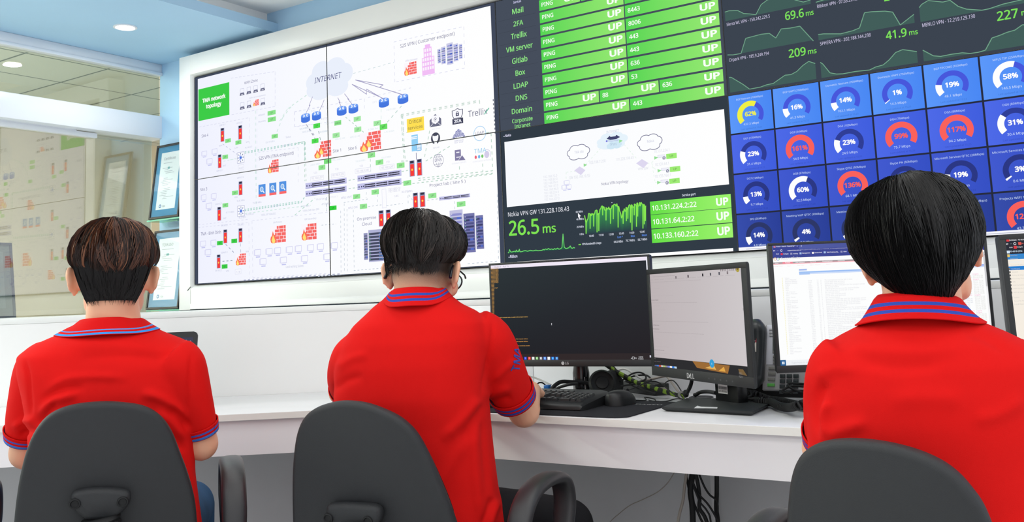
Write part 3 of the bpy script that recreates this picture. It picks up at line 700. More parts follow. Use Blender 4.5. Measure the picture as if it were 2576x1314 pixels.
for i, t in enumerate(('192.168.72.0', '192.168.82.0', '192.168.95.0', '192.168.107.0', '192.168.96.0', '192.168.224.0', '192.168.122.0', '192.168.207.0')): S2.text(t, 452 + i * 1.3, 528 + i * 29, 575 + i * 3, 20, (216, 218, 230))
for st, xl, yl, xr, cap in (('103.198.7.250', 862, 402, 1008, 24), ('131.228.108.43', 1100, 374, 1258, 24), ('GW 192.168.10.55', 683, 537, 868, 24), ('VPN GW', 1297, 458, 1390, 22), ('10.131.224.1', 1440, 302, 1578, 24), ('10.131.64.1', 1450, 420, 1572, 24), ('10.133.160.1', 1448, 525, 1590, 24)): S2.text(st, xl, yl, xr, cap, (212, 216, 228))
S2.text('Nokia VPN topology', 972, 592, 1212, 24, (112, 112, 150))
for x, y in ((1548, 312), (1580, 428), (1575, 534)): up_label(S2, x, y, x + 95, y + 46, (158, 236, 116)); q = S2.rect(x - 32, y + 22, x - 5, y + 50, (92, 96, 124), 4); S2.lineuv([(q[0], q[1]), (q[2], q[3])], .002, (230, 230, 245), 5); S2.lineuv([(q[0], q[3]), (q[2], q[1])], .002, (230, 230, 245), 5); q = S2.rect(x - 75, y + 12, x - 10, y + 34, (240, 240, 250), 3); S2.frameuv(*q, .0012, (210, 210, 226), 4)
for x, y in ((632, 552), (612, 595), (650, 590)): pc_icon(S2, x, y, x + 50, y + 46)
S2.text('Nokia VPN GW 131.228.108.43', 137, 872, 682, 38, (240, 242, 250))
S2.text('26.5', 145, 1042, 416, 128, (128, 228, 84), 1); S2.text('ms', 447, 1018, 565, 74, (128, 228, 84), 1)
GL = (112, 216, 110)
sp = [(135, 1192), (142, 1196), (150, 1165), (158, 1185), (168, 1188), (195, 1180), (204, 1187), (210, 1168), (217, 1186), (228, 1176), (232, 1186), (237, 1160), (243, 1186), (260, 1184), (275, 1178), (290, 1174), (310, 1181), (335, 1172), (360, 1177), (385, 1171), (405, 1176), (440, 1172), (452, 1163), (458, 1170), (470, 1160), (485, 1166), (497, 1155), (510, 1165), (525, 1160), (540, 1166), (552, 1156), (562, 1164), (580, 1152), (590, 1163), (605, 1158), (618, 1148), (622, 1090), (627, 1024), (633, 1090), (638, 1145), (655, 1158), (670, 1152), (682, 1148), (692, 1132), (700, 1150), (712, 1155), (722, 1146), (733, 1152)]
ub = [S2.uv(*p) for p in sp]
for a, b in zip(ub[:-1], ub[1:]): S2.poly([(a[0], S2.uv(138, 1200)[1]), (b[0], S2.uv(138, 1200)[1]), b, a], (38, 96, 72), 2)
S2.lineuv(ub, .0034, GL, 3)
rr = random.Random(5); env = [(820, 850), (832, 905), (850, 870), (868, 825), (885, 850), (900, 850), (928, 815), (945, 850), (965, 790), (1000, 790), (1040, 790), (1060, 775), (1110, 768), (1130, 790), (1150, 880), (1165, 820), (1190, 800), (1220, 780), (1260, 760), (1300, 758), (1335, 752), (1365, 775)]
dips = {832: 1025, 868: 980, 900: 960, 930: 1012, 946: 1000, 980: 860, 1010: 905, 1050: 935, 1075: 895, 1118: 968, 1163: 935, 1192: 912, 1205: 890, 1228: 925, 1242: 995, 1262: 860, 1282: 962, 1293: 870, 1340: 978, 1352: 940, 1362: 910}
pts = []; x = 820
while x <= 1366:
    y = np.interp(x, [e[0] for e in env], [e[1] for e in env]) + rr.uniform(-14, 26); pts.append((x, y))
    for dx, dy in dips.items():
        if x <= dx < x + 6: pts += [(dx, y), (dx + 1.5, dy), (dx + 3, y + 4)]
    x += 6
ub = [S2.uv(*p) for p in pts]; vb0 = S2.uv(825, 1030)[1]
for a, b in zip(ub[:-1], ub[1:]):
    if b[0] > a[0]: S2.poly([(a[0], vb0), (b[0], vb0), b, a], (40, 100, 76), 2, [(46, 62, 74), (46, 62, 74), (58, 150, 84), (58, 150, 84)])
S2.lineuv(ub, .0042, (134, 230, 82), 3)
AX = (216, 222, 236)
for st, xl, yl in (('60 MB/s', 742, 838), ('40 MB/s', 747, 904), ('20 MB/s', 750, 972), ('0 B/s', 776, 1037)): S2.text(st, xl, yl, 806 if xl < 745 else 814, 16, AX, 1)
for st, xl, yl in (('10:00', 860, 1053), ('11:00', 947, 1046), ('12:00', 1037, 1039), ('13:00', 1128, 1032), ('14:00', 1220, 1025), ('15:00', 1313, 1017)): S2.text(st, xl, yl, xl + 44, 17, AX, 1)
for st, xl, yl, xr, cc in (('Last *', 1114, 1064, 1162, (92, 138, 226)), ('Max', 1234, 1054, 1270, (92, 138, 226)), ('Mean', 1333, 1047, 1378, (92, 138, 226)), ('64.0 MB/s', 1082, 1106, 1164, AX), ('70.7 MB/s', 1188, 1096, 1270, AX), ('56.7 MB/s', 1296, 1087, 1380, AX), ('VPN Bandwidth Usage', 798, 1126, 970, AX)): S2.text(st, xl, yl, xr, 18, cc, 1)
S2.line([(766, 1122), (788, 1120)], .004, (130, 226, 84), 4)
c = S2.uv(772, 868); S2.poly([(c[0] - .005, c[1] + .014), (c[0] + .008, c[1]), (c[0] + .002, c[1] - .001), (c[0] + .005, c[1] - .011), (c[0] + .001, c[1] - .012), (c[0] - .001, c[1] - .003), (c[0] - .005, c[1] - .006)], (245, 245, 250), 6)
S2.text('Service port', 1692, 691, 1812, 21, AX, 1)
for i, t in enumerate(('10.131.224.2:22', '10.131.64.2:22', '10.133.160.2:22')):
    y0, y1, xl = ((738, 855, 1403), (858, 980, 1410), (986, 1108, 1417))[i]
    q = S2.rect(xl, y0, 2128 + i * 8, y1, (100, 222, 70), 2, (158, 244, 110)); h = q[3] - q[1]
    S2.textuv(t, q[0] + .008, q[1] + h * .3, h * .37, W_, (.182, .170, .182)[i], 'l', 1, 4); S2.textuv('UP', q[2] - .010, q[1] + h * .24, h * .52, W_, None, 'r', 2, 4)
u0, vt = S2.uv(1395, 1200); u1 = S2.uright(1395, 1205, 2147); S2.ruv(x0 + .06, .001, u1, vt, WH, 2)
S2.text('Ribbon', 155, 1240, 220, 24, (226, 226, 250), 1); S2.line([(141, 1232), (146, 1238), (151, 1231)], .002, (226, 226, 250), 4)
S2.line([(1060, 744), (1064, 749), (1068, 743)], .002, (200, 206, 220), 4)
S2.view = None

# ---------------------------------------------------------------- fourth column: link delays (upper), link loads (lower)
S3 = sheet_wall(); x0 = 3 * DW; x1 = 4 * DW
S3.ruv(x0, DH, x1, 2 * DH, (60, 68, 80), 0); S3.ruv(x0, 0, x1, DH, (40, 44, 62), 0)  # haze and reflections are part of these dark glow colours
S3.view = crop(1810, 0, 3.363)
areas = [([(45, 103), (80, 92), (155, 90), (205, 115), (255, 118), (308, 126), (352, 40), (405, 0), (560, -40), (640, 0), (710, 18), (770, 0)], (50, 180)),
         ([(68, 465), (115, 465), (183, 453), (222, 325), (355, 290), (422, 283), (477, 322), (523, 245), (600, 238), (680, 222), (795, 347)], (71, 472)),
         ([(82, 655), (100, 655), (200, 715), (255, 755), (345, 738), (400, 718), (455, 707), (555, 637), (605, 632), (655, 605), (705, 555), (755, 520), (810, 538)], (91, 785)),
         ([(815, 20), (1000, -40), (1200, -90), (1640, -140)], (818, 25)),
         ([(835, 293), (880, 287), (1025, 287), (1130, 260), (1185, 237), (1227, 108), (1285, 100), (1400, 95), (1465, 103), (1530, 212), (1645, 122)], (839, 341)),
         ([(853, 528), (875, 543), (935, 617), (990, 627), (1045, 625), (1150, 605), (1270, 593), (1320, 568), (1385, 550), (1435, 508), (1490, 445), (1550, 420), (1670, 437)], (863, 661)),
         ([(1690, 65), (1710, 38), (1765, 5), (1890, 18), (1950, 3), (2020, 55), (2090, 78), (2220, 87), (2280, 75), (2400, 35), (2576, -6), (2700, -30)], (1696, 188)),
         ([(1720, 425), (1810, 473), (1870, 478), (1960, 460), (2055, 447), (2120, 453), (2190, 443), (2250, 425), (2305, 322), (2370, 300), (2430, 275), (2500, 255), (2563, 210), (2640, 214), (2750, 260)], (1729, 520))]
for pts, base in areas:
    vb0 = S3.uv(*base)[1]; ub = [S3.uv(*p) for p in pts]
    for a, b in zip(ub[:-1], ub[1:]): S3.poly([(a[0], vb0), (b[0], vb0), b, a], (66, 94, 90), 2)
    S3.lineuv(ub, .0028, (116, 166, 138), 3)
LV = (216, 210, 240); GR = (126, 226, 92)
for st, xl, yl, xr, cap, cc, bd in (('Sierra WL VPN - 150.242.229.5', 62, 222, 427, 26, LV, 0), ('69.6', 558, 172, 716, 68, GR, 1), ('ms', 732, 136, 798, 42, GR, 1), ('Cirpark VPN - 185.9.249.194', 83, 523, 420, 26, LV, 0), ('209', 588, 490, 732, 68, GR, 1), ('ms', 750, 460, 823, 42, GR, 1),
                                ('Ribbon VPN - 97.65.224.2', 828, 69, 1168, 28, LV, 0), ('2', 1394, 12, 1440, 70, GR, 1), ('SPHERA VPN - 202.188.144.238', 853, 385, 1280, 28, LV, 0), ('41.9', 1410, 336, 1586, 68, GR, 1), ('ms', 1606, 300, 1680, 42, GR, 1), ('MENLO VPN - 12.219.129.130', 1717, 230, 2163, 30, LV, 0), ('227', 2350, 178, 2530, 76, GR, 1), ('ms', 2556, 132, 2640, 46, GR, 1)):
    S3.text(st, xl, yl, xr, cap, cc, bd)
S3.view = None
tu0 = S3.uv(1835, 300)[0]; pu = (S3.uv(2468, 180)[0] - tu0) / 5.0; vtop = S3.uv(1835, 242)[1]; vb3 = S3.uv(1855.7, 542)[1]; pv = (vtop - vb3) / 3.0
rows = [[('BGP Netnam (700Mbps)', 62, '437.3 Mbps', 'y'), ('BGP VNPT (250Mbps)', 16, '41.3 Mbps', 'w'), ('Domestic Netnam (700Mbps)', 14, '102.1 Mbps', 'w'), ('Domestic VNPT (750Mbps)', 1, '14.5 Mbps', 'w'), ('BGP TPCOMS (100Mbps)', 19, '48.1 Mbps', 'w'), ('MPLS TIP (250Mbps)', 58, '146.5 Mbps', 'w')],
        [('DG1 (135Mbps)', 23, '31.4 Mbps', 'w'), ('DG2 (34Mbps)', 161, '54.9 Mbps', 'r'), ('DG3 (103Mbps)', 23, '24.9 Mbps', 'w'), ('DG4 (75Mbps)', 99, '75.7 Mbps', 'r'), ('DG5 (88Mbps)', 117, '94.2 Mbps', 'r'), ('DG6 (80Mbps)', 31, '30.4 Mbps', 'w')],
        [('DG7 (72Mbps)', 13, '9.7 Mbps', 'w'), ('DG8 (87Mbps)', 60, '52.5 Mbps', 'w'), ('Skype QTSC (50Mbps)', 136, '68.1 Mbps', 'r'), ('Skype PN (50Mbps)', 8, '4.0 Mbps', 'w'), ('Microsoft Services QTSC (20Mbps)', 19, '3.9 Mbps', 'w'), ('Microsoft Services PN (20Mbps)', 3, '0.6 Mbps', 'w')],
        [('SFO (35Mbps)', 14, '4.8 Mbps', 'w'), ('Meeting VoIP QTSC (20Mbps)', 4, '0.8 Mbps', 'w'), ('Meeting VoIP PN (20Mbps)', 5, '1.0 Mbps', 'w'), ('Guest WIFI (25Mbps)', 7, '1.8 Mbps', 'w'), ('Projects WIFI QTSC (35Mbps)', 9, '3.1 Mbps', 'w'), ('Projects WIFI TSQ (35Mbps)', 125, '43.7 Mbps', 'r')]]
tint = [((92, 152, 250), (74, 136, 244), (72, 88, 220)), ((78, 106, 232), (64, 94, 222), (48, 62, 150)), ((66, 90, 208), (54, 80, 196), (44, 56, 132)), ((56, 78, 172), (44, 64, 152), (46, 56, 104))]
cut = S3.uv(1857, 623.5)[1]
for r in range(4):
    for k in range(6):
        title, val, mb, kind = rows[r][k]; c0, c1, ring = tint[r]
        a = tu0 + pu * k; b = vtop - pv * (r + 1); g = .006
        lo = max(b + g, cut)
        S3.ruv(a, lo, a + pu - g, b + pv, c0, 2, c1); t = b + pv; h = pv - g; cx = a + (pu - g) / 2
        S3.textuv(title, cx, t - h * .15, h * .046, (206, 224, 253), min(pu * .86, .0050 * len(title)), 'c', 0, 4)
        cc = (cx, t - h * .56); R1 = h * .355; R0 = h * .225; A0 = math.radians(218); A1 = math.radians(-34)
        fc = {'y': (240, 240, 70), 'w': (255, 255, 255), 'r': (250, 98, 92)}[kind]
        f = min(1.0, val / 100.0); Am = A0 + (A1 - A0) * max(f, .015)
        if kind != 'r': S3.arc(cc, R0, R1 - h * .012, A1, Am, ring, 3, 30)
        S3.arc(cc, R0 - h * .006, R1, Am, A0, fc, 4, 30)
        S3.textuv('%d%%' % val, cx, t - h * .595, h * .108, fc, None, 'c', 2, 5)
        S3.textuv(mb, cx, t - h * .825, h * .054, (212, 228, 255), None, 'c', 0, 5)
        S3.textuv('Last updated at 15:23', cx, t - h * .94, h * .04, tuple(int(q * .86) for q in c1), pu * .46, 'c', 0, 4)
# anything of the lowest row below the picture's edge is cut by the page's scroll bar
S3.ruv(x0, 0.0, x1, cut, (250, 250, 255), 7); S3.ruv(tu0 + .03, .005, x1 - .03, cut - .006, (186, 188, 206), 8)

# ---------------------------------------------------------------- the eight displays
labels = {(0, 1): ('upper left', 'white network map, upper left corner with green title box'), (0, 0): ('', 'white network map, lower left part with site 3'), (1, 1): ('', 'white network map, upper part with the internet cloud'),
          (1, 0): ('', 'white network map, lower part with server racks'), (2, 1): ('', 'rows of green service state bars'), (2, 0): ('', 'white tunnel sketch, delay figure and green service port rows'), (3, 1): ('', 'dark delay curves with green millisecond figures'), (3, 0): ('', 'blue tiles with ring gauges')}
for i in range(4):
    for j in (1, 0):
        S = S1 if i < 2 else (S2 if i == 2 else S3)
        t = thing('wall_display', 'wall mounted display showing ' + labels[(i, j)][1], 'display', (DW * (i + .5), 0.0, ZB + DH * j), 'displays of the video wall')
        a0, a1, b0, b1 = DW * i, DW * (i + 1), ZB + DH * j, ZB + DH * (j + 1)
        bz = 0.0019; bt = 0.006 if False else bz
        m = MB(); m.box((a0 + .0006, 0.0, b0 + .0006), (a1 - .0006, 0.085, b1 - .0006)); m.build('housing', M_bezel, t, None)
        m = MB()
        for q in (((a0, -.003, b0), (a0 + bz, .002, b1)), ((a1 - bz, -.003, b0), (a1, .002, b1)), ((a0 + bz, -.003, b0), (a1 - bz, .002, b0 + bz)), ((a0 + bz, -.003, b1 - bz), (a1 - bz, .002, b1))): m.box(*q)
        m.build('bezel', M_bezel, t, None)
        me = S.mesh('screen', (a0 + bz, b0 + bz - ZB, a1 - bz, b1 - bz - ZB), 0.00018, 0.0003)
        put('screen', me, M_screen, t, None)
# ================================================================ the room
XG, YB = -0.42, 0.09                      # glass partition plane, blue back wall plane
ZS, ZF, ZC = 2.514, 2.567, 2.638          # soffit underside, soffit lip top, main ceiling
XS, XW = 0.576, 0.494
M_blue = mat('sky_blue_paint', (169, 205, 233), 0.6, 0.3, noise=0.015, nscale=3)
M_ceil = mat('ceiling_paint', (250, 250, 249), 0.7, 0.2)
M_floor = mat('floor_tile', (196, 196, 196), 0.35, 0.5, noise=0.06, nscale=6)
M_trim = mat('white_aluminium', (226, 230, 238), 0.28, 0.6)
M_beige = mat('beige_paint', (232, 224, 204), 0.7, 0.2, noise=0.02, nscale=2)
M_darkline = mat('dark_gap', (40, 46, 50), 0.6)
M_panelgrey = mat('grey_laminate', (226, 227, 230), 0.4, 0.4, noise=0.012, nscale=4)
M_under = mat('lower_laminate', (204, 205, 208), 0.5, 0.4, noise=0.03, nscale=5)  # even light grey, slightly darker than the panels above the desktop

def box_struct(name, a, b, m, bevel=0.0):
    q = MB(); q.box(a, b, bevel); return struct(name, q.mesh(), m)
box_struct('floor', (-4.6, -6.6, -0.05), (6.8, 3.6, 0.0), M_floor)
box_struct('wall_back', (XG - 0.02, YB, 0), (6.8, YB + 0.12, 2.95), M_blue)


box_struct('ceiling', (XW - 0.1, -6.6, ZC), (6.8, YB + 0.1, ZC + 0.06), M_ceil)
m = MB(); m.box((XG - 0.12, -6.6, ZS), (XS, YB + .01, ZF)); struct('trim_1', m.mesh(), M_blue)              # dropped blue soffit with its lip
m = MB(); m.box((XG - 0.1, -6.6, ZF), (XW, YB + .01, ZC)); struct('trim_2', m.mesh(), M_ceil)               # white step above it
# ---- glass partition on the left: header, rail, recessed door leaf below, fixed pane above
m = MB(); m.box((XG - .06, -6.5, 2.462), (XG, YB, ZS), .004); m.box((XG - .06, -6.5, 2.445), (XG + .006, YB, 2.464), .003)
struct('trim_3', m.mesh(), M_trim)
m = MB(); m.box((XG - .12, -6.5, 2.067), (XG, YB + .02, 2.202), .006); struct('trim_4', m.mesh(), M_trim)
m = MB(); m.box((XG - .10, -6.5, 2.036), (XG - .07, -.276, 2.063), .003); m.box((XG - .088, -6.5, 2.0625), (XG - .07, -.40, 2.068))
struct('trim_5', m.mesh(), M_trim)
GL1 = glass_mat('clear_glass', 0.15, (230, 234, 230))
m = MB(); m.box((XG - .035, -6.5, 2.20), (XG - .028, YB, 2.447)); struct('window_1', m.mesh(), glass_mat('upper_pane_glass', 0.07, (226, 232, 226)))
m = MB(); m.box((XG - .104, -6.5, 1.04), (XG - .096, YB, 2.068)); struct('window_2', m.mesh(), GL1)
box_struct('wall_left', (XG - .36, -6.5, 0), (XG, YB, 1.052), M_wallwhite)
# ---- room beyond the glass
box_struct('wall_far', (-4.43, -6.6, 0), (-4.33, 3.6, 2.95), M_beige)
box_struct('wall_end', (-4.4, 3.5, 0), (XG, 3.6, 2.95), M_beige)
mt = mat('ceiling_tile', (200, 203, 196), 0.8, 0.2)
nt = mt.node_tree; b = nt.nodes['Principled BSDF']
tc = nt.nodes.new('ShaderNodeTexCoord'); mp = nt.nodes.new('ShaderNodeMapping'); br = nt.nodes.new('ShaderNodeTexBrick')
mp.inputs['Location'].default_value = (0.0, 0.0, 0)
br.offset = 0.0; br.inputs['Scale'].default_value = 1.0; br.inputs['Brick Width'].default_value = 0.6; br.inputs['Row Height'].default_value = 0.6; br.inputs['Mortar Size'].default_value = 0.009
br.inputs['Color1'].default_value = (*lin((206, 208, 200)), 1); br.inputs['Color2'].default_value = (*lin((202, 205, 198)), 1); br.inputs['Mortar'].default_value = (*lin((120, 124, 118)), 1)
nt.links.new(tc.outputs['Object'], mp.inputs[0]); nt.links.new(mp.outputs[0], br.inputs['Vector']); nt.links.new(br.outputs['Color'], b.inputs['Base Color'])
m = MB(); m.box((-4.6, -6.6, 2.812), (XG - .1, 3.6, 2.87)); o = struct('ceiling_far', m.mesh(), mt)
mp.inputs['Location'].default_value = (o.location.x + 2.37, o.location.y - 0.0, 0)
box_struct('wall_side', (XG - .12, YB + .1, 0), (XG - .02, 3.6, 2.95), M_beige)
box_struct('wall_front', (XG - .125, -6.5, 2.51), (XG - .02, YB + .11, 2.95), M_beige)

# ---- white housing round the video wall
HY = -0.02
xl, xr, zt, zb = -0.111, 4 * DW + 0.11, 2.478, 1.058
m = MB()
m.box((xl, HY, zb), (-.016, YB - .001, zt), .0015)
m.box((4 * DW + .016, HY, zb), (xr, YB - .001, zt), .0015)
m.box((-.0165, HY, ZB + 2 * DH + .016), (4 * DW + .0165, YB - .001, zt), .0015)
def wedge(pts_yz, x0, x1): m.prism([(p[0], p[1]) for p in pts_yz], x0, x1, frame=((0, 0, 0), (0, 1, 0), (0, 0, 1), (1, 0, 0)))
wedge([(HY, ZB + 2 * DH + .016), (.01, ZB + 2 * DH + .003), (.03, ZB + 2 * DH + .003), (.03, ZB + 2 * DH + .018)], -.0165, 4 * DW + .0165)
def wedge2(pts_xy, z0, z1): m.prism(pts_xy, z0, z1)
wedge2([(-.016, HY), (-.003, .01), (-.003, .03), (-.018, .03)], ZB - .03, ZB + 2 * DH + .016)
wedge2([(4 * DW + .018, .03), (4 * DW + .003, .03), (4 * DW + .003, .01), (4 * DW + .016, HY)], ZB - .03, ZB + 2 * DH + .016)
struct('trim_6', m.mesh(), M_white)
m = MB()
m.box((-.012, HY, zb + .002), (4 * DW + .016, YB - .001, ZB - .026), .0015)
m.prism([(HY, ZB - .026), (HY, ZB - .022), (.008, ZB - .002), (.03, ZB - .002), (.03, ZB - .026)], -.012, 4 * DW + .016, frame=((0, 0, 0), (0, 1, 0), (0, 0, 1), (1, 0, 0)))
m.prism([(HY, zb + .004), (HY - .004, zb + .004), (HY - .004, zb + .028), (HY, zb + .034)], -.012, 4 * DW + .016, frame=((0, 0, 0), (0, 1, 0), (0, 0, 1), (1, 0, 0)))
struct('trim_7', m.mesh(), M_white)
# thin dark shadow joint at the mitre of the frame, as left by the joiner
m = MB(); m.prism([(-.038, 1.166), (-.012, 1.184), (-.011, 1.181), (-.036, 1.161)], -.0215, -.0195, frame=((0, 0, 0), (1, 0, 0), (0, 0, 1), (0, 1, 0)))
struct('trim_8', m.mesh(), M_darkline)

# ---- downlights, and LED panels added to light the rooms
M_lamp = emat('lamp_glow', (255, 252, 244), 14.0)
M_fillglow = emat('added_panel_glow', (255, 253, 250), 2.2)
def downlight(x, y, z, label, power, r=.046):
    t = thing('downlight', label, 'ceiling light', (x, y, z), 'round recessed downlights')
    m = MB(); m.lathe([(r + .012, 0), (r + .012, -.004), (r + .002, -.006), (r - .002, -.002), (r - .002, .0)], (x, y, z), n=32); m.build('rim', M_trim, t)
    m = MB(); m.lathe([(0, -.0015), (r - .002, -.0015), (r - .002, -.0005), (0, -.0005)], (x, y, z), n=32); m.build('diffuser', M_lamp, t)
    l = bpy.data.lights.new('downlight_lamp', 'AREA'); l.shape = 'DISK'; l.size = 2 * r; l.energy = power; l.color = (1, .98, .94)
    o = bpy.data.objects.new('downlight_lamp', l); link(o); o.location = (x, y, z - .012)
downlight(.09, -.494, ZS, 'round recessed downlight in the blue soffit near the video wall', 5)
downlight(.09, -1.9, ZS, 'round recessed downlight in the blue soffit further from the video wall', 5)
for i, (x, y) in enumerate(FILL_PANELS):
    t = thing('added_led_panel', 'square white light panel in the main ceiling above the desk' if y > -2 else 'square white light panel in the main ceiling behind the chairs', 'ceiling light', (x, y, ZC), 'square ceiling light panels %d' % (0 if y > -2 else 1))
    m = MB(); m.box((x - .3, y - .3, ZC - .012), (x + .3, y + .3, ZC), .003); m.build('frame', M_trim, t)
    m = MB(); m.box((x - .285, y - .285, ZC - .0135), (x + .285, y + .285, ZC - .0125)); m.build('diffuser', M_fillglow, t, None)
    l = bpy.data.lights.new('added_led_lamp', 'AREA'); l.shape = 'SQUARE'; l.size = .56; l.energy = FILL_POWER; l.color = (1, .99, .97)
    o = bpy.data.objects.new('added_led_lamp', l); link(o); o.location = (x, y, ZC - .02)
for x, y in ((-1.6, -3.6), (-3.2, -3.6), (-1.6, -5.2)):  # added fill lamps that brighten the far room, kept out of view
    t = thing('added_led_panel', 'square light panel in the tiled ceiling of the room beyond the glass', 'ceiling light', (x, y, 2.812), 'light panels beyond the glass')
    m = MB(); m.box((x - .3, y - .3, 2.80), (x + .3, y + .3, 2.812), .003); m.build('frame', M_trim, t)
    l = bpy.data.lights.new('added_led_lamp', 'AREA'); l.shape = 'SQUARE'; l.size = .56; l.energy = 260; l.color = (1, .99, .95)
    o = bpy.data.objects.new('added_led_lamp', l); link(o); o.location = (x, y, 2.79)

# ---- framed certificates on glass shelves
M_black = mat('black_frame', (24, 26, 30), 0.35)
M_mount = mat('teal_mount', (34, 130, 178), 0.8)
M_paper = mat('certificate_paper', (226, 234, 238), 0.8)
M_print = mat('print_ink', (120, 138, 158), 0.8)
M_glassedge = mat('green_glass_edge', (96, 190, 160), 0.15, 0.6)
M_shelf = glass_mat('shelf_glass', 0.12, (214, 240, 228))
def print_mesh(S, name): return S.mesh(name)
M_ink = bpy.data.materials.new('printed_ink'); M_ink.use_nodes = True
a_ = M_ink.node_tree.nodes.new('ShaderNodeAttribute'); a_.attribute_name = 'pixel'
M_ink.node_tree.links.new(a_.outputs['Color'], M_ink.node_tree.nodes['Principled BSDF'].inputs['Base Color']); M_ink.node_tree.nodes['Principled BSDF'].inputs['Roughness'].default_value = .8
def certificate(O, U, W, w, h, label, title, blue=M_mount, frame=M_black, foot='round', group=None, cell=None):
    U, W, N = frame_of(U, W); O = V(O)
    t = thing('framed_certificate', label, 'certificate', O, group)
    fr = (O, U, W, N); b = .012
    m = MB()
    for q in ([(0, 0), (w, 0), (w, b), (0, b)], [(0, h - b), (w, h - b), (w, h), (0, h)], [(0, b), (b, b), (b, h - b), (0, h - b)], [(w - b, b), (w, b), (w, h - b), (w - b, h - b)]): m.prism(q, 0, .018, .002, frame=fr)
    m.build('frame', frame, t, None)
    m = MB(); m.prism([(b, b), (w - b, b), (w - b, h - b), (b, h - b)], .004, .010, frame=fr); m.build('mount', blue, t, None)
    p = .048
    S = Sheet(O + N * .0105, U, W); S.ruv(p, p * 1.1, w - p, h - p, (226, 233, 238), 0)
    pw = w - 2 * p
    S.textuv(title, p + pw * .16, h - p - .045, .016, (110, 120, 140), None, 'l', 0, 2)
    r_ = random.Random(title)
    S.ruv(p + pw * .4, h - p - .10, p + pw * .52, h - p - .088, (86, 170, 176), 1)
    for i in range(22):
        y = h - p - .065 - i * (h - 2 * p - .12) / 22
        if i in (1, 2, 7, 8, 14): continue
        a = p + pw * (.1 + .25 * r_.random()); S.ruv(a, y, a + pw * (.2 + .35 * r_.random()), y + .0035, (176, 184, 196), 1)
    S.ell((p + pw * .22, p * 1.1 + .02), .011, .011, (76, 120, 178), 2, 18); S.ell((p + pw * .22, p * 1.1 + .02), .006, .006, (200, 214, 230), 3, 12); S.textuv('FQA', p + pw * .35, p * 1.1 + .014, .009, (150, 160, 176), None, 'l', 1, 2)
    put('certificate_sheet', S.mesh('p'), M_ink, t, None)
    m = MB(); m.prism([(b, b), (w - b, b), (w - b, h - b), (b, h - b)], .0135, .0150, frame=fr); m.build('pane', glass_mat('frame_glass', .05, (250, 252, 252)), t, None)
    m = MB(); m.prism([(w * .42, 0), (w * .58, 0), (w * .54, h * .6), (w * .46, h * .6)], -.004, 0, frame=fr); m.build('backing', M_black, t, None)
    return t
zt1 = 1.5765
for z, lb in ((zt1, 'clear glass shelf with green edge under the upper certificate'), (1.0655, 'clear glass shelf with green edge under the lower certificate')):
    t = thing('glass_shelf', lb, 'shelf', (XG + .15, .03, z - .008), 'glass shelves beside the video wall')
    m = MB(); m.box((XG + .001, -.008, z - .008), (-.112, YB - .002, z)); m.build('shelf_board', M_shelf, t, None)
    m = MB(); m.box((XG + .001, -.0095, z - .008), (-.112, -.0075, z)); m.build('front_edge', M_glassedge, t, None)
lean = nrm((0, .055, .43))
certificate((-.392, -.002, zt1 + .0005), (1, .0, 0), lean, .268, .437, 'upper of two black framed certificates with teal mount beside the video wall', 'Certificate', group='teal certificates beside the video wall')
certificate((-.414, -.002, 1.0662), (1, .0, 0), lean, .290, .452, 'lower of two black framed certificates with teal mount beside the video wall', 'TCVN ISO', group='teal certificates beside the video wall')
certificate((-.62, -.98, 1.0525), (0, 1, 0), nrm((-.06, 0, .4)), .33, .40, 'grey blue framed certificate behind the glass partition at left', 'ISO', mat('grey_mount', (206, 210, 214), .8), mat('slate_frame', (92, 100, 128), .4))
# ================================================================ desk, low cabinet behind it
M_desk = mat('desk_laminate', (228, 228, 231), 0.22, 0.5, noise=0.008, nscale=5)
M_apron = mat('apron_laminate', (246, 244, 247), 0.35, 0.4)
M_edge = mat('desk_edge', (243, 242, 237), 0.35, 0.4)
DZ = 0.75
dv = V((0.793, 0.609, 0)); nv = V((-0.609, 0.793, 0))
CF = V((2.298, -1.155, 0)); CB = V((2.1215, -0.58, 0)); RX = 5.2
LF = CF - dv * 2.2; LB = CB - dv * 2.3
t = thing('work_desk', 'long white desk with a bend, keyboards and monitors standing on it', 'desk', (2.3, -1.0, 0))
def slab(pts, z0, z1, bevel=0.0):
    m = MB(); m.prism([(p[0], p[1]) for p in pts], z0, z1, bevel); return m
slab([LF, CF, (RX, CF[1]), (RX, CB[1]), CB, LB], DZ - .019, DZ, .0012).build('desktop', M_desk, t)
s1 = CF - dv * .002
m = MB()
for P, Q, n in ((LF, CF, -nv), (CF, V((RX, CF[1], 0)), V((0, -1, 0)))):
    m.prism([(P + n * .0012)[:2], (Q + n * .0012)[:2], (Q - n * .001)[:2], (P - n * .001)[:2]], DZ - .0195, DZ - .0012)
m.build('edge_band', M_edge, t, None)
inn = 0.014
CF2 = V((2.298 - .005, -1.155 + inn, 0)); CF3 = V((2.285, -1.155 + inn + .018, 0))
slab([LF + nv * inn, CF2, CF3, LF + nv * (inn + .018)], .627, DZ - .019).build('apron', M_apron, t, None)
slab([CF2, (RX, CF2[1]), (RX, CF3[1]), CF3], .627, DZ - .019).build('apron', M_apron, t, None)
for x in (4.25, 5.18):
    m = MB(); m.box((x - .012, -1.10, 0), (x + .012, -.60, DZ - .019), .001); m.build('leg_panel', M_panelgrey, t)
m = MB(); m.prism([(LF + nv * .03)[:2], (LF + nv * .03 + dv * .02)[:2], (LB - nv * .03 + dv * .02)[:2], (LB - nv * .03)[:2]], 0, DZ - .019); m.build('leg_panel', M_panelgrey, t)
p_ = on_z(1748, 1000, DZ)
m = MB(); m.lathe([(0, .0006), (.03, .0006), (.034, .002), (.036, .0006), (.036, -.002)], (p_[0] + .02, p_[1], DZ), n=24); m.build('cable_grommet', M_bezel, t)

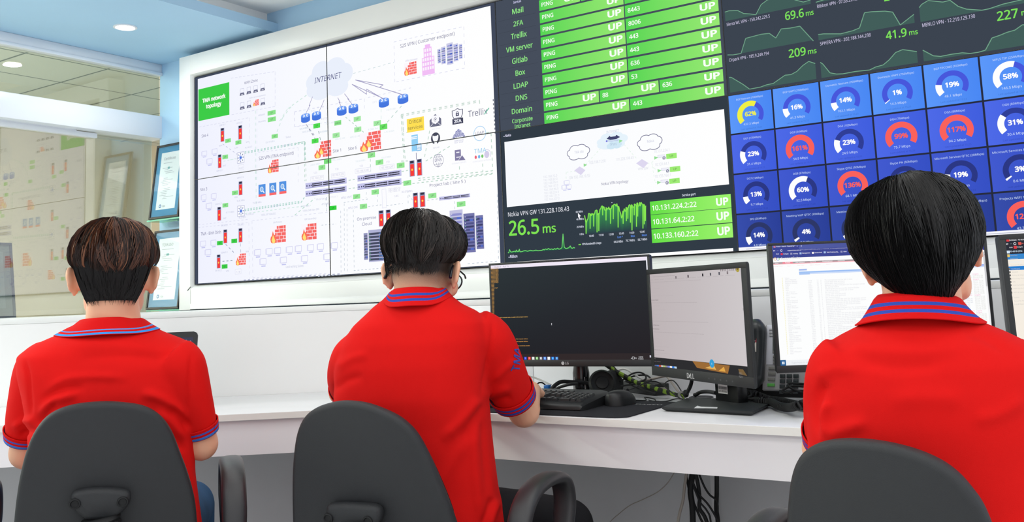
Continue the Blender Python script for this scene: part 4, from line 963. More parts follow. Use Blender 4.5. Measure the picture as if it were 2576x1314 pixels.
t = thing('low_cabinet', 'long white low cabinet between the desk and the video wall', 'cabinet', (2.3, -.4, 0))
LBx = CB - dv * 3.1
q = .001
th = .018
m = MB(); m.prism([(LBx + nv * q)[:2], (CB + nv * q)[:2], (CB + nv * th + V((.0, .0, 0)))[:2], (LBx + nv * th)[:2]], DZ - .04, 1.036); m.build('front_panel', M_wallwhite, t)
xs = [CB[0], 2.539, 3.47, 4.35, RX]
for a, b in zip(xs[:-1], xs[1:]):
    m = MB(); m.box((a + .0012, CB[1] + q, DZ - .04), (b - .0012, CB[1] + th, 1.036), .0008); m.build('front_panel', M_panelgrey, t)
m = MB(); m.prism([(LBx + nv * q)[:2], CB[:2], (CB + V((.01, th, 0)))[:2], (LBx + nv * th)[:2]], 0, DZ - .045); m.build('lower_panel', M_under, t)
m = MB(); m.box((CB[0], CB[1] + q, 0), (RX, CB[1] + th, DZ - .045)); m.build('lower_panel', M_under, t)
top = [LBx, CB, V((RX, CB[1], 0)), V((RX, HY - .0015, 0)), V((XG + .004, HY - .0015, 0)), V((XG + .004, LBx[1], 0))]
m = MB(); m.prism([p[:2] for p in top], 1.0365, 1.0555, .0012); m.build('cabinet_top', M_white, t)
m = MB(); m.prism([p[:2] for p in [V((CB[0] - .01, CB[1] + .012, 0)), V((RX, CB[1] + .012, 0)), V((RX, -.03, 0)), V((0, -.03, 0)), V((XG + .02, -.03, 0)), V((XG + .02, -2.45, 0))]], .10, 1.036); m.build('carcass', M_white, t)

# ================================================================ monitors
M_mon = mat('monitor_plastic', (34, 36, 39), 0.42, 0.5)
M_monsoft = mat('matt_black_plastic', (40, 43, 45), 0.55, 0.4, noise=0.05, nscale=30, bump=0.15, bscale=900)
M_gloss = mat('black_gloss_plastic', (20, 21, 23), 0.22, 0.6)
M_stick = mat('sticker_white', (226, 226, 228), 0.6)
def screen_plane(P0, yaw, tilt):
    y = math.radians(yaw); U = V((math.cos(y), math.sin(y), 0)); N = V((math.sin(y), -math.cos(y), 0)); k = math.radians(tilt)
    return U, V((0, 0, 1)) * math.cos(k) - N * math.sin(k)
def monitor(name, label, P0, yaw, tilt, TL, TR, BL, bez, thick, draw, group=None, mats=(None, None)):
    """case with screen; the corners were measured on the photograph, the plane is where it stands"""
    U, W = screen_plane(P0, yaw, tilt); S = Sheet(P0, U, W)
    u0, v1 = S.uv(*TL); u1 = S.uright(*TL, TR[0]); v0 = S.uv(*BL)[1]
    O = S.O + S.U * u0 + S.W * v0; w, h = u1 - u0, v1 - v0; N = S.N
    t = thing(name, label, 'monitor', O + S.U * w / 2 - N * .05, group); t.location.z = DZ + .0005
    fr = (O, S.U, S.W, N); bl, br, bt, bb = bez; cm = mats[0] or M_mon
    m = MB(); r = .006
    rr = lambda x0, y0, x1, y1, r: [(x0 + r, y0), (x1 - r, y0), (x1 - r * .3, y0 + r * .3), (x1, y0 + r), (x1, y1 - r), (x1 - r * .3, y1 - r * .3), (x1 - r, y1), (x0 + r, y1), (x0 + r * .3, y1 - r * .3), (x0, y1 - r), (x0, y0 + r), (x0 + r * .3, y0 + r * .3)]
    m.prism(rr(0, 0, w, h, r), -thick, -.0035, .0012, frame=fr)
    m.prism([(w * .15, h * .12), (w * .72, h * .12), (w * .72, h * .7), (w * .15, h * .7)], -thick - .022, -thick + .001, .008, frame=fr)
    m.build('case', cm, t)
    m = MB()
    for q in (((0, 0), (w, 0), (w, bb), (0, bb)), ((0, h - bt), (w, h - bt), (w, h), (0, h)), ((0, bb), (bl, bb), (bl, h - bt), (0, h - bt)), ((w - br, bb), (w, bb), (w, h - bt), (w - br, h - bt))):
        m.prism(q, -.006, 0.0, .0006, frame=fr)
    m.build('bezel', cm, t)
    S2_ = Sheet(O - N * .002, S.U, S.W); draw(S2_, (bl, bb, w - br, h - bt))
    put('screen', S2_.mesh('screen', (bl, bb, w - br, h - bt), .0002), M_screen, t, None)
    return t, S, O, w, h, N
def join_into(o, me, m):
    """print on a part: the flat marks become polygons of that part's own mesh"""
    tgt = o.data; k = len(tgt.materials); off = Vector((0, 0, 0)); q = o
    while q is not None: off += q.location; q = q.parent
    bm = bmesh.new(); bm.from_mesh(tgt)
    la = bm.verts.layers.float_color.get('pixel') or bm.verts.layers.float_color.new('pixel')
    src = [tuple(c.color) for c in me.color_attributes['pixel'].data]
    vs = [bm.verts.new(v.co - off) for v in me.vertices]
    for v, c in zip(vs, src): v[la] = c
    for p in me.polygons:
        try: f = bm.faces.new([vs[i] for i in p.vertices]); f.material_index = k
        except ValueError: pass
    bm.to_mesh(tgt); bm.free(); tgt.materials.append(m)
def letter_plate(name, S, parent, base=.0004):
    b = [c for c in parent.children if c.name.split('.')[0] == 'bezel'][0]
    join_into(b, S.mesh(name, None, .0002, base), M_ink)
def printed(O, U, W, w, h, rows, bars=True, bg=(228, 228, 230)):
    S = Sheet(O, U, W); S.ruv(0, 0, w, h, bg, 0)
    for i, (st, y, hh) in enumerate(rows): S.textuv(st, w / 2, h * y, h * hh, (50, 50, 56), w * .84, 'c', 1, 1)
    if bars:
        r_ = random.Random(3); x = w * .07
        while x < w * .92: b = w * (.01 + .02 * r_.random()); S.ruv(x, h * .36, x + b, h * .6, (40, 40, 46), 1); x += b + w * .018
    return S

# ---- terminal monitor at the bend
OR = (226, 168, 84)
def draw_term(S, b):
    u0, v0, u1, v1 = b
    S.poly([(u0, v0), (u1, v0), (u1, v1), (u0, v1)], None, 0, [(35, 36, 41), (38, 34, 38), (44, 48, 53), (46, 54, 58)]); S.ruv(u0, v0, u1, v0 + .018, (52, 42, 42), 2, (48, 42, 44))
    S.rect(1232, 669, 1626, 673.5, (238, 230, 244), 2) if False else S.ruv(u0, v1 - .0105, u1 + .0, v1, (240, 232, 246), 3)
    S.ruv(u1 - .004, v0 + .02, u1, v1, (236, 236, 244), 3)
    S.textuv('10.0.0.1 - PuTTY', u0 + .012, v1 - .008, .005, (150, 150, 170), None, 'l', 0, 4)
    S.view = crop(1220, 650, 4.694)
    y = 124; i = 0; rr = random.Random(9)
    while y < 690:
        w = 158 if i < 12 else 108
        if i == 15: w = 150
        S.text('switch#config-if' if w > 110 else 'switch#', 68 + (y - 124) * .014, y, w + 3, 9.5, OR, 1, 5); y += 15.6; i += 1
    S.text('no such as entered or computer name, or unable to find computer address', 90, 708, 508, 9.5, (222, 176, 92), 1, 5); S.text('10.1.1.1', 92, 692, 146, 9, OR, 1, 5)
    for y_, st, x1 in ((960, 'unable to find computer address', 508), (990, 'unable to find computer address', 508), (1040, 'configured from console by console', 530)): S.text(st, 306, y_, x1, 9.5, (222, 160, 80), 1, 5)
    S.line([(788, 768), (788, 788)], .0012, (220, 220, 226), 5); S.line([(784, 768), (793, 768)], .001, (220, 220, 226), 5); S.line([(784, 788), (793, 788)], .001, (220, 220, 226), 5)
    cols = [(70, 70, 90), (60, 70, 200), (220, 70, 60), (210, 210, 210), (120, 170, 110), (150, 150, 160), (90, 130, 230), (240, 240, 245), (50, 120, 230), (70, 120, 200)]
    S.view = None
    for k, x in enumerate((1312, 1322, 1332, 1341.5, 1351, 1361, 1371, 1381, 1391, 1401)):
        c = S.uv(x, 902); S.ruv(c[0] - .0045, c[1] - .0045, c[0] + .0045, c[1] + .0045, cols[k], 4); S.ell((c[0], c[1] + .0006), .0025, .003, tuple(min(255, int(q * 1.5) + 30) for q in cols[k]), 5, 8)
        S.ruv(c[0] - .005, c[1] - .0078, c[0] + .005, c[1] - .0068, (170, 170, 220), 4)
    S.text('3:28 PM', 1607, 900.5, 1618, 3.4, (225, 225, 230), 0, 5); S.text('7/14/2023', 1605.5, 905, 1619, 3.4, (225, 225, 230), 0, 5); S.text('ENG', 1596, 903, 1602, 3.4, (225, 225, 230), 0, 5)
    S.line([(1587.5, 903), (1589, 901), (1590.5, 903)], .0008, (225, 225, 230), 5); c = S.uv(1593.5, 901); S.frameuv(c[0] - .003, c[1] - .003, c[0] + .003, c[1] + .003, .0008, (225, 225, 230), 5); S.ruv(u1 - .009, v0 + .006, u1 - .004, v0 + .012, (210, 210, 226), 5)
Pm = at(1229, 663.5, 2.87)
t1, S, O, w, h, N = monitor('desktop_monitor', 'wide black monitor showing a dark terminal with orange text', Pm, 6.0, 0, (1229, 663.5), (1632.6, 639.4), (1232, 922.5), (.0065, .0065, .0065, .019), .024, draw_term, mats=(M_mon, None))
L = Sheet(O, S.U, S.W); xc = w * .478
L.ell((xc - .012, .0095), .0048, .0048, (206, 206, 210), 0, 20); L.ruv(xc - .0122, .0085, xc - .0112, .0125, (34, 36, 39), 1); L.ruv(xc - .0122, .0085, xc - .009, .0093, (34, 36, 39), 1); L.textuv('LG', xc - .004, .0062, .0068, (206, 206, 210), None, 'l', 1, 0)
L.ruv(w - .006, .002, w - .0005, .018, (228, 226, 200), 0); L.ruv(w - .0055, .006, w - .0015, .016, (150, 176, 60), 1)
letter_plate('logo', L, t1)
nk = at(1462, 945, 2.86); nk[2] = DZ + .002
m = MB(); m.lathe([(.0, 0), (.026, 0), (.026, .07), (.0225, .09), (.0225, .15), (0, .15)], nk, n=28); m.build('stand_neck', M_gloss, t1)
m = MB(); m.lathe([(0, 0), (.085, 0), (.088, .004), (.08, .009), (.03, .013), (0, .013)], (nk[0], nk[1] + .035, DZ + .0012), n=40); m.build('stand_base', M_gloss, t1)
S_ = printed((0, 0, 0), (1, 0, 0), (0, 0, 1), .038, .036, (('TMA Solutions', .76, .13), ('LCB2110', .12, .15)))
me = S_.mesh('sticker'); up = V((0, 0, 1)); fwd = nrm(V((CAM[0] - nk[0], CAM[1] - nk[1], 0))); sd = np.cross(up, fwd) * 1.0; sd = -np.cross(fwd, up)
for v in me.vertices:                                     # wrapped round the neck
    a = (v.co.x - .019) / .0268 - .28; rad = .0272 - v.co.y
    p = nk + fwd * (math.cos(a) * rad) + sd * (math.sin(a) * rad) + up * (.022 + v.co.z); v.co = p
put('asset_sticker', me, M_ink, t1, None)

# ---- grey page monitor with the square base
def draw_page(S, b):
    u0, v0, u1, v1 = b; um = (u0 + u1) / 2
    S.ruv(u0, v0, um, v1, (190, 180, 182), 0, (196, 188, 190)); S.ruv(um, v0, u1, v1, (196, 188, 190), 0, (206, 200, 202))
    S.ruv(u0, v0, u1, v0 + .024, (46, 46, 48), 1)
    S.poly([(u0 + .22, v0 + .008), (u0 + .36, v0 + .002), (u0 + .37, v0 + .022), (u0 + .2, v0 + .024)], (156, 108, 56), 2); S.poly([(u0 + .26, v0 + .01), (u0 + .31, v0 + .008), (u0 + .3, v0 + .02)], (226, 178, 96), 3); S.poly([(u0 + .32, v0 + .006), (u0 + .35, v0 + .006), (u0 + .345, v0 + .018)], (226, 168, 76), 3)
    S.poly([(u0 + .41, v0 + .004), (u0 + .44, v0 + .002), (u0 + .425, v0 + .016), (u0 + .405, v0 + .016)], (120, 96, 62), 3)
    S.view = crop(1620, 640, 3.754); G1 = (160, 152, 154); G2 = (118, 110, 114); G3 = (176, 168, 170)
    for st, xl, yl, xr, cap, c, bd in (('knowledge base - interface configuration guide - search result - article - tunnels', 52, 188, 570, 6, G1, 0), ('support.network/articles/how-to-configure-site-tunnel', 85, 216, 290, 5, G2, 0), ('Apps   Gmail   Maps   Tracking   Management   Service Desk   Address   Ticket   Notes   Wiki   Inventory', 55, 246, 860, 5, G1, 0),
                                      ('This article describes how to configure a tunnel and the authentication of it between the two sites', 52, 270, 540, 5, G1, 0), ('1. Contents', 52, 310, 80, 4, G3, 0), ('Applies to software versions', 52, 330, 150, 4, G3, 0), ('Last reviewed', 52, 362, 115, 4, G3, 0), ('The following steps describe the settings', 60, 396, 278, 4, G3, 0),
                                      ('Before you begin', 50, 437, 138, 7, G2, 1), ('Make sure that the two units reach each other through the network and that the routing table holds a valid path', 50, 462, 502, 6, G1, 0), ('Create the tunnel', 50, 490, 148, 4, G3, 0), ('edit the phase settings and save', 52, 527, 200, 4, G3, 0), ('set interface', 50, 566, 125, 4, G3, 0), ('set mode main', 50, 584, 100, 4, G3, 0),
                                      ('set proposal aes sha', 50, 602, 150, 4, G3, 0), ('set the local subnet and the remote subnet. Be aware of the changes that follow when the policy is enabled on both ends', 50, 632, 608, 6, G1, 0), ('General configuration', 50, 670, 146, 7, G2, 1), ('Perform the connection', 50, 706, 146, 7, G2, 1), ('Check that the tunnel comes up, then open the status page and verify the counters. Note that this may take', 50, 734, 568, 6, G1, 0),
                                      ('Figure 2. tunnel state', 52, 796, 145, 4, G3, 0), ('show status', 52, 832, 110, 4, G3, 0), ('the counters are updated every minute', 52, 866, 236, 4, G3, 0), ('Set up the second tunnel in the same way', 50, 900, 194, 6, G2, 1), ('add a route with a higher distance to the backup', 55, 926, 250, 4, G3, 0), ('enable monitor', 60, 944, 150, 4, G1, 0), ('verify failover', 60, 962, 128, 4, G3, 0), ('save and exit', 60, 984, 112, 4, G3, 0), ('end of the article', 60, 1008, 160, 4, G3, 0)):
        S.text(st, xl, yl, xr, cap, c, bd, 4)
    for x, c in ((420, (70, 60, 66)), (558, (40, 40, 44)), (632, (90, 90, 96)), (714, (80, 80, 90)), (792, (130, 120, 124)), (305, (120, 112, 116))): q = S.uv(x, 208 - (x - 420) * .09); S.ruv(q[0] - .0035, q[1] - .0035, q[0] + .0025, q[1] + .0035, c, 4)
    for x in (728, 745, 760, 775, 795, 815, 834, 850, 868): q = S.uv(x, 150 - (x - 728) * .06); S.ruv(q[0] - .002, q[1] - .003, q[0] + .0015, q[1] + .003, (150, 142, 145), 4)
    S.ell(S.uv(886, 138), .008, .008, (176, 160, 70), 4, 14); S.ell(S.uv(886, 135), .004, .004, (120, 100, 60), 5, 10)
    S.ell(S.uv(644, 1033), .011, .0105, (58, 160, 214), 4, 20); S.text('i', 642, 1042, 646, 16, (200, 230, 245), 1, 5)
    for x, c in ((55, (200, 200, 205)), (75, (90, 90, 96)), (95, (196, 186, 110)), (115, (90, 100, 150)), (134, (70, 130, 210)), (155, (220, 80, 60)), (174, (210, 210, 210)), (194, (180, 196, 110)), (215, (150, 140, 150)), (237, (110, 130, 220)), (258, (240, 240, 240)), (279, (60, 130, 220)), (301, (190, 214, 230))):
        q = S.uv(x, 1060 + (x - 55) * .09); S.ruv(q[0] - .006, q[1] - .006, q[0] + .006, q[1] + .006, c, 4); S.ruv(q[0] - .007, q[1] - .0115, q[0] + .007, q[1] - .0105, (120, 150, 190), 4)
    S.ruv(u1 - .004, v0 + .16, u1 - .001, v1 - .1, (176, 170, 172), 3); S.view = None
Pm = at(1625.3, 680, 2.62)
t2, S, O, w, h, N = monitor('desktop_monitor', 'dusty black monitor showing a pinkish grey text page', Pm, -35.8, 0, (1625.3, 679), (1875.5, 648), (1624.6, 942), (.016, .022, .014, .026), .010, draw_page, mats=(M_monsoft, None))
L = Sheet(O, S.U, S.W); q = L.uv(1737.5, 946.5)
L.textuv('D LL', q[0], q[1] - .006, .0125, (212, 212, 214), .036, 'c', 1, 0)
L.lineuv([(q[0] - .0075, q[1] - .001), (q[0] - .001, q[1] + .005)], .0016, (212, 212, 214), 0); L.lineuv([(q[0] - .0075, q[1] - .004), (q[0] - .001, q[1] + .002)], .0016, (212, 212, 214), 0); L.lineuv([(q[0] - .007, q[1] - .001), (q[0] - .001, q[1] - .006)], .0016, (212, 212, 214), 0)
q = L.uv(1870, 945); L.textuv('DELL', q[0] - .01, q[1] + .002, .0045, (150, 150, 154), .014, 'c', 0, 0); L.textuv('P2213', q[0] - .01, q[1] - .006, .0045, (150, 150, 154), .014, 'c', 0, 0)
for k in range(5): L.ruv(w * .60 + k * .026, .009, w * .60 + k * .026 + .006, .013, (70, 72, 74), 0)
letter_plate('logo', L, t2)
a, b = on_z(1800, 1007, .762), on_z(1857, 1015, .762); U = nrm(b - a); Nn = V((U[1], -U[0], 0)); wn = np.linalg.norm(b - a)
m = MB(); m.prism([(0, 0), (wn, 0), (wn, -.0), (wn, -.02), (0, -.02)], 0, .001) if False else None
m = MB(); m.prism([(0, -.001), (wn, -.001), (wn, .16), (0, .16)], -.034, 0, .003, frame=(a, U, (0, 0, 1), Nn)); m.build('stand_neck', M_gloss, t2)
S_ = printed(a + Nn * .0006 + U * wn * .16 + V((0, 0, .020)), U, (0, 0, 1), wn * .42, .032, (('TMA Solutions', .76, .13), ('DCL/361092', .12, .15)))
put('asset_sticker', S_.mesh('sticker'), M_ink, t2, None)
base = [on_z(x, y, .7618)[:2] for x, y in ((1665, 1024.5), (1893, 1036), (1938, 1014), (1895, 1003), (1728, 1002))]
m = MB(); c_ = np.mean(base, 0); low = [c_ + (V(p) - c_) * .93 for p in base]
m.rings([[(*p, DZ + .0006) for p in low], [(*p, .757) for p in base], [(*p, .7618) for p in base]]); m.build('stand_base', M_monsoft, t2)
m = MB(); pr_ = [on_z(x, y, .7621)[:2] for x, y in ((1746, 1027.5), (1754, 1021.5), (1764, 1024), (1805, 1025), (1804, 1028.5), (1776, 1027.5))]
m.prism(pr_, .7620, .7624); o = m.build('paper_strip', M_stick, None, None); tag(o, 'torn white paper strip lying on the square monitor base', 'paper')

# ---- white ticket list monitor
def draw_tickets(S, b):
    u0, v0, u1, v1 = b; h = v1 - v0; w = u1 - u0
    S.ruv(u0, v0, u1, v1, (253, 254, 254), 0)
    S.ruv(u0, v1 - .031, u1, v1, (64, 74, 150), 1, (60, 66, 142)); S.ruv(u0, v1 - .0105, u1, v1, (86, 98, 172), 2, (60, 64, 130)); S.ruv(u0 + .002, v1 - .0105, u0 + .066, v1 - .0025, (62, 70, 148), 3)
    S.view = crop(1900, 590, 7.729); W1 = (232, 232, 246)
    S.text('Tickets > Search - Powered by T', 404, 250, 775, 22, W1, 1, 5); S.line([(805, 222), (818, 236)], .0007, W1, 5); S.line([(818, 222), (805, 236)], .0007, W1, 5); S.line([(880, 226), (905, 224)], .0007, W1, 5); S.line([(893, 213), (894, 238)], .0007, W1, 5)
    S.line([(350, 320), (385, 318)], .0011, W1, 5); S.line([(350, 320), (362, 308)], .0011, W1, 5); S.line([(350, 320), (364, 332)], .0011, W1, 5); S.line([(418, 320), (448, 318)], .001, (140, 146, 196), 5); c = S.uv(505, 315); S.arc(c, .0017, .0027, .5, 6.2, W1, 5, 14)
    S.text('support.tma.com.vn', 625, 325, 890, 22, W1, 1, 5); S.text('/itsupport/staff/index.php?_m=tickets&_a=manage&ticketsearchid', 893, 308, 1810, 20, (178, 182, 222), 0, 5)
    for st, xl, yl, xr in (('GUN', 402, 394, 456), ('Fortigate', 545, 392, 645), ('tracking', 735, 386, 826), ('Management', 912, 376, 1064), ('Service Desk', 1150, 366, 1296), ('TMA IP Address Ma...', 1385, 360, 1625), ('ticket', 1712, 345, 1775)): S.text(st, xl, yl, xr, 22, W1, 1, 5)
    for x, y, c in ((512, 386, (226, 62, 84)), (698, 378, (150, 150, 190)), (878, 370, (170, 196, 236)), (1118, 360, (240, 236, 236)), (1348, 350, (170, 196, 236)), (1674, 338, (150, 150, 190)), (372, 244, (190, 120, 150))): q = S.uv(x, y); S.ruv(q[0] - .0025, q[1] - .0022, q[0] + .0025, q[1] + .0024, c, 5)
    for x, c in ((385, (232, 214, 120)), (385, (240, 190, 120)), (440, (130, 150, 230))): S.arc(S.uv(x, 480), .0024, .0038, 0, 6.28, c, 4, 18)
    S.arc(S.uv(440, 478), .0024, .0038, -1.2, 1.2, (130, 200, 120), 5, 10)
    S.text('SupportSuite', 498, 490, 870, 44, (214, 214, 218), 0, 4)
    q = S.uv(338, 548); q2 = S.uv(338, 585); S.ruv(u0, q2[1] + .001, u1, q[1], (170, 158, 162), 2, (150, 130, 134)); S.ruv(u0 + .023, q2[1] + .001, u0 + .048, q[1], (240, 132, 150), 3); S.ruv(u0, q2[1] - .0008, u1, q2[1] + .001, (248, 170, 180), 3)
    for st, xl, yl in (('Home', 388, 572), ('Tickets', 575, 564), ('Live Support', 782, 558), ('Teamwork', 1058, 546), ('Knowledgebase', 1305, 534), ('Downloads', 1603, 524)): S.text(st, xl, yl, xl + 24 * len(st) * .62, 20, (246, 246, 248), 1, 5)
    for st, xl, yl in (('Manage Tickets', 355, 632), ('Search', 620, 625), ('New Ticket', 820, 612), ('Filters - Macros', 1060, 604), ('Reports', 1375, 590)): S.text(st, xl, yl, xl + 15 * len(st) * .85, 16, (240, 206, 212), 0, 4)
    q = S.uv(850, 745); S.ruv(q[0], q[1] - .001, u1 - .004, q[1] + .0025, (160, 196, 246), 3, (150, 178, 244)); S.ruv(q[0], q[1] - .0045, u1 - .004, q[1] - .001, (206, 222, 250), 3); S.ruv(q[0], q[1] - .0052, q[0] + .026, q[1] - .0012, (168, 198, 244), 4); S.ruv(q[0], q[1] + .0048, q[0] + .0195, q[1] + .0088, (168, 190, 240), 4)
    S.view = None
    rr = random.Random(2); TX = (214, 214, 220)
    for i in range(44):
        y = v1 - .082 - i * (h - .1) / 45
        S.ruv(u0 + .0185, y, u0 + .0205, y + .003, (246, 242, 206), 3)
        a = rr.choice((.012, .018, .026, .034)); S.textuv(rr.choice(('Inbox', 'New Project', 'Office Request', 'Lab 6 Server', 'Mail', 'Reports Weekly')), u0 + .026, y, .0029, TX, None, 'l', 0, 3)
        if i > 1:
            S.textuv('%d' % rr.randint(100, 9999), u0 + .082, y, .003, TX, None, 'l', 0, 3); S.textuv('%02d' % rr.randint(1, 60), u0 + .103, y, .003, TX, None, 'l', 0, 3); S.textuv('%d' % rr.randint(1, 9), u0 + .112, y, .003, TX, None, 'l', 0, 3)
            S.textuv(rr.choice(('Request to open the port for the project server', 'Please grant access to the shared folder', 'Issue with mail account', 'Request new laptop for a new member of team', 'The connection to the lab is slow', 'Re: tunnel status')), u0 + .122, y, .0032, TX, None, 'l', 0, 3)
            e = rr.random() < .22; c = (240, 150, 196) if e else (196, 200, 214)
            S.textuv(rr.choice(('support', 'infra', 'network', 'helpdesk')) + '@tma.com.vn', u1 - .088, y, .0034, c, None, 'l', 0, 3); S.textuv('Urgent' if e else '07/14 15:2%d' % rr.randint(0, 9), u1 - .034, y, .0032, c if e else (206, 206, 200), None, 'l', 0, 3)
    S.ruv(u1 - .0045, v0 + .012, u1 - .0005, v1 - .032, (240, 240, 242), 2); S.ruv(u1 - .0042, v1 - .12, u1 - .0008, v1 - .036, (200, 200, 204), 3)
    S.ruv(u0, v0, u1, v0 + .0125, (240, 242, 246), 3); S.ruv(u0, v0, u0 + .0135, v0 + .0135, (42, 94, 148), 4)
    for a, b in ((.004, .0035), (.0072, .0035), (.004, .0068), (.0072, .0068)): S.ruv(u0 + a, v0 + b, u0 + a + .0028, v0 + b + .0028, (236, 242, 248), 5)
    S.textuv('Type here to search', u0 + .027, v0 + .004, .004, (206, 208, 214), None, 'l', 0, 5)
    S.line([(2473, 604), (2477, 608)], .0007, W1, 5)
Pm = at(1932, 612.5, 2.27)
t3, S, O, w, h, N = monitor('desktop_monitor', 'thin black monitor showing a bright white ticket list', Pm, 33.2, 0, (1932, 612.5), (2480.7, 591.3), (1955.5, 939.8), (.0095, .0075, .0065, .0175), .02, draw_tickets)
c_ = O + S.U * w / 2
m = MB(); m.prism([(w / 2 - .03, -(O[2] - DZ) + .001), (w / 2 + .03, -(O[2] - DZ) + .001), (w / 2 + .02, .12), (w / 2 - .02, .12)], -.05, -.034, .003, frame=(O, S.U, (0, 0, 1), N)); m.build('stand_neck', M_gloss, t3)
m = MB(); m.prism([(-.11, -.09), (.11, -.09), (.11, .08), (-.11, .08)], DZ + .0006, DZ + .010, .003, frame=((c_[0], c_[1], 0), S.U, np.cross((0, 0, 1), S.U), (0, 0, 1))); m.build('stand_base', M_gloss, t3)
# ---- firewall policy monitor at the right edge
def draw_policy(S, b):
    u0, v0, u1, v1 = b
    S.ruv(u0, v0, u1, v1, (246, 238, 226), 0); S.ruv(u0, v1 - .031, u1, v1, (46, 48, 58), 1); S.ruv(u0, v1 - .0425, u1, v1 - .031, (58, 136, 206), 1); S.ruv(u0, v1 - .0655, u0 + .2, v1 - .0575, (44, 128, 210), 1); S.ruv(u0 + .2, v0, u1, v1 - .0425, (252, 252, 252), 1)
    S.view = crop(2380, 560, 4.107); W1 = (228, 228, 232)
    S.text('FortiGate - FG-601E-QTSC', 652, 190, 860, 13, W1, 1, 4); S.text('FG-601E-QTSC', 660, 308, 788, 15, (210, 232, 250), 1, 4); S.text('Favorites', 658, 348, 735, 12, (180, 180, 176), 0, 4); S.text('Addresses', 663, 382, 742, 12, (196, 194, 188), 0, 4); S.text('Firewall Policy', 663, 417, 780, 13, (226, 240, 252), 1, 4); S.text('GUN', 652, 265, 685, 12, W1, 1, 4); S.text('Fortigate', 730, 260, 790, 12, W1, 1, 4); S.text('Not', 778, 222, 800, 12, (230, 110, 100), 1, 4)
    S.text('Forward Traffic Log', 668, 448, 830, 12, (206, 204, 198), 0, 4)
    for i, st in enumerate(('Dashboard', 'Network', 'Policy & Objects', 'Security Profiles', 'VPN', 'User & Authentication', 'WAN Opt. & Cache', 'WiFi & Switch', 'System', 'Security Fabric', 'Log & Report')):
        y = (487, 520, 553, 588, 622, 655, 690, 730, 782, 818, 852)[i]; S.text(st, 676 + i * 3, y, 676 + i * 3 + 9.2 * len(st), 12, (202, 200, 194), 0, 4); q = S.uv(652 + i * 2.6, y - 6); S.ruv(q[0] - .0022, q[1] - .002, q[0] + .0022, q[1] + .002, (120, 118, 116), 4)
    for x, y, c in ((636, 184, (222, 64, 70)), (713, 257, (222, 64, 70)), (760, 218, (226, 90, 80)), (642, 306, (214, 232, 248)), (641, 344, (232, 200, 110))): q = S.uv(x, y); S.ruv(q[0] - .003, q[1] - .003, q[0] + .003, q[1] + .003, c, 4)
    S.line([(622, 224), (642, 222)], .0011, W1, 4); S.line([(622, 224), (630, 216)], .0011, W1, 4); S.line([(622, 224), (630, 232)], .0011, W1, 4); S.line([(662, 222), (680, 220)], .001, (120, 122, 130), 4); S.arc(S.uv(709, 219), .0018, .003, .5, 6.2, W1, 4, 12); S.view = None
    for i in range(14): S.ruv(u0 + .21, v1 - .08 - i * .017, u1 - .01, v1 - .078 - i * .017, (214, 216, 220), 3)
Pm = at(2513.4, 591.7, 1.98)
t4, S, O, w, h, N = monitor('desktop_monitor', 'black monitor cut by the right edge, showing a menu with a blue bar', Pm, 24, 3, (2513.4, 591.7), (3060, 560), (2549, 915), (.0115, .0115, .0105, .02), .03, draw_policy, mats=(M_monsoft, None))
c_ = O + S.U * w / 2
m = MB(); m.prism([(w / 2 - .03, -(O[2] - DZ) + .006), (w / 2 + .03, -(O[2] - DZ) + .006), (w / 2 + .02, .1), (w / 2 - .02, .1)], -.064, -.046, .003, frame=(O, S.U, (0, 0, 1), N)); m.build('stand_neck', M_gloss, t4)
m = MB(); m.prism([(-.11, -.09), (.11, -.09), (.11, .08), (-.11, .08)], DZ + .0006, DZ + .010, .003, frame=((c_[0], c_[1], 0), S.U, np.cross((0, 0, 1), S.U), (0, 0, 1))); m.build('stand_base', M_gloss, t4)

# ================================================================ laptop in front of the left person
def draw_laptop(S, b):
    u0, v0, u1, v1 = b; S.ruv(u0, v0, u1, v1, (244, 244, 250), 0); S.ruv(u0, v1 - .017, u1, v1, (66, 68, 86), 1); S.ruv(u0, v1 - .019, u1, v1 - .017, (56, 40, 90), 2)
    S.ell((u1 - .022, v1 - .010), .003, .002, (150, 150, 170), 3, 8); S.ell((u1 - .008, v1 - .013), .002, .0015, (200, 200, 210), 3, 8); S.ruv(u1 - .04, v1 - .016, u1 - .028, v1 - .012, (76, 70, 196), 3)
    for i in range(9): S.ruv(u0 + .01, v1 - .03 - i * .018, u1 - .03 - .02 * (i % 3), v1 - .025 - i * .018, (176, 186, 226), 2)
P0 = at(497, 834, 3.0); U, W = screen_plane(P0, 34.5, 12); lw, lh = .352, P0[2] - .765
O = P0 - U * lw - W * (lh / math.cos(math.radians(12))); lh = lh / math.cos(math.radians(12)); Nn = nrm(np.cross(U, W))
tl_ = thing('laptop', 'open black laptop in front of the person at left', 'laptop', (O[0], O[1], DZ + .0005)); fr = (O, U, W, Nn); r = .012
rr_ = [(0, 0), (lw, 0), (lw, lh - r), (lw - r * .3, lh - r * .3), (lw - r, lh), (r, lh), (r * .3, lh - r * .3), (0, lh - r)]
m = MB(); m.prism(rr_, -.009, -.001, .001, frame=fr); m.build('lid', M_monsoft, tl_)
m = MB()
for q in ([(0, 0), (lw, 0), (lw, .022), (0, .022)], [(0, .022), (.013, .022), (.013, lh - .018), (0, lh - .018)], [(lw - .013, .022), (lw, .022), (lw, lh - .018), (lw - .013, lh - .018)]): m.prism(q, -.001, .0008, frame=fr)
m.prism([(0, lh - .018), (lw, lh - .018), (lw, lh - r), (lw - r * .3, lh - r * .3), (lw - r, lh), (r, lh), (r * .3, lh - r * .3), (0, lh - r)], -.001, .0008, frame=fr); m.build('bezel', M_monsoft, tl_)
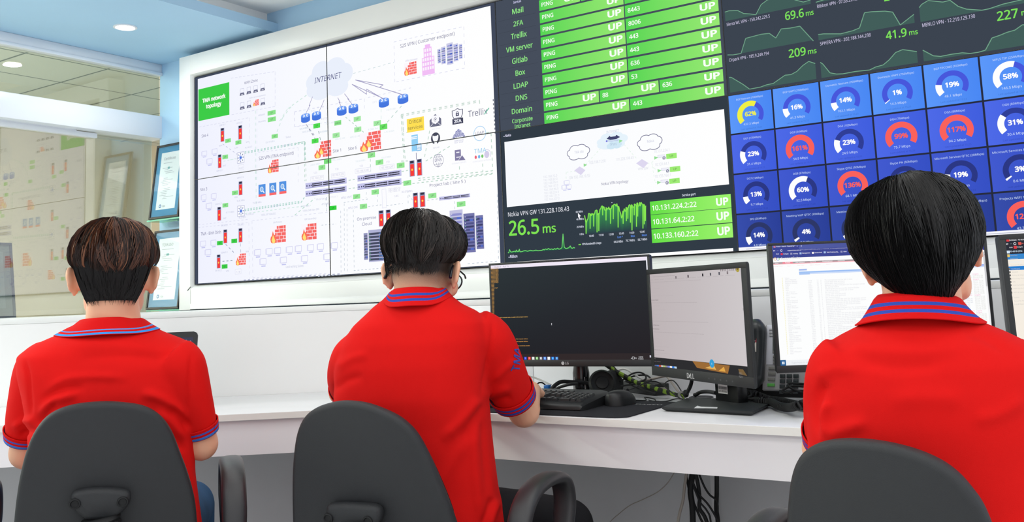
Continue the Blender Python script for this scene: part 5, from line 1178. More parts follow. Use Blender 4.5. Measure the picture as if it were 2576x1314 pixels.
S = Sheet(O, U, W); draw_laptop(S, (.013, .022, lw - .013, lh - .018)); put('screen', S.mesh('screen', None, .0001), M_screen, tl_, None)
Nh = V((Nn[0], Nn[1], 0)); Nh = nrm(Nh); Bk = O + Nh * .004
m = MB(); m.prism([(0, 0), (lw, 0), (lw, .235), (0, .235)], DZ + .0006 - Bk[2], DZ + .016 - Bk[2], .003, frame=(Bk, U, Nh, (0, 0, 1))); m.build('keyboard_deck', M_monsoft, tl_)
m = MB()
for i in range(5):
    for k in range(14): m.prism([(.02 + k * .0222, .03 + i * .02), (.02 + k * .0222 + .019, .03 + i * .02), (.02 + k * .0222 + .019, .047 + i * .02), (.02 + k * .0222, .047 + i * .02)], DZ + .016 - Bk[2], DZ + .018 - Bk[2], frame=(Bk, U, Nh, (0, 0, 1)))
m.build('keys', M_gloss, tl_, None)['kind'] = 'stuff'
# ================================================================ things lying on the desk
M_rub = mat('black_rubber', (26, 27, 29), 0.6, 0.35)
M_mat = mat('cloth_mouse_mat', (40, 41, 46), 0.9, 0.2, noise=0.06, nscale=400, bump=.2, bscale=1500)
M_key = mat('key_cap', (33, 35, 38), 0.42, 0.5)
M_kb = mat('keyboard_plastic', (28, 30, 32), 0.45, 0.5)
M_cablew = mat('white_cable', (214, 214, 212), 0.5)
M_cableg = mat('grey_cable', (168, 160, 152), 0.5)
M_blueplug = mat('blue_plug', (26, 108, 190), 0.35)
# mouse mat
mx0, mx1, my0, my1 = 2.69, 3.166, -1.146, -.815; r = .022
pts = [(mx0, my0), (mx1 - r * 2.2, my0)] + [(mx1 - r * 2.2 * (1 - math.sin(a)), my0 + r * 1.6 * (1 - math.cos(a))) for a in np.linspace(.2, 1.57, 6)] + [(mx1, my1), (mx0, my1)]
m = MB(); m.prism(pts, DZ + .0004, DZ + .0034, .0008)
o = m.build('mouse_mat', M_mat); tag(o, 'black cloth mouse mat with a white brand line under keyboard and mouse', 'mouse mat')
MT = DZ + .0036
S = Sheet((0, 0, MT - .00005), (1, 0, 0), (0, 1, 0)); q0 = on_z(1600, 1017, MT); q1 = on_z(1662, 1019, MT)
S.textuv('DAREU', q0[0], q0[1] - .006, .011, (214, 214, 214), q1[0] - q0[0] + .004, 'l', 0, 1); S.poly([(q0[0] - .022, q0[1] - .006), (q0[0] - .008, q0[1] - .008), (q0[0] - .006, q0[1] + .004), (q0[0] - .020, q0[1] + .007)], (226, 62, 44), 1)
join_into(o, S.mesh('p', None, .0001, .0001), M_ink)
# keyboard
kx0, kx1, ky0, ky1 = 2.560, 3.001, -1.068, -.888
t = thing('keyboard', 'wired black full size keyboard on the mouse mat', 'keyboard', ((kx0 + kx1) / 2, (ky0 + ky1) / 2, MT))
def kz(y): return MT + .018 + (y - ky0) / (ky1 - ky0) * .018
m = MB(); n = 10; prof = []
for (y, z0, z1, ins) in ((ky0, .002, .010, .006), (ky0 + .006, .0004, .0165, .002), (ky0 + .03, .0004, None, 0), (ky1 - .012, .0004, None, .004), (ky1, .004, None, .03)):
    zt_ = MT + z1 if z1 else kz(y); a, b = kx0 + ins, kx1 - ins
    prof.append([(a, y, MT + z0), (b, y, MT + z0), (b + .0, y, zt_ - .006), (b - .008, y, zt_), (a + .008, y, zt_), (a, y, zt_ - .006)])
m.rings(prof); m.build('case', M_kb, t)
rows = [(.030, [(.0, 1.25), (1.25, 1.25), (2.5, 1.25), (3.75, 6.25), (10, 1.25), (11.25, 1.25), (12.5, 1.25), (13.75, 1.25), (15.25, 1), (16.25, 1), (17.25, 1), (18.5, 2), (20.5, 1), (21.5, 1)]),
        (.047, [(0, 2.25)] + [(2.25 + i, 1) for i in range(10)] + [(12.25, 2.75), (16.25, 1), (18.5, 1), (19.5, 1), (20.5, 1), (21.5, 1)]),
        (.064, [(0, 1.75)] + [(1.75 + i, 1) for i in range(11)] + [(12.75, 2.25), (18.5, 1), (19.5, 1), (20.5, 1), (21.5, 1)]),
        (.081, [(0, 1.5)] + [(1.5 + i, 1) for i in range(12)] + [(13.5, 1.5), (15.25, 1), (16.25, 1), (17.25, 1), (18.5, 1), (19.5, 1), (20.5, 1), (21.5, 1)]),
        (.098, [(i, 1) for i in range(13)] + [(13, 2), (15.25, 1), (16.25, 1), (17.25, 1), (18.5, 1), (19.5, 1), (20.5, 1), (21.5, 1)]),
        (.122, [(0, 1)] + [(2 + i, 1) for i in range(4)] + [(6.5 + i, 1) for i in range(4)] + [(11 + i, 1) for i in range(4)] + [(15.25, 1), (16.25, 1), (17.25, 1)])]
u_ = (kx1 - kx0 - .034) / 22.5; keys = []
legend = Sheet((0, 0, 0), (1, 0, 0), (0, 1, 0))
for dy, ks in rows:
    for x, wd in ks:
        keys.append((kx0 + .017 + x * u_, ky0 + dy, wd * u_ - .0022))
keys.sort(key=lambda k: -k[0])
def keycap(mb, x, y, w, ink=None):
    z = kz(y) - .001; d = .0160; i = .0026; zz = .0075
    lo = [(x, y, z), (x + w, y, z), (x + w, y + d, z), (x, y + d, z)]; hi = [(x + i, y + i * .7, z + zz), (x + w - i, y + i * .7, z + zz), (x + w - i, y + d - i, z + zz + .001), (x + i, y + d - i, z + zz + .001)]
    mb.rings([lo, hi], cap=ink is None)
    if ink is not None:                       # printed mark set into the top face
        zm = z + zz + .0005; a, b, e, f = ink; mk = [(a, b, zm), (e, b, zm), (e, f, zm), (a, f, zm)]
        mb.add(hi + mk, [(0, 1, 5, 4), (1, 2, 6, 5), (2, 3, 7, 6), (3, 0, 4, 7)], 0); mb.add(mk, [(0, 1, 2, 3)], 1)
M_leg = mat('key_legend', (206, 206, 208), .6)
for k, (x, y, w) in enumerate(keys[:100]):
    mb = MB()
    if w > .02: keycap(mb, x, y, w, (x + .0045, y + .007, x + .010, y + .0092))
    else: keycap(mb, x, y, w, (x + .0045, y + .0085, x + .0072, y + .0115) if (k * 7) % 11 else None)
    o = mb.build('key', [M_key, M_leg], t, None)
    bm_ = bmesh.new(); bm_.from_mesh(o.data); bmesh.ops.remove_doubles(bm_, verts=bm_.verts, dist=1e-6); bm_.to_mesh(o.data); bm_.free()
if len(keys) > 100:
    mb = MB()
    for x, y, w in keys[100:]: keycap(mb, x, y, w)
    mb.build('keys', M_key, t, None)['kind'] = 'stuff'
L = Sheet((0, 0, kz(ky1 - .02) + .0006), (1, 0, 0), nrm((0, 1, .066))); L.textuv('logitech', kx1 - .074, ky1 - .031, .0065, (206, 206, 210), None, 'l', 1, 1)
join_into([c for c in t.children if c.name.startswith('case')][0], L.mesh('p', None, .0001, .0002), M_ink)
# mouse
t = thing('computer_mouse', 'black rounded computer mouse on the mat right of the keyboard', 'mouse', (3.034, -.905, MT))
m = MB(); rg = []
mc = V((3.034, -.905, MT + .0005)); ma = math.radians(8); ux = V((math.cos(ma), -math.sin(ma), 0)); uy = V((math.sin(ma), math.cos(ma), 0))
for k in range(15):
    s_ = -1 + 2 * k / 14.0; wd = .031 * (1 - abs(s_) ** 3.2) ** .5 * (1 - .06 * s_) + .0006; ht = .040 * (1 - abs((s_ + .25) / 1.3) ** 2.4) ** .7 if abs((s_ + .25) / 1.3) < 1 else .002
    ht = max(ht, .003); ring = []
    for j in range(20):
        a = 2 * math.pi * j / 20; ca, sa = math.cos(a), math.sin(a)
        z = ht * (max(sa, 0) ** .8) if sa > 0 else 0
        ring.append(mc + uy * (s_ * .055) + ux * (math.copysign(abs(ca) ** .7, ca) * wd) + V((0, 0, z)))
    rg.append(ring)
m.rings(rg); m.build('body', M_kb, t, 60)
m = MB(); m.tube([mc + uy * .030 + V((0, 0, .031)) - ux * .004, mc + uy * .030 + V((0, 0, .031)) + ux * .004], .009, 14); m.build('wheel', M_rub, t)
L = Sheet(mc + V((0, 0, .0402)), ux, nrm(uy - V((0, 0, .16)))); L.textuv('logitech', 0, -.004, .0052, (204, 206, 206), None, 'c', 1, 1)
join_into([c for c in t.children if c.name.startswith('body')][0], L.mesh('p', None, .0001, .0004), M_ink)
# headset lying behind the keyboard
t = thing('headset', 'black headset with a slim band lying behind the keyboard', 'headset', (2.84, -.77, DZ))
m = MB(); hp = spline([at(1386, 984, 2.80), at(1394, 972, 2.80), at(1412, 961, 2.81), at(1440, 961.5, 2.82), at(1470, 963, 2.83), at(1490, 966, 2.82)], 6)
m.tube(hp, .0062, 8); hp2 = spline([at(1390, 984, 2.79), at(1410, 974, 2.76), at(1432, 968, 2.74), at(1452, 966, 2.76)], 6); m.tube(hp2, .0045, 8); m.build('headband', M_rub, t)
ec = at(1515, 970, 2.75); ec[2] = DZ + .048; ax = nrm(CAM - ec + V((.3, 0, .9)))
m = MB(); m.lathe([(0, -.012), (.034, -.012), (.040, -.004), (.040, .004), (.034, .010), (.030, .006), (.020, .004), (.018, .007), (0, .008)], ec, ax, 32); m.build('ear_cup', M_rub, t)
ec2 = at(1545, 972, 2.84); ec2[2] = DZ + .041
m = MB(); m.lathe([(0, -.012), (.032, -.012), (.038, -.004), (.038, .004), (.032, .010), (0, .008)], ec2, nrm((1, -.2, .35)), 28); m.build('ear_cup', M_rub, t)
m = MB(); m.tube(spline([at(1493, 972, 2.76), at(1487, 955, 2.82), at(1493, 942, 2.85), at(1515, 940, 2.86), at(1538, 943, 2.86), at(1545, 951, 2.85), at(1540, 959, 2.82), at(1530, 954, 2.82), at(1505, 949, 2.84), at(1489, 950, 2.83), at(1485, 960, 2.8), at(1488, 975, 2.78)], 6), .0019, 6); m.build('cord', M_rub, t)
# power adapter
a0, a1 = on_z(1557, 985, DZ), on_z(1648, 997, DZ)
U = nrm((a1 - a0)); Nn = V((U[1], -U[0], 0)); wl = np.linalg.norm(a1 - a0)
t = thing('power_adapter', 'black power adapter brick behind the mouse', 'adapter', (a0 + a1) / 2)
m = MB(); m.prism([(0, .0006), (wl, .0006), (wl, .034), (0, .034)], -.055, 0, .004, frame=(a0, U, (0, 0, 1), Nn)); m.build('brick', M_kb, t)
m = MB(); m.prism([(wl, .010), (wl + .012, .010), (wl + .012, .024), (wl, .024)], -.038, -.018, .002, frame=(a0, U, (0, 0, 1), Nn)); m.build('socket', M_cableg, t)
def cable(name, label, pts, r, m_, n=6, group=None):
    q = MB(); q.tube(spline(pts, n), r, 8); o = q.build(name, m_); tag(o, label, 'cable', group); return o
# braided power lead: black with lime stripes
mb_ = mat('braided_sleeve', (24, 28, 24), 0.7); nt = mb_.node_tree; b = nt.nodes['Principled BSDF']
tc = nt.nodes.new('ShaderNodeTexCoord'); wv = nt.nodes.new('ShaderNodeTexWave'); wv.inputs['Scale'].default_value = 11; wv.inputs['Distortion'].default_value = 5; wv.inputs['Detail'].default_value = 2; wv.inputs['Detail Scale'].default_value = 2
rp = nt.nodes.new('ShaderNodeValToRGB'); rp.color_ramp.elements[0].position = .55; rp.color_ramp.elements[0].color = (*lin((24, 28, 24)), 1); rp.color_ramp.elements[1].position = .72; rp.color_ramp.elements[1].color = (*lin((126, 160, 44)), 1)
nt.links.new(tc.outputs['Object'], wv.inputs[0]); nt.links.new(wv.outputs[0], rp.inputs[0]); nt.links.new(rp.outputs[0], b.inputs['Base Color'])
cable('braided_cable', 'thick black cable with lime green stripes running down to the desk', [at(1520, 915, 2.86), at(1545, 932, 2.86), at(1572, 947, 2.84), at(1600, 962, 2.8), at(1640, 975, 2.74), at(1680, 988, 2.70), at(1722, 1000, 2.67)], .0066, mb_, 8)
cable('black_cable', 'straight black cable beside the striped cable', [at(1536, 915, 2.87), at(1556, 938, 2.86), at(1580, 960, 2.83), at(1600, 975, 2.78), at(1650, 992, 2.71)], .0032, M_rub)
cable('white_cable', 'white network cable arching behind the striped cable', [at(1530, 952, 2.9), at(1545, 938, 2.9), at(1560, 930, 2.9), at(1578, 931, 2.89), at(1606, 949, 2.87), at(1642, 967, 2.85)], .0034, M_cablew)
cable('grey_cable', 'pale grey cable bent under the pinkish screen', [at(1610, 960, 2.86), at(1640, 954, 2.85), at(1668, 947.5, 2.84), at(1679, 949, 2.83), at(1692, 966, 2.78), at(1706, 985, 2.72), at(1718, 998, 2.68)], .0036, M_cableg)
cable('black_cable', 'loose black cable coil lying behind the striped cable', [at(1560, 960, 2.84), at(1572, 953, 2.86), at(1592, 940, 2.87), at(1612, 938, 2.87), at(1624, 946, 2.86), at(1622, 956, 2.84), at(1600, 962, 2.82), at(1575, 960, 2.82), at(1590, 948, 2.87), at(1622, 944, 2.88), at(1636, 952, 2.86), at(1634, 960, 2.83), at(1600, 966, 2.8), at(1562, 972, 2.8)], .0028, M_rub)
cable('black_cable', 'thin black cable looping up in front of the striped cable', [at(1570, 985, 2.66), at(1600, 975, 2.67), at(1625, 963, 2.70), at(1648, 960, 2.72), at(1668, 970, 2.70), at(1690, 988, 2.67), at(1708, 1001, 2.63)], .0018, M_rub)
cable('black_cable', 'thin black cable running under the pinkish screen to the cable ring', [at(1668, 974, 2.75), at(1676, 962, 2.78), at(1690, 957, 2.79), at(1702, 966, 2.76), at(1716, 988, 2.69), at(1724, 1000, 2.655)], .0018, M_rub)
cable('mouse_cable', 'thin black mouse cable curling on the desk', [V((3.042, -.852, MT + .006)), V((3.06, -.80, DZ + .003)), on_z(1622, 1000, DZ + .002), on_z(1645, 1004, DZ + .002), on_z(1648, 1010, DZ + .002), on_z(1632, 1007, DZ + .002), on_z(1650, 1010.5, DZ + .004), on_z(1676, 1010, DZ + .002), on_z(1700, 1004, DZ + .002), on_z(1718, 1005, DZ + .002)], .0016, M_rub)
cable('monitor_cable', 'thick black cable hanging from the pinkish screen', [at(1742, 948, 2.52), at(1738, 968, 2.54), at(1732, 982, 2.57), at(1726, 992, 2.6)], .0055, M_rub)
pb = at(1725, 991, 2.6); m = MB(); m.ball(pb, (.009, .009, .011)); o = m.build('cable_plug', M_rub); tag(o, 'round black plug at the end of the hanging monitor cable', 'plug')
cable('power_cable', 'thick black cable curving from behind the square base into the desk hole', [on_z(1748, 1000, DZ) + V((0, 0, .007)), at(1750, 994, 2.70), at(1762, 987.5, 2.69), at(1780, 986, 2.64), at(1801, 989, 2.565)], .0055, M_rub)
pr_ = on_z(1716, 1004, DZ + .001); pr_[2] = DZ + .012
m = MB(); m.lathe([(.005, -.004), (.011, -.005), (.0125, 0), (.011, .005), (.005, .004), (.005, -.004)], pr_, nrm((.5, -.8, .3)), 20); o = m.build('cable_ring', mat('clear_grey_plastic', (150, 150, 146), .3)); tag(o, 'small translucent grey ring holding the cables together', 'cable ring')
# network lead at the left of the headset
cable('white_cable', 'white network cable with a blue plug beside the hand', [at(1300, 944, 2.92), at(1332, 947.5, 2.9), at(1356, 955, 2.88), at(1386, 969, 2.84)], .0030, M_cablew)
pl = at(1377, 974.5, 2.82)
m = MB(); m.box(pl - V((.009, .008, .007)), pl + V((.009, .008, .007)), .002); o = m.build('network_plug', M_blueplug); tag(o, 'blue network plug lying behind the keyboard', 'plug')
cable('black_cable', 'thin black cable end beside the blue plug', [at(1350, 968, 2.84), at(1356, 963.5, 2.84), at(1364, 963.5, 2.84), at(1372, 969, 2.84)], .0022, M_rub)
# ---- desk telephone
M_silver = mat('silver_plastic', (186, 186, 188), 0.35, 0.5); M_phkey = mat('dark_green_key', (44, 52, 54), 0.4); M_greykey = mat('grey_key', (132, 132, 128), 0.4); M_hand = mat('handset_plastic', (44, 48, 51), 0.33, 0.5, bump=.05, bscale=800)
t = thing('desk_telephone', 'silver and black desk telephone behind the ticket list monitor', 'telephone', (3.45, -.7, DZ))
U = nrm((1, .06, 0)); pb = on_z(1917, 1014, DZ + .001); tl = 0.42; W = nrm(V((-.06 * .3, .3, 1.0))); N = nrm(np.cross(U, W)); O = pb + V((0, 0, .02)); fr = (O, U, W, N)
Sp = Sheet(O, U, W); S0 = Sp
u0 = Sp.uv(1917, 976)[0]; vB = Sp.uv(1918, 981)[1]; vT = Sp.uv(1935, 814)[1]
pw = .215
m = MB(); m.prism([(u0, vB), (u0 + pw, vB), (u0 + pw, vT - .01), (u0 + pw - .01, vT), (u0 + .012, vT), (u0 + .002, vT - .012)], -.022, 0.0, .004, frame=fr); m.build('face', M_silver, t)
m = MB(); m.prism([(u0 - .075, vB - .012), (u0 + pw, vB - .012), (u0 + pw, vB + .16), (u0 - .075, vB + .16)], -.05, -.023, .004, frame=fr); m.build('body', M_rub, t)
vM = Sp.uv(1930, 918)[1]
m = MB(); m.prism([(u0 + .010, vM), (u0 + pw - .01, vM), (u0 + pw - .01, vT - .004), (u0 + .012, vT - .004)], -.001, .0012, .0006, frame=fr); m.build('display_panel', mat('pale_panel', (226, 228, 238), .4), t)
m = MB(); q = Sp.uv(1944, 846); q2 = Sp.uv(1944, 890); m.prism([(q[0], q2[1]), (q[0] + .12, q2[1]), (q[0] + .12, q[1]), (q[0], q[1])], .001, .0022, .0005, frame=fr); m.build('display', mat('grey_glass', (110, 116, 112), .15), t)
for y in (830, 838, 845): q = Sp.uv(1936, y); m = MB(); m.prism([(q[0], q[1] - .0025), (q[0] + .016, q[1] - .0025), (q[0] + .016, q[1] + .0025), (q[0], q[1] + .0025)], .001, .004, .001, frame=fr); m.build('line_key', M_silver, t)
for y in (887, 898, 906, 914): q = Sp.uv(1945, y); m = MB(); m.prism([(q[0], q[1] - .0035), (q[0] + .014, q[1] - .0035), (q[0] + .014, q[1] + .0035), (q[0], q[1] + .0035)], .001, .005, .002, frame=fr); m.build('menu_key', M_greykey, t)
for y, mm in ((927.5, M_greykey), (941, M_greykey), (955, M_greykey), (969.5, mat('green_key', (96, 190, 84), .4))):
    q = Sp.uv(1934 - (y - 927) * .07, y); m = MB(); m.prism([(q[0], q[1] - .0042), (q[0] + .020, q[1] - .0042), (q[0] + .020, q[1] + .0042), (q[0], q[1] + .0042)], 0, .005, .0018, frame=fr); m.build('function_key', mm, t)
for r in range(4):
    for c in range(3):
        q = Sp.uv(1963 + c * 16.8 - r * .5, 952 + r * 13.2); m = MB(); m.prism([(q[0], q[1]), (q[0] + .0135, q[1]), (q[0] + .0135, q[1] + .0105), (q[0], q[1] + .0105)], 0, .006, .0015, frame=fr); m.build('number_key', M_phkey, t, 40)
m = MB(); rg = []; hx = Sp.uv(1903, 900)[0]; hw = .0275; b0 = Sp.uv(1903, 975)[1] - .004; b1 = Sp.uv(1903, 809)[1]
for k in range(17):
    f = k / 16.0; v = b0 + (b1 - b0) * f; e = min(1, math.sin(math.pi * max(.02, min(.98, f))) * 3.2) ** .55; th = .020 + .012 * (abs(f - .5) * 2) ** 2; ring = []
    for j in range(18):
        a = 2 * math.pi * j / 18; ca, sa = math.cos(a), math.sin(a)
        ring.append(O + U * (hx + .007 * (f - .5) + hw * e * math.copysign(abs(ca) ** .8, ca)) + W * v + N * (.014 + th * e * math.copysign(abs(sa) ** .8, sa)))
    rg.append(ring)
m.rings(rg); hd = m.build('handset', M_hand, t, 60)
L = Sheet(O, U, W); L_w, L_h = .034, .052
L.ruv(0, .026, L_w, L_h, (206, 58, 78), 0); L.ruv(0, 0, L_w, .026, (222, 216, 208), 0); L.ell((.006, .045), .0036, .0036, (240, 236, 236), 1, 14); L.textuv('LG', .0125, .0418, .0062, (244, 240, 240), None, 'l', 1, 1)
for k, wd in ((.036, .02), (.0325, .024), (.029, .028)): L.ruv(.004, k, .004 + wd, k + .0012, (236, 190, 196), 1)
L.textuv('1503', .010, .0165, .0055, (176, 40, 46), None, 'l', 1, 1); x = .004; rr = random.Random(4)
while x < .030: b = .0006 + .001 * rr.random(); L.ruv(x, .002, x + b, .009, (60, 56, 56), 1); x += b + .0009
me = L.mesh('sticker', None, .0001); uc, vc = Sp.uv(1897, 868)
for v in me.vertices:
    p = V(v.co) - L.O; a, b_, c_ = p @ L.U, p @ L.W, p @ L.N; ph = (a - L_w / 2) / .031 - .25
    v.co = O + U * (hx + .001 + math.sin(ph) * (.0285 + c_)) + W * (vc + (b_ - L_h / 2) - .006 * math.sin(ph)) + N * (.013 + math.cos(ph) * (.0235 + c_))
put('price_sticker', me, M_ink, t, None)
def coil(pts, R, r, pitch):
    P = spline(pts, 14); out = []; acc = 0.0; u = None
    L_ = [0.0]
    for a, b in zip(P[:-1], P[1:]): L_.append(L_[-1] + np.linalg.norm(b - a))
    n = int(L_[-1] / pitch * 10); P = np.array(P)
    for k in range(n + 1):
        s_ = L_[-1] * k / n; c = np.array([np.interp(s_, L_, P[:, i]) for i in range(3)]); c2 = np.array([np.interp(min(L_[-1], s_ + .004), L_, P[:, i]) for i in range(3)])
        T = nrm(c2 - c) if k < n else T
        if u is None: u = nrm(np.cross(T, [0, 0, 1.0]))
        u = nrm(u - T * (u @ T)); w = np.cross(T, u); a = 2 * math.pi * k / 10
        out.append(c + R * (math.cos(a) * u + math.sin(a) * w))
    return out
hz = DZ + .013
cp = [on_z(1890, 990, hz + .015), on_z(1908, 996, hz + .012), on_z(1935, 1006, hz), on_z(1965, 1010, hz), on_z(1990, 1016, hz), on_z(2030, 1024, hz), on_z(2060, 1030, hz)]
m = MB(); m.tube(coil(cp, .0085, .0028, .0068), .0030, 5); m.build('coiled_cord', M_rub, t)
cp = [on_z(1893, 1004, hz), on_z(1912, 1012, hz), on_z(1940, 1013, hz + .002), on_z(1960, 1022, hz + .001), on_z(1985, 1026, hz + .003), on_z(2010, 1020, hz + .018), on_z(2045, 1012, hz + .02)]
m = MB(); m.tube(coil(cp, .0085, .0028, .0068), .0030, 5); m.build('coiled_cord', M_rub, t)
cable('cable_bundle', 'bundle of black cable loops hanging over the telephone keys', [at(2030, 985, 2.36), at(2000, 984, 2.38), at(1978, 990, 2.39), at(1968, 984, 2.4), at(1985, 974, 2.4), at(2010, 972, 2.38), at(2035, 975, 2.36), at(2030, 968, 2.37), at(2005, 966, 2.39), at(1988, 965, 2.4), at(1984, 970, 2.4), at(1996, 980, 2.38), at(2030, 991, 2.36), at(2040, 998, 2.35)], .0032, M_rub)
cable('black_cable', 'black cable tangle behind the square monitor base', [at(1863, 978, 2.5), at(1880, 985, 2.5), at(1872, 1000, 2.48), at(1890, 996, 2.48), at(1885, 985, 2.5), at(1868, 990, 2.5), at(1876, 1003, 2.47), at(1900, 1004, 2.46)], .0036, M_rub)
# ---- cables under the desk
uy_ = -.80
def under(name, label, px, r, m_, y=uy_, grp=None): return cable(name, label, [on_y(a, b, y + c) for a, b, c in px], r, m_, 8, grp)
under('hanging_cable', 'grey cable hanging at the left of the bundle under the desk', [(1727, 1192, 0), (1722, 1225, 0), (1718, 1260, 0), (1708, 1300, 0), (1702, 1345, 0), (1696, 1420, 0)], .0044, M_cableg)
under('hanging_cable', 'thickest black cable in the bundle hanging under the desk', [(1742, 1192, .01), (1737, 1235, .01), (1741, 1270, .01), (1743, 1315, .01), (1744, 1420, .01)], .0088, M_rub)
under('hanging_cable', 'black cable bowing right in the bundle under the desk', [(1750, 1192, -.01), (1757, 1225, -.01), (1760, 1255, -.01), (1760, 1280, -.01), (1778, 1314, -.01), (1800, 1420, -.01)], .0056, M_rub)
under('hanging_cable', 'thin black cable running right to the strip under the desk', [(1758, 1192, .0), (1772, 1225, .0), (1785, 1245, .0), (1803, 1262, .0), (1806, 1300, 0), (1808, 1420, 0)], .0030, M_rub)
under('hanging_cable', 'thin black cable crossing the bundle under the desk', [(1727, 1200, .02), (1737, 1245, .02), (1760, 1300, .02), (1772, 1330, .02), (1790, 1420, .02)], .0036, M_rub)
under('hanging_cable', 'thin black cable fanning out low in the bundle under the desk', [(1741, 1210, -.02), (1757, 1243, -.02), (1780, 1268, -.02), (1800, 1300, -.02), (1812, 1330, -.02), (1830, 1420, -.02)], .0030, M_rub)
under('hanging_cable', 'lowest thin black cable curving right in the bundle under the desk', [(1745, 1225, -.03), (1760, 1262, -.03), (1778, 1285, -.03), (1788, 1314, -.03), (1795, 1420, -.03)], .0028, M_rub)
under('hanging_cable', 'thick straight black cable beside the grey strip under the desk', [(1803, 1195, 0.03), (1803, 1240, .03), (1802, 1280, .03), (1806, 1320, .03), (1806, 1420, .03)], .0066, M_rub)
under('wall_wire', 'thin pale wire sagging along the panel under the desk', [(1697, 1188, .19), (1680, 1215, .19), (1655, 1238, .19), (1620, 1256, .19), (1585, 1272, .19), (1555, 1295, .19), (1532, 1318, .19), (1500, 1370, .19)], .0014, M_cableg)
t_ = on_y(1789, 1200, -.62); t2_ = on_y(1799, 1200, -.62)
m = MB(); m.box((t_[0], -.63, .0), (t2_[0] + .002, -.612, DZ - .0195), .001); o = m.build('cable_strip', M_panelgrey); tag(o, 'narrow grey upright strip under the desk behind the cable bundle', 'strip')
# ================================================================ people
from mathutils.bvhtree import BVHTree
def remesh(me, voxel, smooth=3, fac=.5):
    """weld overlapping shapes into one continuous skin"""
    o = bpy.data.objects.new('tmp', me); COL.objects.link(o)
    r = o.modifiers.new('r', 'REMESH'); r.mode = 'VOXEL'; r.voxel_size = voxel; r.use_smooth_shade = True
    if smooth: q = o.modifiers.new('s', 'SMOOTH'); q.factor = fac; q.iterations = smooth
    dg = bpy.context.evaluated_depsgraph_get(); dg.update()
    out = bpy.data.meshes.new_from_object(o.evaluated_get(dg)); bpy.data.objects.remove(o); bpy.data.meshes.remove(me)
    return out
def project(P):
    d = np.asarray(P) - CAM; z = d @ _F
    return np.stack([1288 + F_PX * (d @ _R) / z, PPY - F_PX * (d @ _U) / z], -1), z
def vcos(me):
    a = np.empty(len(me.vertices) * 3); me.vertices.foreach_get('co', a); return a.reshape(-1, 3)
def vnor(me):
    a = np.empty(len(me.vertices) * 3, dtype=np.float32); me.vertex_normals.foreach_get('vector', a); return a.reshape(-1, 3).astype(float)
def ell_ring(c, u, w, a, b, n=28, p=2.3):
    out = []
    for j in range(n):
        t = 2 * math.pi * j / n; ca, sa = math.cos(t), math.sin(t)
        out.append(c + u * (a * math.copysign(abs(ca) ** (2 / p), ca)) + w * (b * math.copysign(abs(sa) ** (2 / p), sa)))
    return out

def skin_mat(name, rgb):
    m = mat(name, rgb, 0.48, 0.4, sss=0.0, bump=0.04, bscale=900)
    nt = m.node_tree; b = nt.nodes['Principled BSDF']
    a = nt.nodes.new('ShaderNodeAttribute'); a.attribute_name = 'stubble'
    n = nt.nodes.new('ShaderNodeTexNoise'); n.inputs['Scale'].default_value = 900; n.inputs['Detail'].default_value = 2
    tc = nt.nodes.new('ShaderNodeTexCoord'); nt.links.new(tc.outputs['Object'], n.inputs[0])
    ml = nt.nodes.new('ShaderNodeMath'); ml.operation = 'MULTIPLY_ADD'; ml.inputs[1].default_value = .5; ml.inputs[2].default_value = .75; nt.links.new(n.outputs[0], ml.inputs[0])
    mm = nt.nodes.new('ShaderNodeMath'); mm.operation = 'MULTIPLY'; mm.use_clamp = True; nt.links.new(a.outputs['Fac'], mm.inputs[0]); nt.links.new(ml.outputs[0], mm.inputs[1])
    n3 = nt.nodes.new('ShaderNodeTexNoise'); n3.inputs['Scale'].default_value = 14; nt.links.new(tc.outputs['Object'], n3.inputs[0])
    r3 = nt.nodes.new('ShaderNodeValToRGB'); c = lin(rgb); r3.color_ramp.elements[0].color = (c[0] * .94, c[1] * .86, c[2] * .84, 1); r3.color_ramp.elements[1].color = (c[0] * 1.04, c[1] * 1.06, c[2] * 1.06, 1); nt.links.new(n3.outputs[0], r3.inputs[0])
    mx = nt.nodes.new('ShaderNodeMix'); mx.data_type = 'RGBA'; nt.links.new(mm.outputs[0], mx.inputs[0]); nt.links.new(r3.outputs[0], mx.inputs[6]); mx.inputs[7].default_value = (*lin((46, 38, 34)), 1)
    nt.links.new(mx.outputs[2], b.inputs['Base Color'])
    return m
M_skin = skin_mat('skin', (238, 184, 152))
def fabric_mat(name, rgb, scale=1400, noise=.03):
    m = mat(name, rgb, 0.85, 0.15, noise=noise, nscale=9, bump=.25, bscale=scale, sheen=.0)
    return m
M_shirt = fabric_mat('red_pique', (220, 20, 18))
M_jeans = fabric_mat('blue_denim', (52, 86, 124), 1100, .14)
M_trous = fabric_mat('black_trousers', (30, 30, 33), 1100, .06)
M_shoe = mat('dark_shoe', (34, 34, 38), .4)
M_eye = mat('eye_white', (232, 230, 226), .2); M_iris = mat('iris', (38, 26, 20), .2)
def stripe_mat(name, bands, base=(216, 18, 20)):
    """knit collar or cuff with woven stripes; bands of the 'across' value get the stripe colour"""
    m = mat(name, base, 0.85, 0.15, bump=.25, bscale=1500)
    nt = m.node_tree; b = nt.nodes['Principled BSDF']; a = nt.nodes.new('ShaderNodeAttribute'); a.attribute_name = 'across'
    r = nt.nodes.new('ShaderNodeValToRGB'); r.color_ramp.interpolation = 'CONSTANT'; e = r.color_ramp.elements
    e[0].position = 0; e[0].color = (*lin(base), 1); e.remove(e[1])
    for p0, p1, c in bands:
        x = e.new(p0); x.color = (*lin(c), 1)
        if p1 < 1: y = e.new(p1); y.color = (*lin(base), 1)
    nt.links.new(a.outputs['Fac'], r.inputs[0]); nt.links.new(r.outputs[0], b.inputs['Base Color'])
    return m
BLU = (52, 78, 176); SKY = (74, 146, 232)
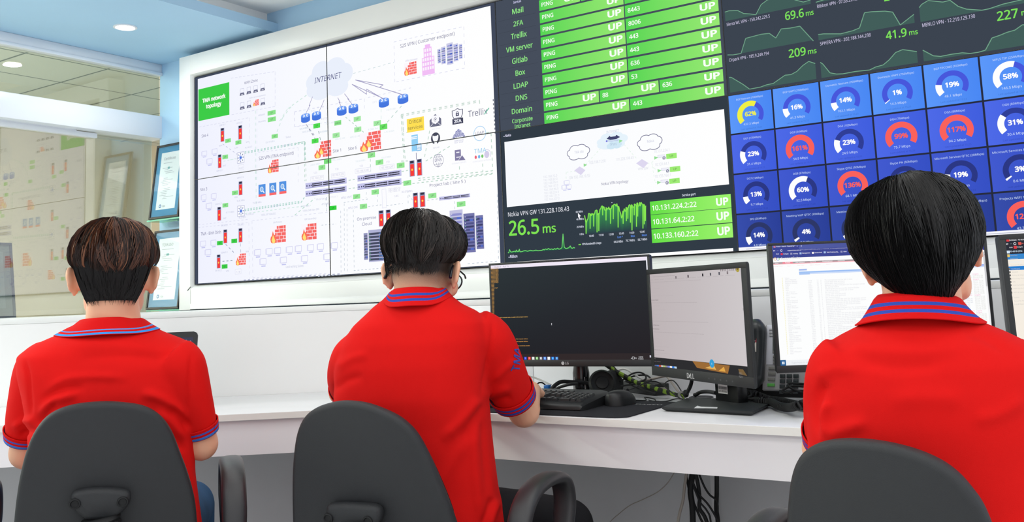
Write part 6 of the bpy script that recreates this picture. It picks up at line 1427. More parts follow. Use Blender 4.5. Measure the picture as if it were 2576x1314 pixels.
M_colA = stripe_mat('striped_collar', [(.70, .765, (96, 146, 222)), (.87, .975, (58, 150, 236))])
M_colB = stripe_mat('striped_rib_collar', [(.42, .54, BLU), (.68, .80, BLU)])
M_cufA = stripe_mat('striped_cuff', [(.30, .48, (74, 98, 200)), (.70, .96, (64, 128, 224))])
M_cufB = stripe_mat('striped_rib_cuff', [(.28, .48, BLU), (.64, .86, BLU)])
def set_attr(me, name, vals):
    a = me.attributes.new(name, 'FLOAT', 'POINT'); a.data.foreach_set('value', np.asarray(vals, dtype=np.float32))
def strips(grid, vals, name):
    """sheet of rows x columns with the 'across' value per row"""
    m = MB(); m.rings(grid, cap=False, closed=False); me = bpy.data.meshes.new(name); me.from_pydata(m.v, [], m.f); me.update()
    set_attr(me, 'across', np.repeat(vals, len(grid[0]))); return me

def hair_mats(n, dark, mid, light):
    return [mat(n + '_dark_strand', dark, .5, .3), mat(n + '_strand', mid, .46, .35), mat(n + '_light_strand', light, .42, .4)]
class Head:
    def __init__(s, c, yaw, nod, roll):
        y = math.radians(yaw); f = V((math.cos(y), math.sin(y), 0)); r = V((f[1], -f[0], 0)); u = V((0, 0, 1))
        a = math.radians(nod); f, u = f * math.cos(a) - u * math.sin(a), u * math.cos(a) + f * math.sin(a)
        b = math.radians(roll); r, u = r * math.cos(b) - u * math.sin(b), u * math.cos(b) + r * math.sin(b)
        s.c, s.f, s.r, s.u = V(c), f, r, u
    def p(s, x, y, z): return s.c + s.r * x + s.f * y + s.u * z
    def local(s, P): d = np.asarray(P) - s.c; return np.stack([d @ s.r, d @ s.f, d @ s.u], -1)
    def M(s): return Matrix(((s.r[0], s.f[0], s.u[0]), (s.r[1], s.f[1], s.u[1]), (s.r[2], s.f[2], s.u[2])))
def head_shapes(m, H, neck_to, neck_r=.056, ear=28, ear_out=.004):
    R = H.M()
    def E(x, y, z, a, b, c, rot=None): m.ball(H.p(x, y, z), (a, b, c), R @ rot if rot is not None else R, 28)
    E(0, -.002, .040, .0755, .092, .086); E(0, .012, .0, .073, .086, .075); E(0, -.024, -.008, .062, .060, .060)
    E(0, .040, -.052, .054, .056, .052); E(0, .078, -.090, .024, .020, .018); E(0, .062, -.070, .042, .034, .032)
    E(0, .082, .030, .054, .018, .013); E(0, .104, -.018, .0115, .020, .011); E(0, .098, .004, .008, .012, .026); E(.009, .098, -.021, .008, .010, .007); E(-.009, .098, -.021, .008, .010, .007)
    E(0, .092, -.050, .022, .010, .0055); E(0, .090, -.060, .018, .010, .0065)
    for sx in (-1, 1):
        E(sx * .042, .068, -.018, .026, .024, .026); E(sx * .050, .030, -.045, .016, .030, .034)
        q = Matrix.Rotation(math.radians(sx * ear), 3, 'Z') @ Matrix.Rotation(math.radians(-10), 3, 'X')
        E(sx * (.0835 + ear_out), -.002, .002, .0065, .019, .032, q); E(sx * (.090 + ear_out), -.010, .012, .006, .012, .020, q); E(sx * (.080 + ear_out * .6), .004, -.024, .006, .011, .014, q); E(sx * .076, .008, 0, .012, .014, .022)
    a, b = H.p(0, -.022, -.02), V(neck_to); mid = (a + b) / 2 - H.f * .004
    m.rings([ell_ring(q, nrm(H.r - V((0, 0, H.r[2]))), nrm(np.cross((0, 0, 1), nrm(H.r - V((0, 0, H.r[2]))))), r, r * 1.02, 24, 2.0) for q, r in ((a, neck_r * .98), (mid, neck_r * .98), (b, neck_r * 1.06), (b - V((0, 0, .05)), neck_r * 1.2))])
def hand_shapes(m, wr, d, side, back, curl=.5, spread=.06, thumb=1.0):
    """wrist, forward direction, direction of the thumb, back of the hand"""
    d, side, back = nrm(d), nrm(side), nrm(back); n = 18
    m.rings([ell_ring(wr + d * q, side, back, a, b, n, 2.4) for q, a, b in ((-.012, .028, .020), (.01, .030, .0185), (.04, .038, .016), (.07, .041, .014), (.088, .040, .0125), (.094, .034, .009))])
    for k, (L, r, off) in enumerate(((.072, .0084, .030), (.080, .0088, .010), (.074, .0084, -.010), (.058, .0074, -.029))):
        p = wr + d * (.086 - .006 * (k == 3)) + side * off; dd = nrm(d + side * spread * (1.5 - k)); pts = [p - dd * .012, p]; ang = .18
        for q in (.46, .3, .24):
            ang += curl * (1.0 if q < .46 else .6); pts.append(pts[-1] + (dd * math.cos(ang) - back * math.sin(ang)) * L * q)
        m.tube(pts, [r * 1.05, r, r * .97, r * .9, r * .72], 10)
    p = wr + d * .028 + side * .030; dd = nrm(d * .62 + side * .70 * thumb - back * .22)
    m.tube([p - dd * .018, p, p + dd * .030, p + nrm(dd * .8 + d * .5) * .054, p + nrm(dd * .6 + d * .7) * .070], [.013, .0125, .0105, .0095, .0068], 10)

class Hair:
    """cap over the skull as rings from the whorl to the hem; strands run along it"""
    def __init__(s, H, pole, rings, n=48):
        s.H, s.pole, s.rings, s.n = H, pole, rings, n
    def pt(s, t, a):
        """t 0..1 along the rings, a = angle from the back of the head (0), + to the right"""
        k = t * (len(s.rings) - 1); i = int(min(max(k, 0), len(s.rings) - 2)); f = k - i
        def one(r):
            z, hw, yb, yf, tilt, p = r; ca, sa = math.cos(a), math.sin(a)
            x = hw * math.copysign(abs(sa) ** (2 / p), sa); yc = (yf - yb) / 2; hd = (yf + yb) / 2
            y = yc - hd * math.copysign(abs(ca) ** (2 / p), ca)
            return V((x, y, z + tilt * (y + .09)))
        A, B = one(s.rings[i]), one(s.rings[i + 1]); q = A + (B - A) * f
        return q
    def world(s, q): return s.H.p(*q)
    def cap(s, m, arng=(-math.pi, math.pi), mi=0, t0=0.0, t1=1.0, shrink=1.0, rows=22, lump=None):
        n = s.n; g = []
        for k in range(rows + 1):
            t = t0 + (t1 - t0) * k / rows; ring = []
            for j in range(n + 1):
                a = arng[0] + (arng[1] - arng[0]) * j / n; q = s.pt(t, a)
                if lump: q = q * (1 + lump(t, a))
                ring.append(s.world(q * shrink))
            g.append(ring)
        full = abs(arng[1] - arng[0] - 2 * math.pi) < .01
        m.rings(g, mi, cap=False, closed=False)
    def strands(s, count, rr, L=(.3, .6), t0=(0.0, .75), tmax=1.03, lift=.003, rad=.00075, arng=(-math.pi, math.pi), clump=160, drift=.10, seg=7, mats=(.5, .35, .15), lump=None, wave=.02, flick=0.0, endj=.06):
        """returns one mesh builder per tone"""
        out = [MB(), MB(), MB()]; cl = [(rr.uniform(*arng), rr.uniform(-drift, drift), rr.uniform(0, 6.28), rr.uniform(*t0), rr.random()) for _ in range(clump)]
        for i in range(count):
            ca, cd, ph, ct, ck = cl[rr.randrange(clump)]
            ta = max(0.0, ct + rr.uniform(-.1, .1)); tb = min(tmax + rr.uniform(-endj, .03), ta + rr.uniform(*L)); a0 = ca + rr.gauss(0, .055); off = rr.uniform(.2, 1) * lift; pts = []
            for k in range(seg + 1):
                f = k / seg; t = ta + (tb - ta) * f
                a = a0 + (ca - a0) * f * .55 + cd * f * f + wave * math.sin(ph + f * 3.2)
                q = s.pt(min(t, 1.0), a)
                if lump: q = q * (1 + lump(min(t, 1.0), a))
                if t > 1.0:
                    q2 = s.pt(.97, a); q = q + nrm(q - q2) * (t - 1.0) * .16
                nn = nrm(V((q[0], q[1], q[2] - .02))); q = q + nn * (off * math.sin(math.pi * min(1, .15 + f * .85)) + .0006 + flick * f * f * rr.random())
                pts.append(s.world(q))
            r_ = rad * rr.uniform(.7, 1.3); tone = 0 if ck < mats[0] else (1 if ck < mats[0] + mats[1] else 2)
            if rr.random() < .25: tone = rr.choice((0, 1))
            out[tone].tube(pts, [r_ * (.5 + .5 * min(1, k * 2 / seg)) * (1 if k < seg - 1 else (.7 if k < seg else .25)) for k in range(seg + 1)], 3, cap=False)
        return out
def build_hair(name, parts, mats, parent):
    m = MB()
    for mi, q in parts: m.add(q.v, q.f, mi) if isinstance(q, MB) else None
    me = bpy.data.meshes.new(name); me.from_pydata(m.v, [], m.f); me.polygons.foreach_set('material_index', m.m); me.update()
    return put(name, me, mats, parent, 80)

def shirt_folds(me, folds, jitter=0.0):
    """raise and sink the cloth along folds (lines measured on the back), heights in metres, widths in photo pixels"""
    co = vcos(me); nr = vnor(me); px, z = project(co); face = np.clip(-(nr @ nrm(_F)) * 2.0 + .2, 0, 1); d = np.zeros(len(co))
    for pts, amp, wd in folds:
        P = np.array(spline([(*p, 0) for p in pts], 6))[:, :2]; best = np.full(len(co), 1e9); tt = np.zeros(len(co)); n = len(P) - 1
        for i in range(n):
            a, b = P[i], P[i + 1]; ab = b - a; t = np.clip(((px - a) @ ab) / (ab @ ab + 1e-9), 0, 1); dd = np.linalg.norm(px - (a + t[:, None] * ab), axis=1)
            k = dd < best; best[k] = dd[k]; tt[k] = (i + t[k]) / n
        d += 1.5 * amp * np.exp(-(best / wd) ** 2) * np.clip(np.minimum(tt, 1 - tt) * 5, 0, 1)
    co = co + nr * (d * face)[:, None]; me.vertices.foreach_set('co', co.ravel()); me.update(); return me

def collar(parent, c, s_, f, rows, M, name='collar', spread=(-2.5, 2.5), tilt=0.0, bv=None):
    """turned-down collar: rows (height, half width, half depth, across, y shift); open at the throat"""
    up = V((0, 0, 1)); g = []; vals = []; n = 44
    for z, hw, hd, ac, ys in rows:
        g.append([V(c) + s_ * (hw * math.sin(a)) + f * (ys - hd * math.cos(a)) + up * (z + tilt * hw * math.sin(a) - (.004 + .018 * ac) * (1 - math.cos(a))) for a in np.linspace(spread[0], spread[1], n)]); vals.append(ac)
    # finer rows
    G, A = [], []
    for i in range(len(g) - 1):
        k = 6
        for j in range(k):
            t = j / k; G.append([p + (q - p) * t for p, q in zip(g[i], g[i + 1])]); A.append(vals[i] + (vals[i + 1] - vals[i]) * t)
    G.append(g[-1]); A.append(vals[-1])
    if bv is not None:
        for row, ac in zip(G, A):
            if ac < .2: continue
            for p in row:
                h = bv.ray_cast(Vector((p[0], p[1], p[2] + .12)), Vector((0, 0, -1)))
                if h[0] is not None: p[2] = max(p[2], h[0].z + .0035 + .003 * (1 - abs(2 * ac - 1)))
            z = np.array([p[2] for p in row]); zs = z.copy()
            for _ in range(12): zs[1:-1] = (zs[:-2] + 2 * zs[1:-1] + zs[2:]) / 4; zs = np.maximum(zs, z - .003)
            for p, q in zip(row, zs): p[2] = q
    me = strips(G, A, name); o = put(name, me, M, parent, 60)
    md = o.modifiers.new('thickness', 'SOLIDIFY'); md.thickness = .0022; md.offset = 1
    return o
def cuff(parent, a, b, r0, r1, M, L=None):
    """ribbed band round the sleeve end from a to b"""
    a, b = V(a), V(b); T = nrm(b - a); u = nrm(np.cross(T, (0, 0, 1))); w = np.cross(T, u); G = []; A = []
    for k in range(9):
        t = k / 8; r = r0 + (r1 - r0) * t; G.append([a + (b - a) * t + r * (math.cos(q) * u + math.sin(q) * w) for q in np.linspace(0, 2 * math.pi, 33)]); A.append(t)
    me = strips(G, A, 'cuff'); o = put('cuff', me, M, parent, 60); md = o.modifiers.new('thickness', 'SOLIDIFY'); md.thickness = .002; md.offset = 0; return o

def person(P):
    f = V((math.cos(math.radians(P['yaw'])), math.sin(math.radians(P['yaw'])), 0)); s_ = V((f[1], -f[0], 0)); up = V((0, 0, 1))
    rows = []
    rc = abs(s_ @ _R)
    for (y, xl, xr, d, hd) in P['rows']: rows.append((at((xl + xr) / 2, y, d), (xr - xl) / 2 * d / F_PX / rc, hd))
    pel = rows[-1][0]; t = thing('person', P['label'], 'person', (pel[0], pel[1], 0.0))
    H = P['head']
    # ---- body: one skin
    m = MB(); head_shapes(m, H, P['neck'], P.get('neck_r', .056), P.get('ear', 28), P.get('ear_out', .004))
    m.rings([ell_ring(c, s_, f, max(.03, hw - .016), max(.03, hd - .016), 28, 2.5) for c, hw, hd in rows[1:]])
    for A in P['arms']:
        m.tube(spline([A['S'], (A['S'] + A['E']) / 2 + A.get('bow', 0) * s_, A['E']], 4), np.linspace(.046, A.get('re', .038), 9), 16)
        m.tube(spline([A['E'] - nrm(A['Wr'] - A['E']) * .010, A['E'] + (A['Wr'] - A['E']) * .3, A['Wr']], 5), [A.get('re', .038)] * 3 + list(np.linspace(.039, .026, 8)), 16)
        m.ball(A['E'], A.get('re', .038) * 1.0)
        hand_shapes(m, A['Wr'], A['hd'], A['th'], A['bk'], A.get('curl', .5))
    seat = V((pel[0], pel[1], 0)); knees = []
    for sg in (-1, 1):
        hip = seat + s_ * sg * .085 + up * .545; kn = seat + s_ * sg * P.get('knee', .12) + f * .44 + up * .53 if not (sg > 0 and 'kneeR' in P) else V(P['kneeR']); an = kn - up * .44 - f * P.get('foot_back', .04); an[2] = .088; knees.append((hip, kn, an))
        m.tube([hip, (hip + kn) / 2, kn], [.070, .064, .050], 16); m.tube([kn, kn - up * .14 - f * .01, an], [.050, .048, .032], 16); m.ball(kn, .05)
        m.rings([ell_ring(an + f * q - up * .045, s_, up, a, b, 16) for q, a, b in ((-.05, .026, .022), (0, .032, .034), (.07, .036, .026), (.14, .036, .016), (.17, .02, .01))])
    me = remesh(m.mesh('body', False), P.get('voxel', .0046), 3)
    co = vcos(me); lo = H.local(co); st = np.zeros(len(co))
    if P.get('fade'): st = P['fade'](lo)
    set_attr(me, 'stubble', st); put('body', me, M_skin, t, 180)
    for sx in (-1, 1):
        q = MB(); q.ball(H.p(sx * .031, .083, .008), .0115, None, 14, 0); q.ball(H.p(sx * .031, .0905, .008), (.0055, .0055, .0055), None, 10, 1); q.build('eye', [M_eye, M_iris], t, 80)
    # ---- polo shirt
    m = MB(); RG = []
    for i, (c, hw, hd) in enumerate(rows): RG.append(ell_ring(c, s_, f, hw, hd, 40, 2.6 if i > 3 else 2.2))
    m.rings(RG)
    for A in P['arms']:
        pts = [V(p) for p, r in A['sleeve']]; rs = [r for p, r in A['sleeve']]; sp = spline(pts, 4); ri = np.interp(np.linspace(0, len(rs) - 1, len(sp)), range(len(rs)), rs); m.tube(sp, list(ri), 24)
    me = remesh(m.mesh('shirt', False), .0052, 14, .5); shirt_folds(me, P['folds'])
    bvs = BVHTree.FromPolygons([tuple(v.co) for v in me.vertices], [tuple(p.vertices) for p in me.polygons])
    sh = put('polo_shirt', me, M_shirt, t, 180)
    collar(sh, P['col_c'], P.get('col_s', s_), P.get('col_f', f), P['col'], P['colM'], tilt=P.get('col_tilt', 0), bv=bvs)
    for A in P['arms']:
        (p0, r0), (p1, r1) = A['sleeve'][-2:]; d = nrm(V(p1) - V(p0)); L = A.get('cuffL', .026); cuff(sh, V(p1) - d * (L - .004), V(p1) + d * .004, r1 + .0035 + (r0 - r1) * L / (np.linalg.norm(V(p1) - V(p0)) + 1e-6), r1 + .0025, P['cufM'])
    # ---- trousers, shoes
    m = MB(); m.rings([ell_ring(c, s_, f, hw, hd, 28, 2.5) for c, hw, hd in ((seat + up * .47, .15, .11), (seat + up * .52, .175, .125), (seat + up * .60, .165, .118), (seat + up * .66, .15, .11))])
    for hip, kn, an in knees:
        m.tube([hip, (hip + kn) / 2, kn], [.088, .080, .066], 20); m.ball(kn, .066); m.tube([kn, kn - up * .2 - f * .01, an + up * .02], [.066, .062, .052], 20)
    put('jeans' if P['jeans'] is M_jeans else 'trousers', remesh(m.mesh('j', False), .009, 4), P['jeans'], t, 180)
    for hip, kn, an in knees:
        m = MB(); base = V((an[0], an[1], 0)); m.rings([ell_ring(base + f * q + up * h, s_, up, a, b, 20, 2.6) for q, a, b, h in ((-.075, .024, .026, .03), (-.06, .034, .042, .044), (0, .038, .05, .052), (.06, .042, .038, .040), (.13, .046, .028, .030), (.175, .036, .02, .022), (.19, .02, .010, .014))]); m.build('shoe', M_shoe, t, 60)
    return t, sh
def lump_of(seed, amp, fa=5, ft=2):
    r = random.Random(seed); k = [(r.randint(2, fa), r.uniform(0, 6.28), r.uniform(0, ft * 3.14), r.uniform(.4, 1)) for _ in range(6)]
    return lambda t, a: amp * sum(w * math.sin(n * a + p) * math.sin(q + t * ft * 3) for n, p, q, w in k) / 3.0

# ---------------------------------------------------------------- the person at left
Hd = Head(at(286, 703, 2.165), 143, 4, 1.0)
dL = 2.13
f_ = V((math.cos(math.radians(143)), math.sin(math.radians(143)), 0)); s0 = V((f_[1], -f_[0], 0)); U3 = V((0, 0, 1))
ER = at(507, 1118, 2.17); EL = at(66, 1140, 2.16)
WR = ER + f_ * .235 - s0 * .07 + U3 * .035; WL = EL + f_ * .235 + s0 * .07 + U3 * .05
P = dict(label='person with brown hair in a red polo shirt at the left, working at a laptop', yaw=143, head=Hd, neck=at(285, 800, 2.155), neck_r=.0565,
         rows=[(806, 222, 348, 2.15, .050), (822, 196, 366, 2.15, .062), (842, 150, 398, 2.145, .074), (862, 106, 440, 2.14, .086), (886, 78, 470, 2.135, .096), (930, 80, 476, 2.13, .108), (985, 92, 476, 2.125, .114), (1050, 102, 470, 2.12, .115), (1120, 106, 468, 2.11, .113), (1210, 104, 470, 2.10, .112), (1310, 96, 482, 2.09, .118), (1430, 84, 496, 2.08, .126)],
         arms=[dict(S=at(452, 915, 2.135), E=ER, Wr=WR, hd=f_ * .9 - s0 * .25 - U3 * .1, th=-s0, bk=U3, curl=.45, sleeve=[(at(430, 905, 2.135), .058), (at(452, 925, 2.135), .060), (at(473, 990, 2.14), .053), (at(495, 1050, 2.15), .043), (at(506, 1086, 2.16), .0365)]),
               dict(S=at(112, 922, 2.135), E=EL, Wr=WL, hd=f_ * .9 + s0 * .25 - U3 * .1, th=s0, bk=U3, curl=.45, sleeve=[(at(135, 912, 2.135), .058), (at(106, 932, 2.135), .060), (at(88, 990, 2.135), .055), (at(70, 1060, 2.14), .048), (at(62, 1102, 2.15), .040)])],
         folds=[([(112, 985), (165, 955), (240, 948), (330, 952)], .0035, 10), ([(100, 1010), (150, 985), (215, 972)], -.004, 9), ([(102, 1050), (135, 1010), (200, 990)], .006, 12), ([(98, 1075), (118, 1040), (150, 1010)], -.006, 10),
                ([(470, 1060), (440, 1025), (395, 1000), (350, 990)], .006, 12), ([(475, 1085), (455, 1050), (420, 1025)], -.006, 9), ([(465, 1110), (430, 1065), (390, 1035)], .005, 11), ([(482, 885), (478, 940), (472, 1000), (470, 1050)], -.0035, 5), ([(62, 900), (72, 950), (75, 1000), (80, 1050)], -.0035, 5),
                ([(150, 875), (280, 868), (400, 875)], .003, 16), ([(180, 905), (300, 895), (430, 905)], -.0025, 14), ([(465, 1140), (445, 1110), (420, 1090)], -.004, 9), ([(30, 1080), (60, 1060), (90, 1062)], .004, 9), ([(45, 1100), (75, 1085), (95, 1090)], -.004, 8)],
         col_c=at(272, 826, 2.15), col=[(.010, .056, .056, 0.0, -.004), (.026, .060, .062, .10, -.006), (.022, .067, .070, .22, -.008), (.000, .096, .083, .72, -.006), (-.011, .114, .091, 1.0, -.004)], colM=M_colA, cufM=M_cufA, jeans=M_jeans, knee=.16)
tL, shL = person(P)
hm = hair_mats('brown_hair', (36, 20, 15), (78, 44, 29), (124, 78, 52))
lu = lump_of(3, .020)
RG = [(.136, .004, .034, -.026, 0, 2), (.134, .028, .060, .012, 0, 2), (.125, .052, .083, .048, .02, 2.05), (.108, .075, .098, .074, .04, 2.1), (.088, .088, .105, .092, .06, 2.15), (.064, .0945, .108, .102, .09, 2.2), (.042, .0955, .108, .106, .12, 2.2), (.024, .0915, .104, .106, .15, 2.2), (.011, .0845, .099, .102, .17, 2.2)]
ha = Hair(Hd, None, RG); cap = MB(); ha.cap(cap, lump=lu, shrink=.965)
RU = [(.040, .085, .101, .03, .0, 2.2), (.018, .080, .0975, .02, 0, 2.2), (-.006, .0725, .0915, .01, 0, 2.2), (-.028, .064, .084, 0, 0, 2.2), (-.044, .057, .079, -.01, 0, 2.2), (-.056, .052, .075, -.02, 0, 2.2)]
hu_ = Hair(Hd, None, RU); cap2 = MB(); hu_.cap(cap2, (-1.75, 1.75), rows=12, shrink=.985)
rr = random.Random(21)
st = ha.strands(3000, rr, (.25, .6), (0, .7), 1.0, .0055, .00085, clump=170, drift=.22, lump=lu, wave=.05, mats=(.42, .38, .20))
st2 = hu_.strands(1500, rr, (.2, .5), (0, .85), 1.04, .0012, .0006, (-1.75, 1.75), 120, .05, 5, (.95, .05, 0), endj=.16)
hm.append(mat('clipped_dark_hair', (18, 16, 17), .55, .25))
build_hair('hair', [(0, cap), (3, cap2), (0, st[0]), (1, st[1]), (2, st[2]), (3, st2[0]), (3, st2[1]), (3, st2[2])], hm, tL)

# ---------------------------------------------------------------- the person in the middle
yM = 112
Hd = Head(at(1062, 690, 2.235), 106, 13, 2.0)
f_ = V((math.cos(math.radians(yM)), math.sin(math.radians(yM)), 0)); s0 = V((f_[1], -f_[0], 0))
ER = at(1318, 1036, 2.33); EL = at(862, 985, 2.42)
WR = at(1338, 982, 2.58); WL = at(1130, 990, 2.62)
def fadeM(lo):
    x, y, z = lo.T; g = np.clip((z + .075) / .078, 0, 1) ** 1.15; back = np.clip((.035 - y) / .03, 0, 1); side = np.clip((.0815 - np.abs(x)) / .004, 0, 1)
    return g * back * side * (z < .09) * 1.05
P = dict(label='person with glasses and faded hair in a red polo shirt, in the middle, typing', yaw=yM, head=Hd, neck=at(1056, 738, 2.215), neck_r=.0585, fade=fadeM, ear=34, ear_out=.006,
         rows=[(728, 992, 1118, 2.215, .050), (748, 968, 1136, 2.215, .062), (768, 940, 1160, 2.215, .074), (788, 918, 1200, 2.21, .086), (815, 890, 1222, 2.205, .096), (860, 862, 1230, 2.20, .108), (920, 846, 1226, 2.195, .115), (1000, 844, 1226, 2.19, .118), (1070, 846, 1232, 2.19, .116), (1150, 850, 1240, 2.185, .114), (1230, 862, 1250, 2.18, .116), (1310, 872, 1268, 2.175, .122), (1400, 876, 1282, 2.17, .126), (1500, 872, 1290, 2.17, .13)],
         arms=[dict(S=at(1216, 855, 2.21), E=ER, Wr=WR, hd=at(1352, 972, 2.74) - WR, th=-s0 * .6 + U3 * .5, bk=U3 * .8 + s0 * .5, curl=.5, re=.040, sleeve=[(at(1190, 840, 2.2), .064), (at(1224, 862, 2.21), .066), (at(1254, 920, 2.235), .062), (at(1278, 970, 2.265), .056), (at(1294, 1002, 2.29), .0525)], cuffL=.034),
               dict(S=at(915, 905, 2.24), E=EL, Wr=WL, hd=f_ * .8 + s0 * .2, th=s0, bk=U3, curl=.45, sleeve=[(at(915, 885, 2.21), .056), (at(893, 905, 2.22), .058), (at(880, 935, 2.27), .055), (at(872, 962, 2.36), .048), (at(876, 982, 2.41), .044)])],
         folds=[([(1240, 800), (1236, 860), (1222, 930), (1210, 1000)], -.003, 5), ([(1205, 1000), (1185, 1030), (1150, 1070), (1110, 1110)], .005, 14), ([(1228, 1010), (1190, 1060), (1160, 1110)], -.004, 12), ([(1195, 1060), (1192, 1140), (1200, 1240), (1212, 1314)], .004, 12), ([(1215, 1040), (1220, 1140), (1230, 1250)], -.004, 10),
                ([(1215, 1000), (1250, 985), (1290, 975)], .004, 10), ([(1222, 1015), (1256, 1008), (1290, 1000)], -.004, 8), ([(845, 930), (880, 905), (930, 890)], .003, 12), ([(838, 985), (870, 960), (915, 945)], -.003, 10), ([(1180, 1100), (1130, 1180), (1090, 1260)], .003, 16), ([(1256, 1255), (1240, 1290), (1228, 1330)], .006, 10), ([(1240, 1250), (1228, 1290), (1210, 1330)], -.005, 9), ([(1300, 905), (1270, 930), (1240, 960)], .003, 9)],
         col_c=at(1053, 752, 2.215), col=[(.010, .056, .056, 0.0, -.004), (.028, .059, .062, .10, -.006), (.024, .063, .070, .22, -.008), (-.002, .074, .082, .78, -.008), (-.014, .083, .090, 1.0, -.006)], colM=M_colB, cufM=M_cufB, jeans=M_trous, knee=.10, kneeR=at(1430, 1322, 2.34), col_s=V((math.sin(math.radians(118)), -math.cos(math.radians(118)), 0)), col_f=V((math.cos(math.radians(118)), math.sin(math.radians(118)), 0)))
tM, shM = person(P)
# printed mark on the right sleeve
off = Vector((0, 0, 0)); q = shM
while q is not None: off += q.location; q = q.parent
bv = BVHTree.FromPolygons([tuple(v.co + off) for v in shM.data.vertices], [tuple(p.vertices) for p in shM.data.polygons])
def on_sleeve(x, y):
    h = bv.ray_cast(Vector(CAM), Vector(ray(x, y))); return h if h[0] is not None else None
o0 = on_sleeve(1297, 935); o1 = on_sleeve(1302, 905); o2 = on_sleeve(1283, 930)
O_, Ud = o0[0], (o1[0] - o0[0]).normalized(); Nn_ = o0[1]; Wd = Nn_.cross(Ud).normalized()
S = Sheet((0, 0, 0), (1, 0, 0), (0, 0, 1)); S.textuv('TMA', 0, 0, .030, BLU, .058, 'l', 1, 0)
me = S.mesh('print', None)
for v in me.vertices:
    p = O_ + Ud * v.co.x + Wd * v.co.z - Wd * .012; h = bv.find_nearest(p); v.co = h[0] + h[1] * .0012
put('sleeve_print', me, M_ink, shM, None)
hm = hair_mats('black_hair', (22, 19, 18), (36, 31, 29), (58, 50, 46))
lu = lump_of(8, .011)
RG = [(.139, .004, .050, -.042, 0, 2), (.1405, .034, .074, .014, 0, 2), (.130, .063, .092, .050, .03, 2.05), (.112, .086, .105, .078, .07, 2.1), (.088, .0965, .111, .096, .11, 2.15), (.062, .0985, .112, .106, .15, 2.2), (.040, .0945, .109, .110, .19, 2.2), (.020, .0865, .103, .110, .23, 2.2), (.004, .079, .096, .106, .26, 2.2)]
ha = Hair(Hd, None, RG); cap = MB(); ha.cap(cap, lump=lu, shrink=.965); rr = random.Random(5)
st = ha.strands(3200, rr, (.25, .6), (0, .7), 1.0, .005, .00075, clump=190, drift=.18, lump=lu, wave=.04, mats=(.55, .33, .12))
RU = [(.030, .0815, .098, .02, .10, 2.2), (.006, .0775, .0935, .02, .10, 2.2), (-.016, .072, .0865, .01, .08, 2.2), (-.036, .066, .0795, 0, .06, 2.2)]
hu_ = Hair(Hd, None, RU); st2 = hu_.strands(1800, rr, (.08, .22), (0, .55), .95, .0006, .00042, (-1.12, 1.12), 300, .03, 4, (1, 0, 0))
build_hair('hair', [(0, cap), (0, st[0]), (1, st[1]), (2, st[2])] + [(0, q) for q in st2], hm, tM)
# glasses
M_gls = mat('black_glasses', (22, 24, 34), .25); Hm = Hd
t = thing('eyeglasses', 'black rimmed glasses worn by the person in the middle', 'glasses', Hm.p(0, .1, .005))
for sx in (-1, 1):
    m = MB(); m.tube([Hm.p(sx * (.084 + .001), -.026, -.016), Hm.p(sx * .0835, -.018, .004), Hm.p(sx * .081, -.006, .018), Hm.p(sx * .080, .03, .018), Hm.p(sx * .078, .08, .016), Hm.p(sx * .072, .104, .014)], [.0042, .0036, .0024, .002, .002, .0026], 8); m.build('temple', M_gls, t, 60)
    m = MB(); m.tube([Hm.p(sx * (.036 + .028 * math.cos(a)), .112 - .010 * abs(math.cos(a)) * (1 if math.cos(a) > 0 else 0), .004 + .021 * math.sin(a)) for a in np.linspace(0, 2 * math.pi, 25)], .002, 6, cap=False); m.build('rim', M_gls, t, 60)
    m = MB(); m.rings([[Hm.p(sx * (.036 + r * .027 * math.cos(a)), .1115 - .009 * max(0, math.cos(a)) * r + e, .004 + r * .020 * math.sin(a)) for a in np.linspace(0, 2 * math.pi, 25)[:-1]] for r, e in ((.02, -.0005), (1, -.0005), (1, .0005), (.02, .0005))]); m.build('lens', glass_mat('lens_glass', .06, (245, 248, 250)), t, 60)
m = MB(); m.tube([Hm.p(-.009, .112, .008), Hm.p(0, .116, .011), Hm.p(.009, .112, .008)], .002, 6); m.build('bridge', M_gls, t, 60)

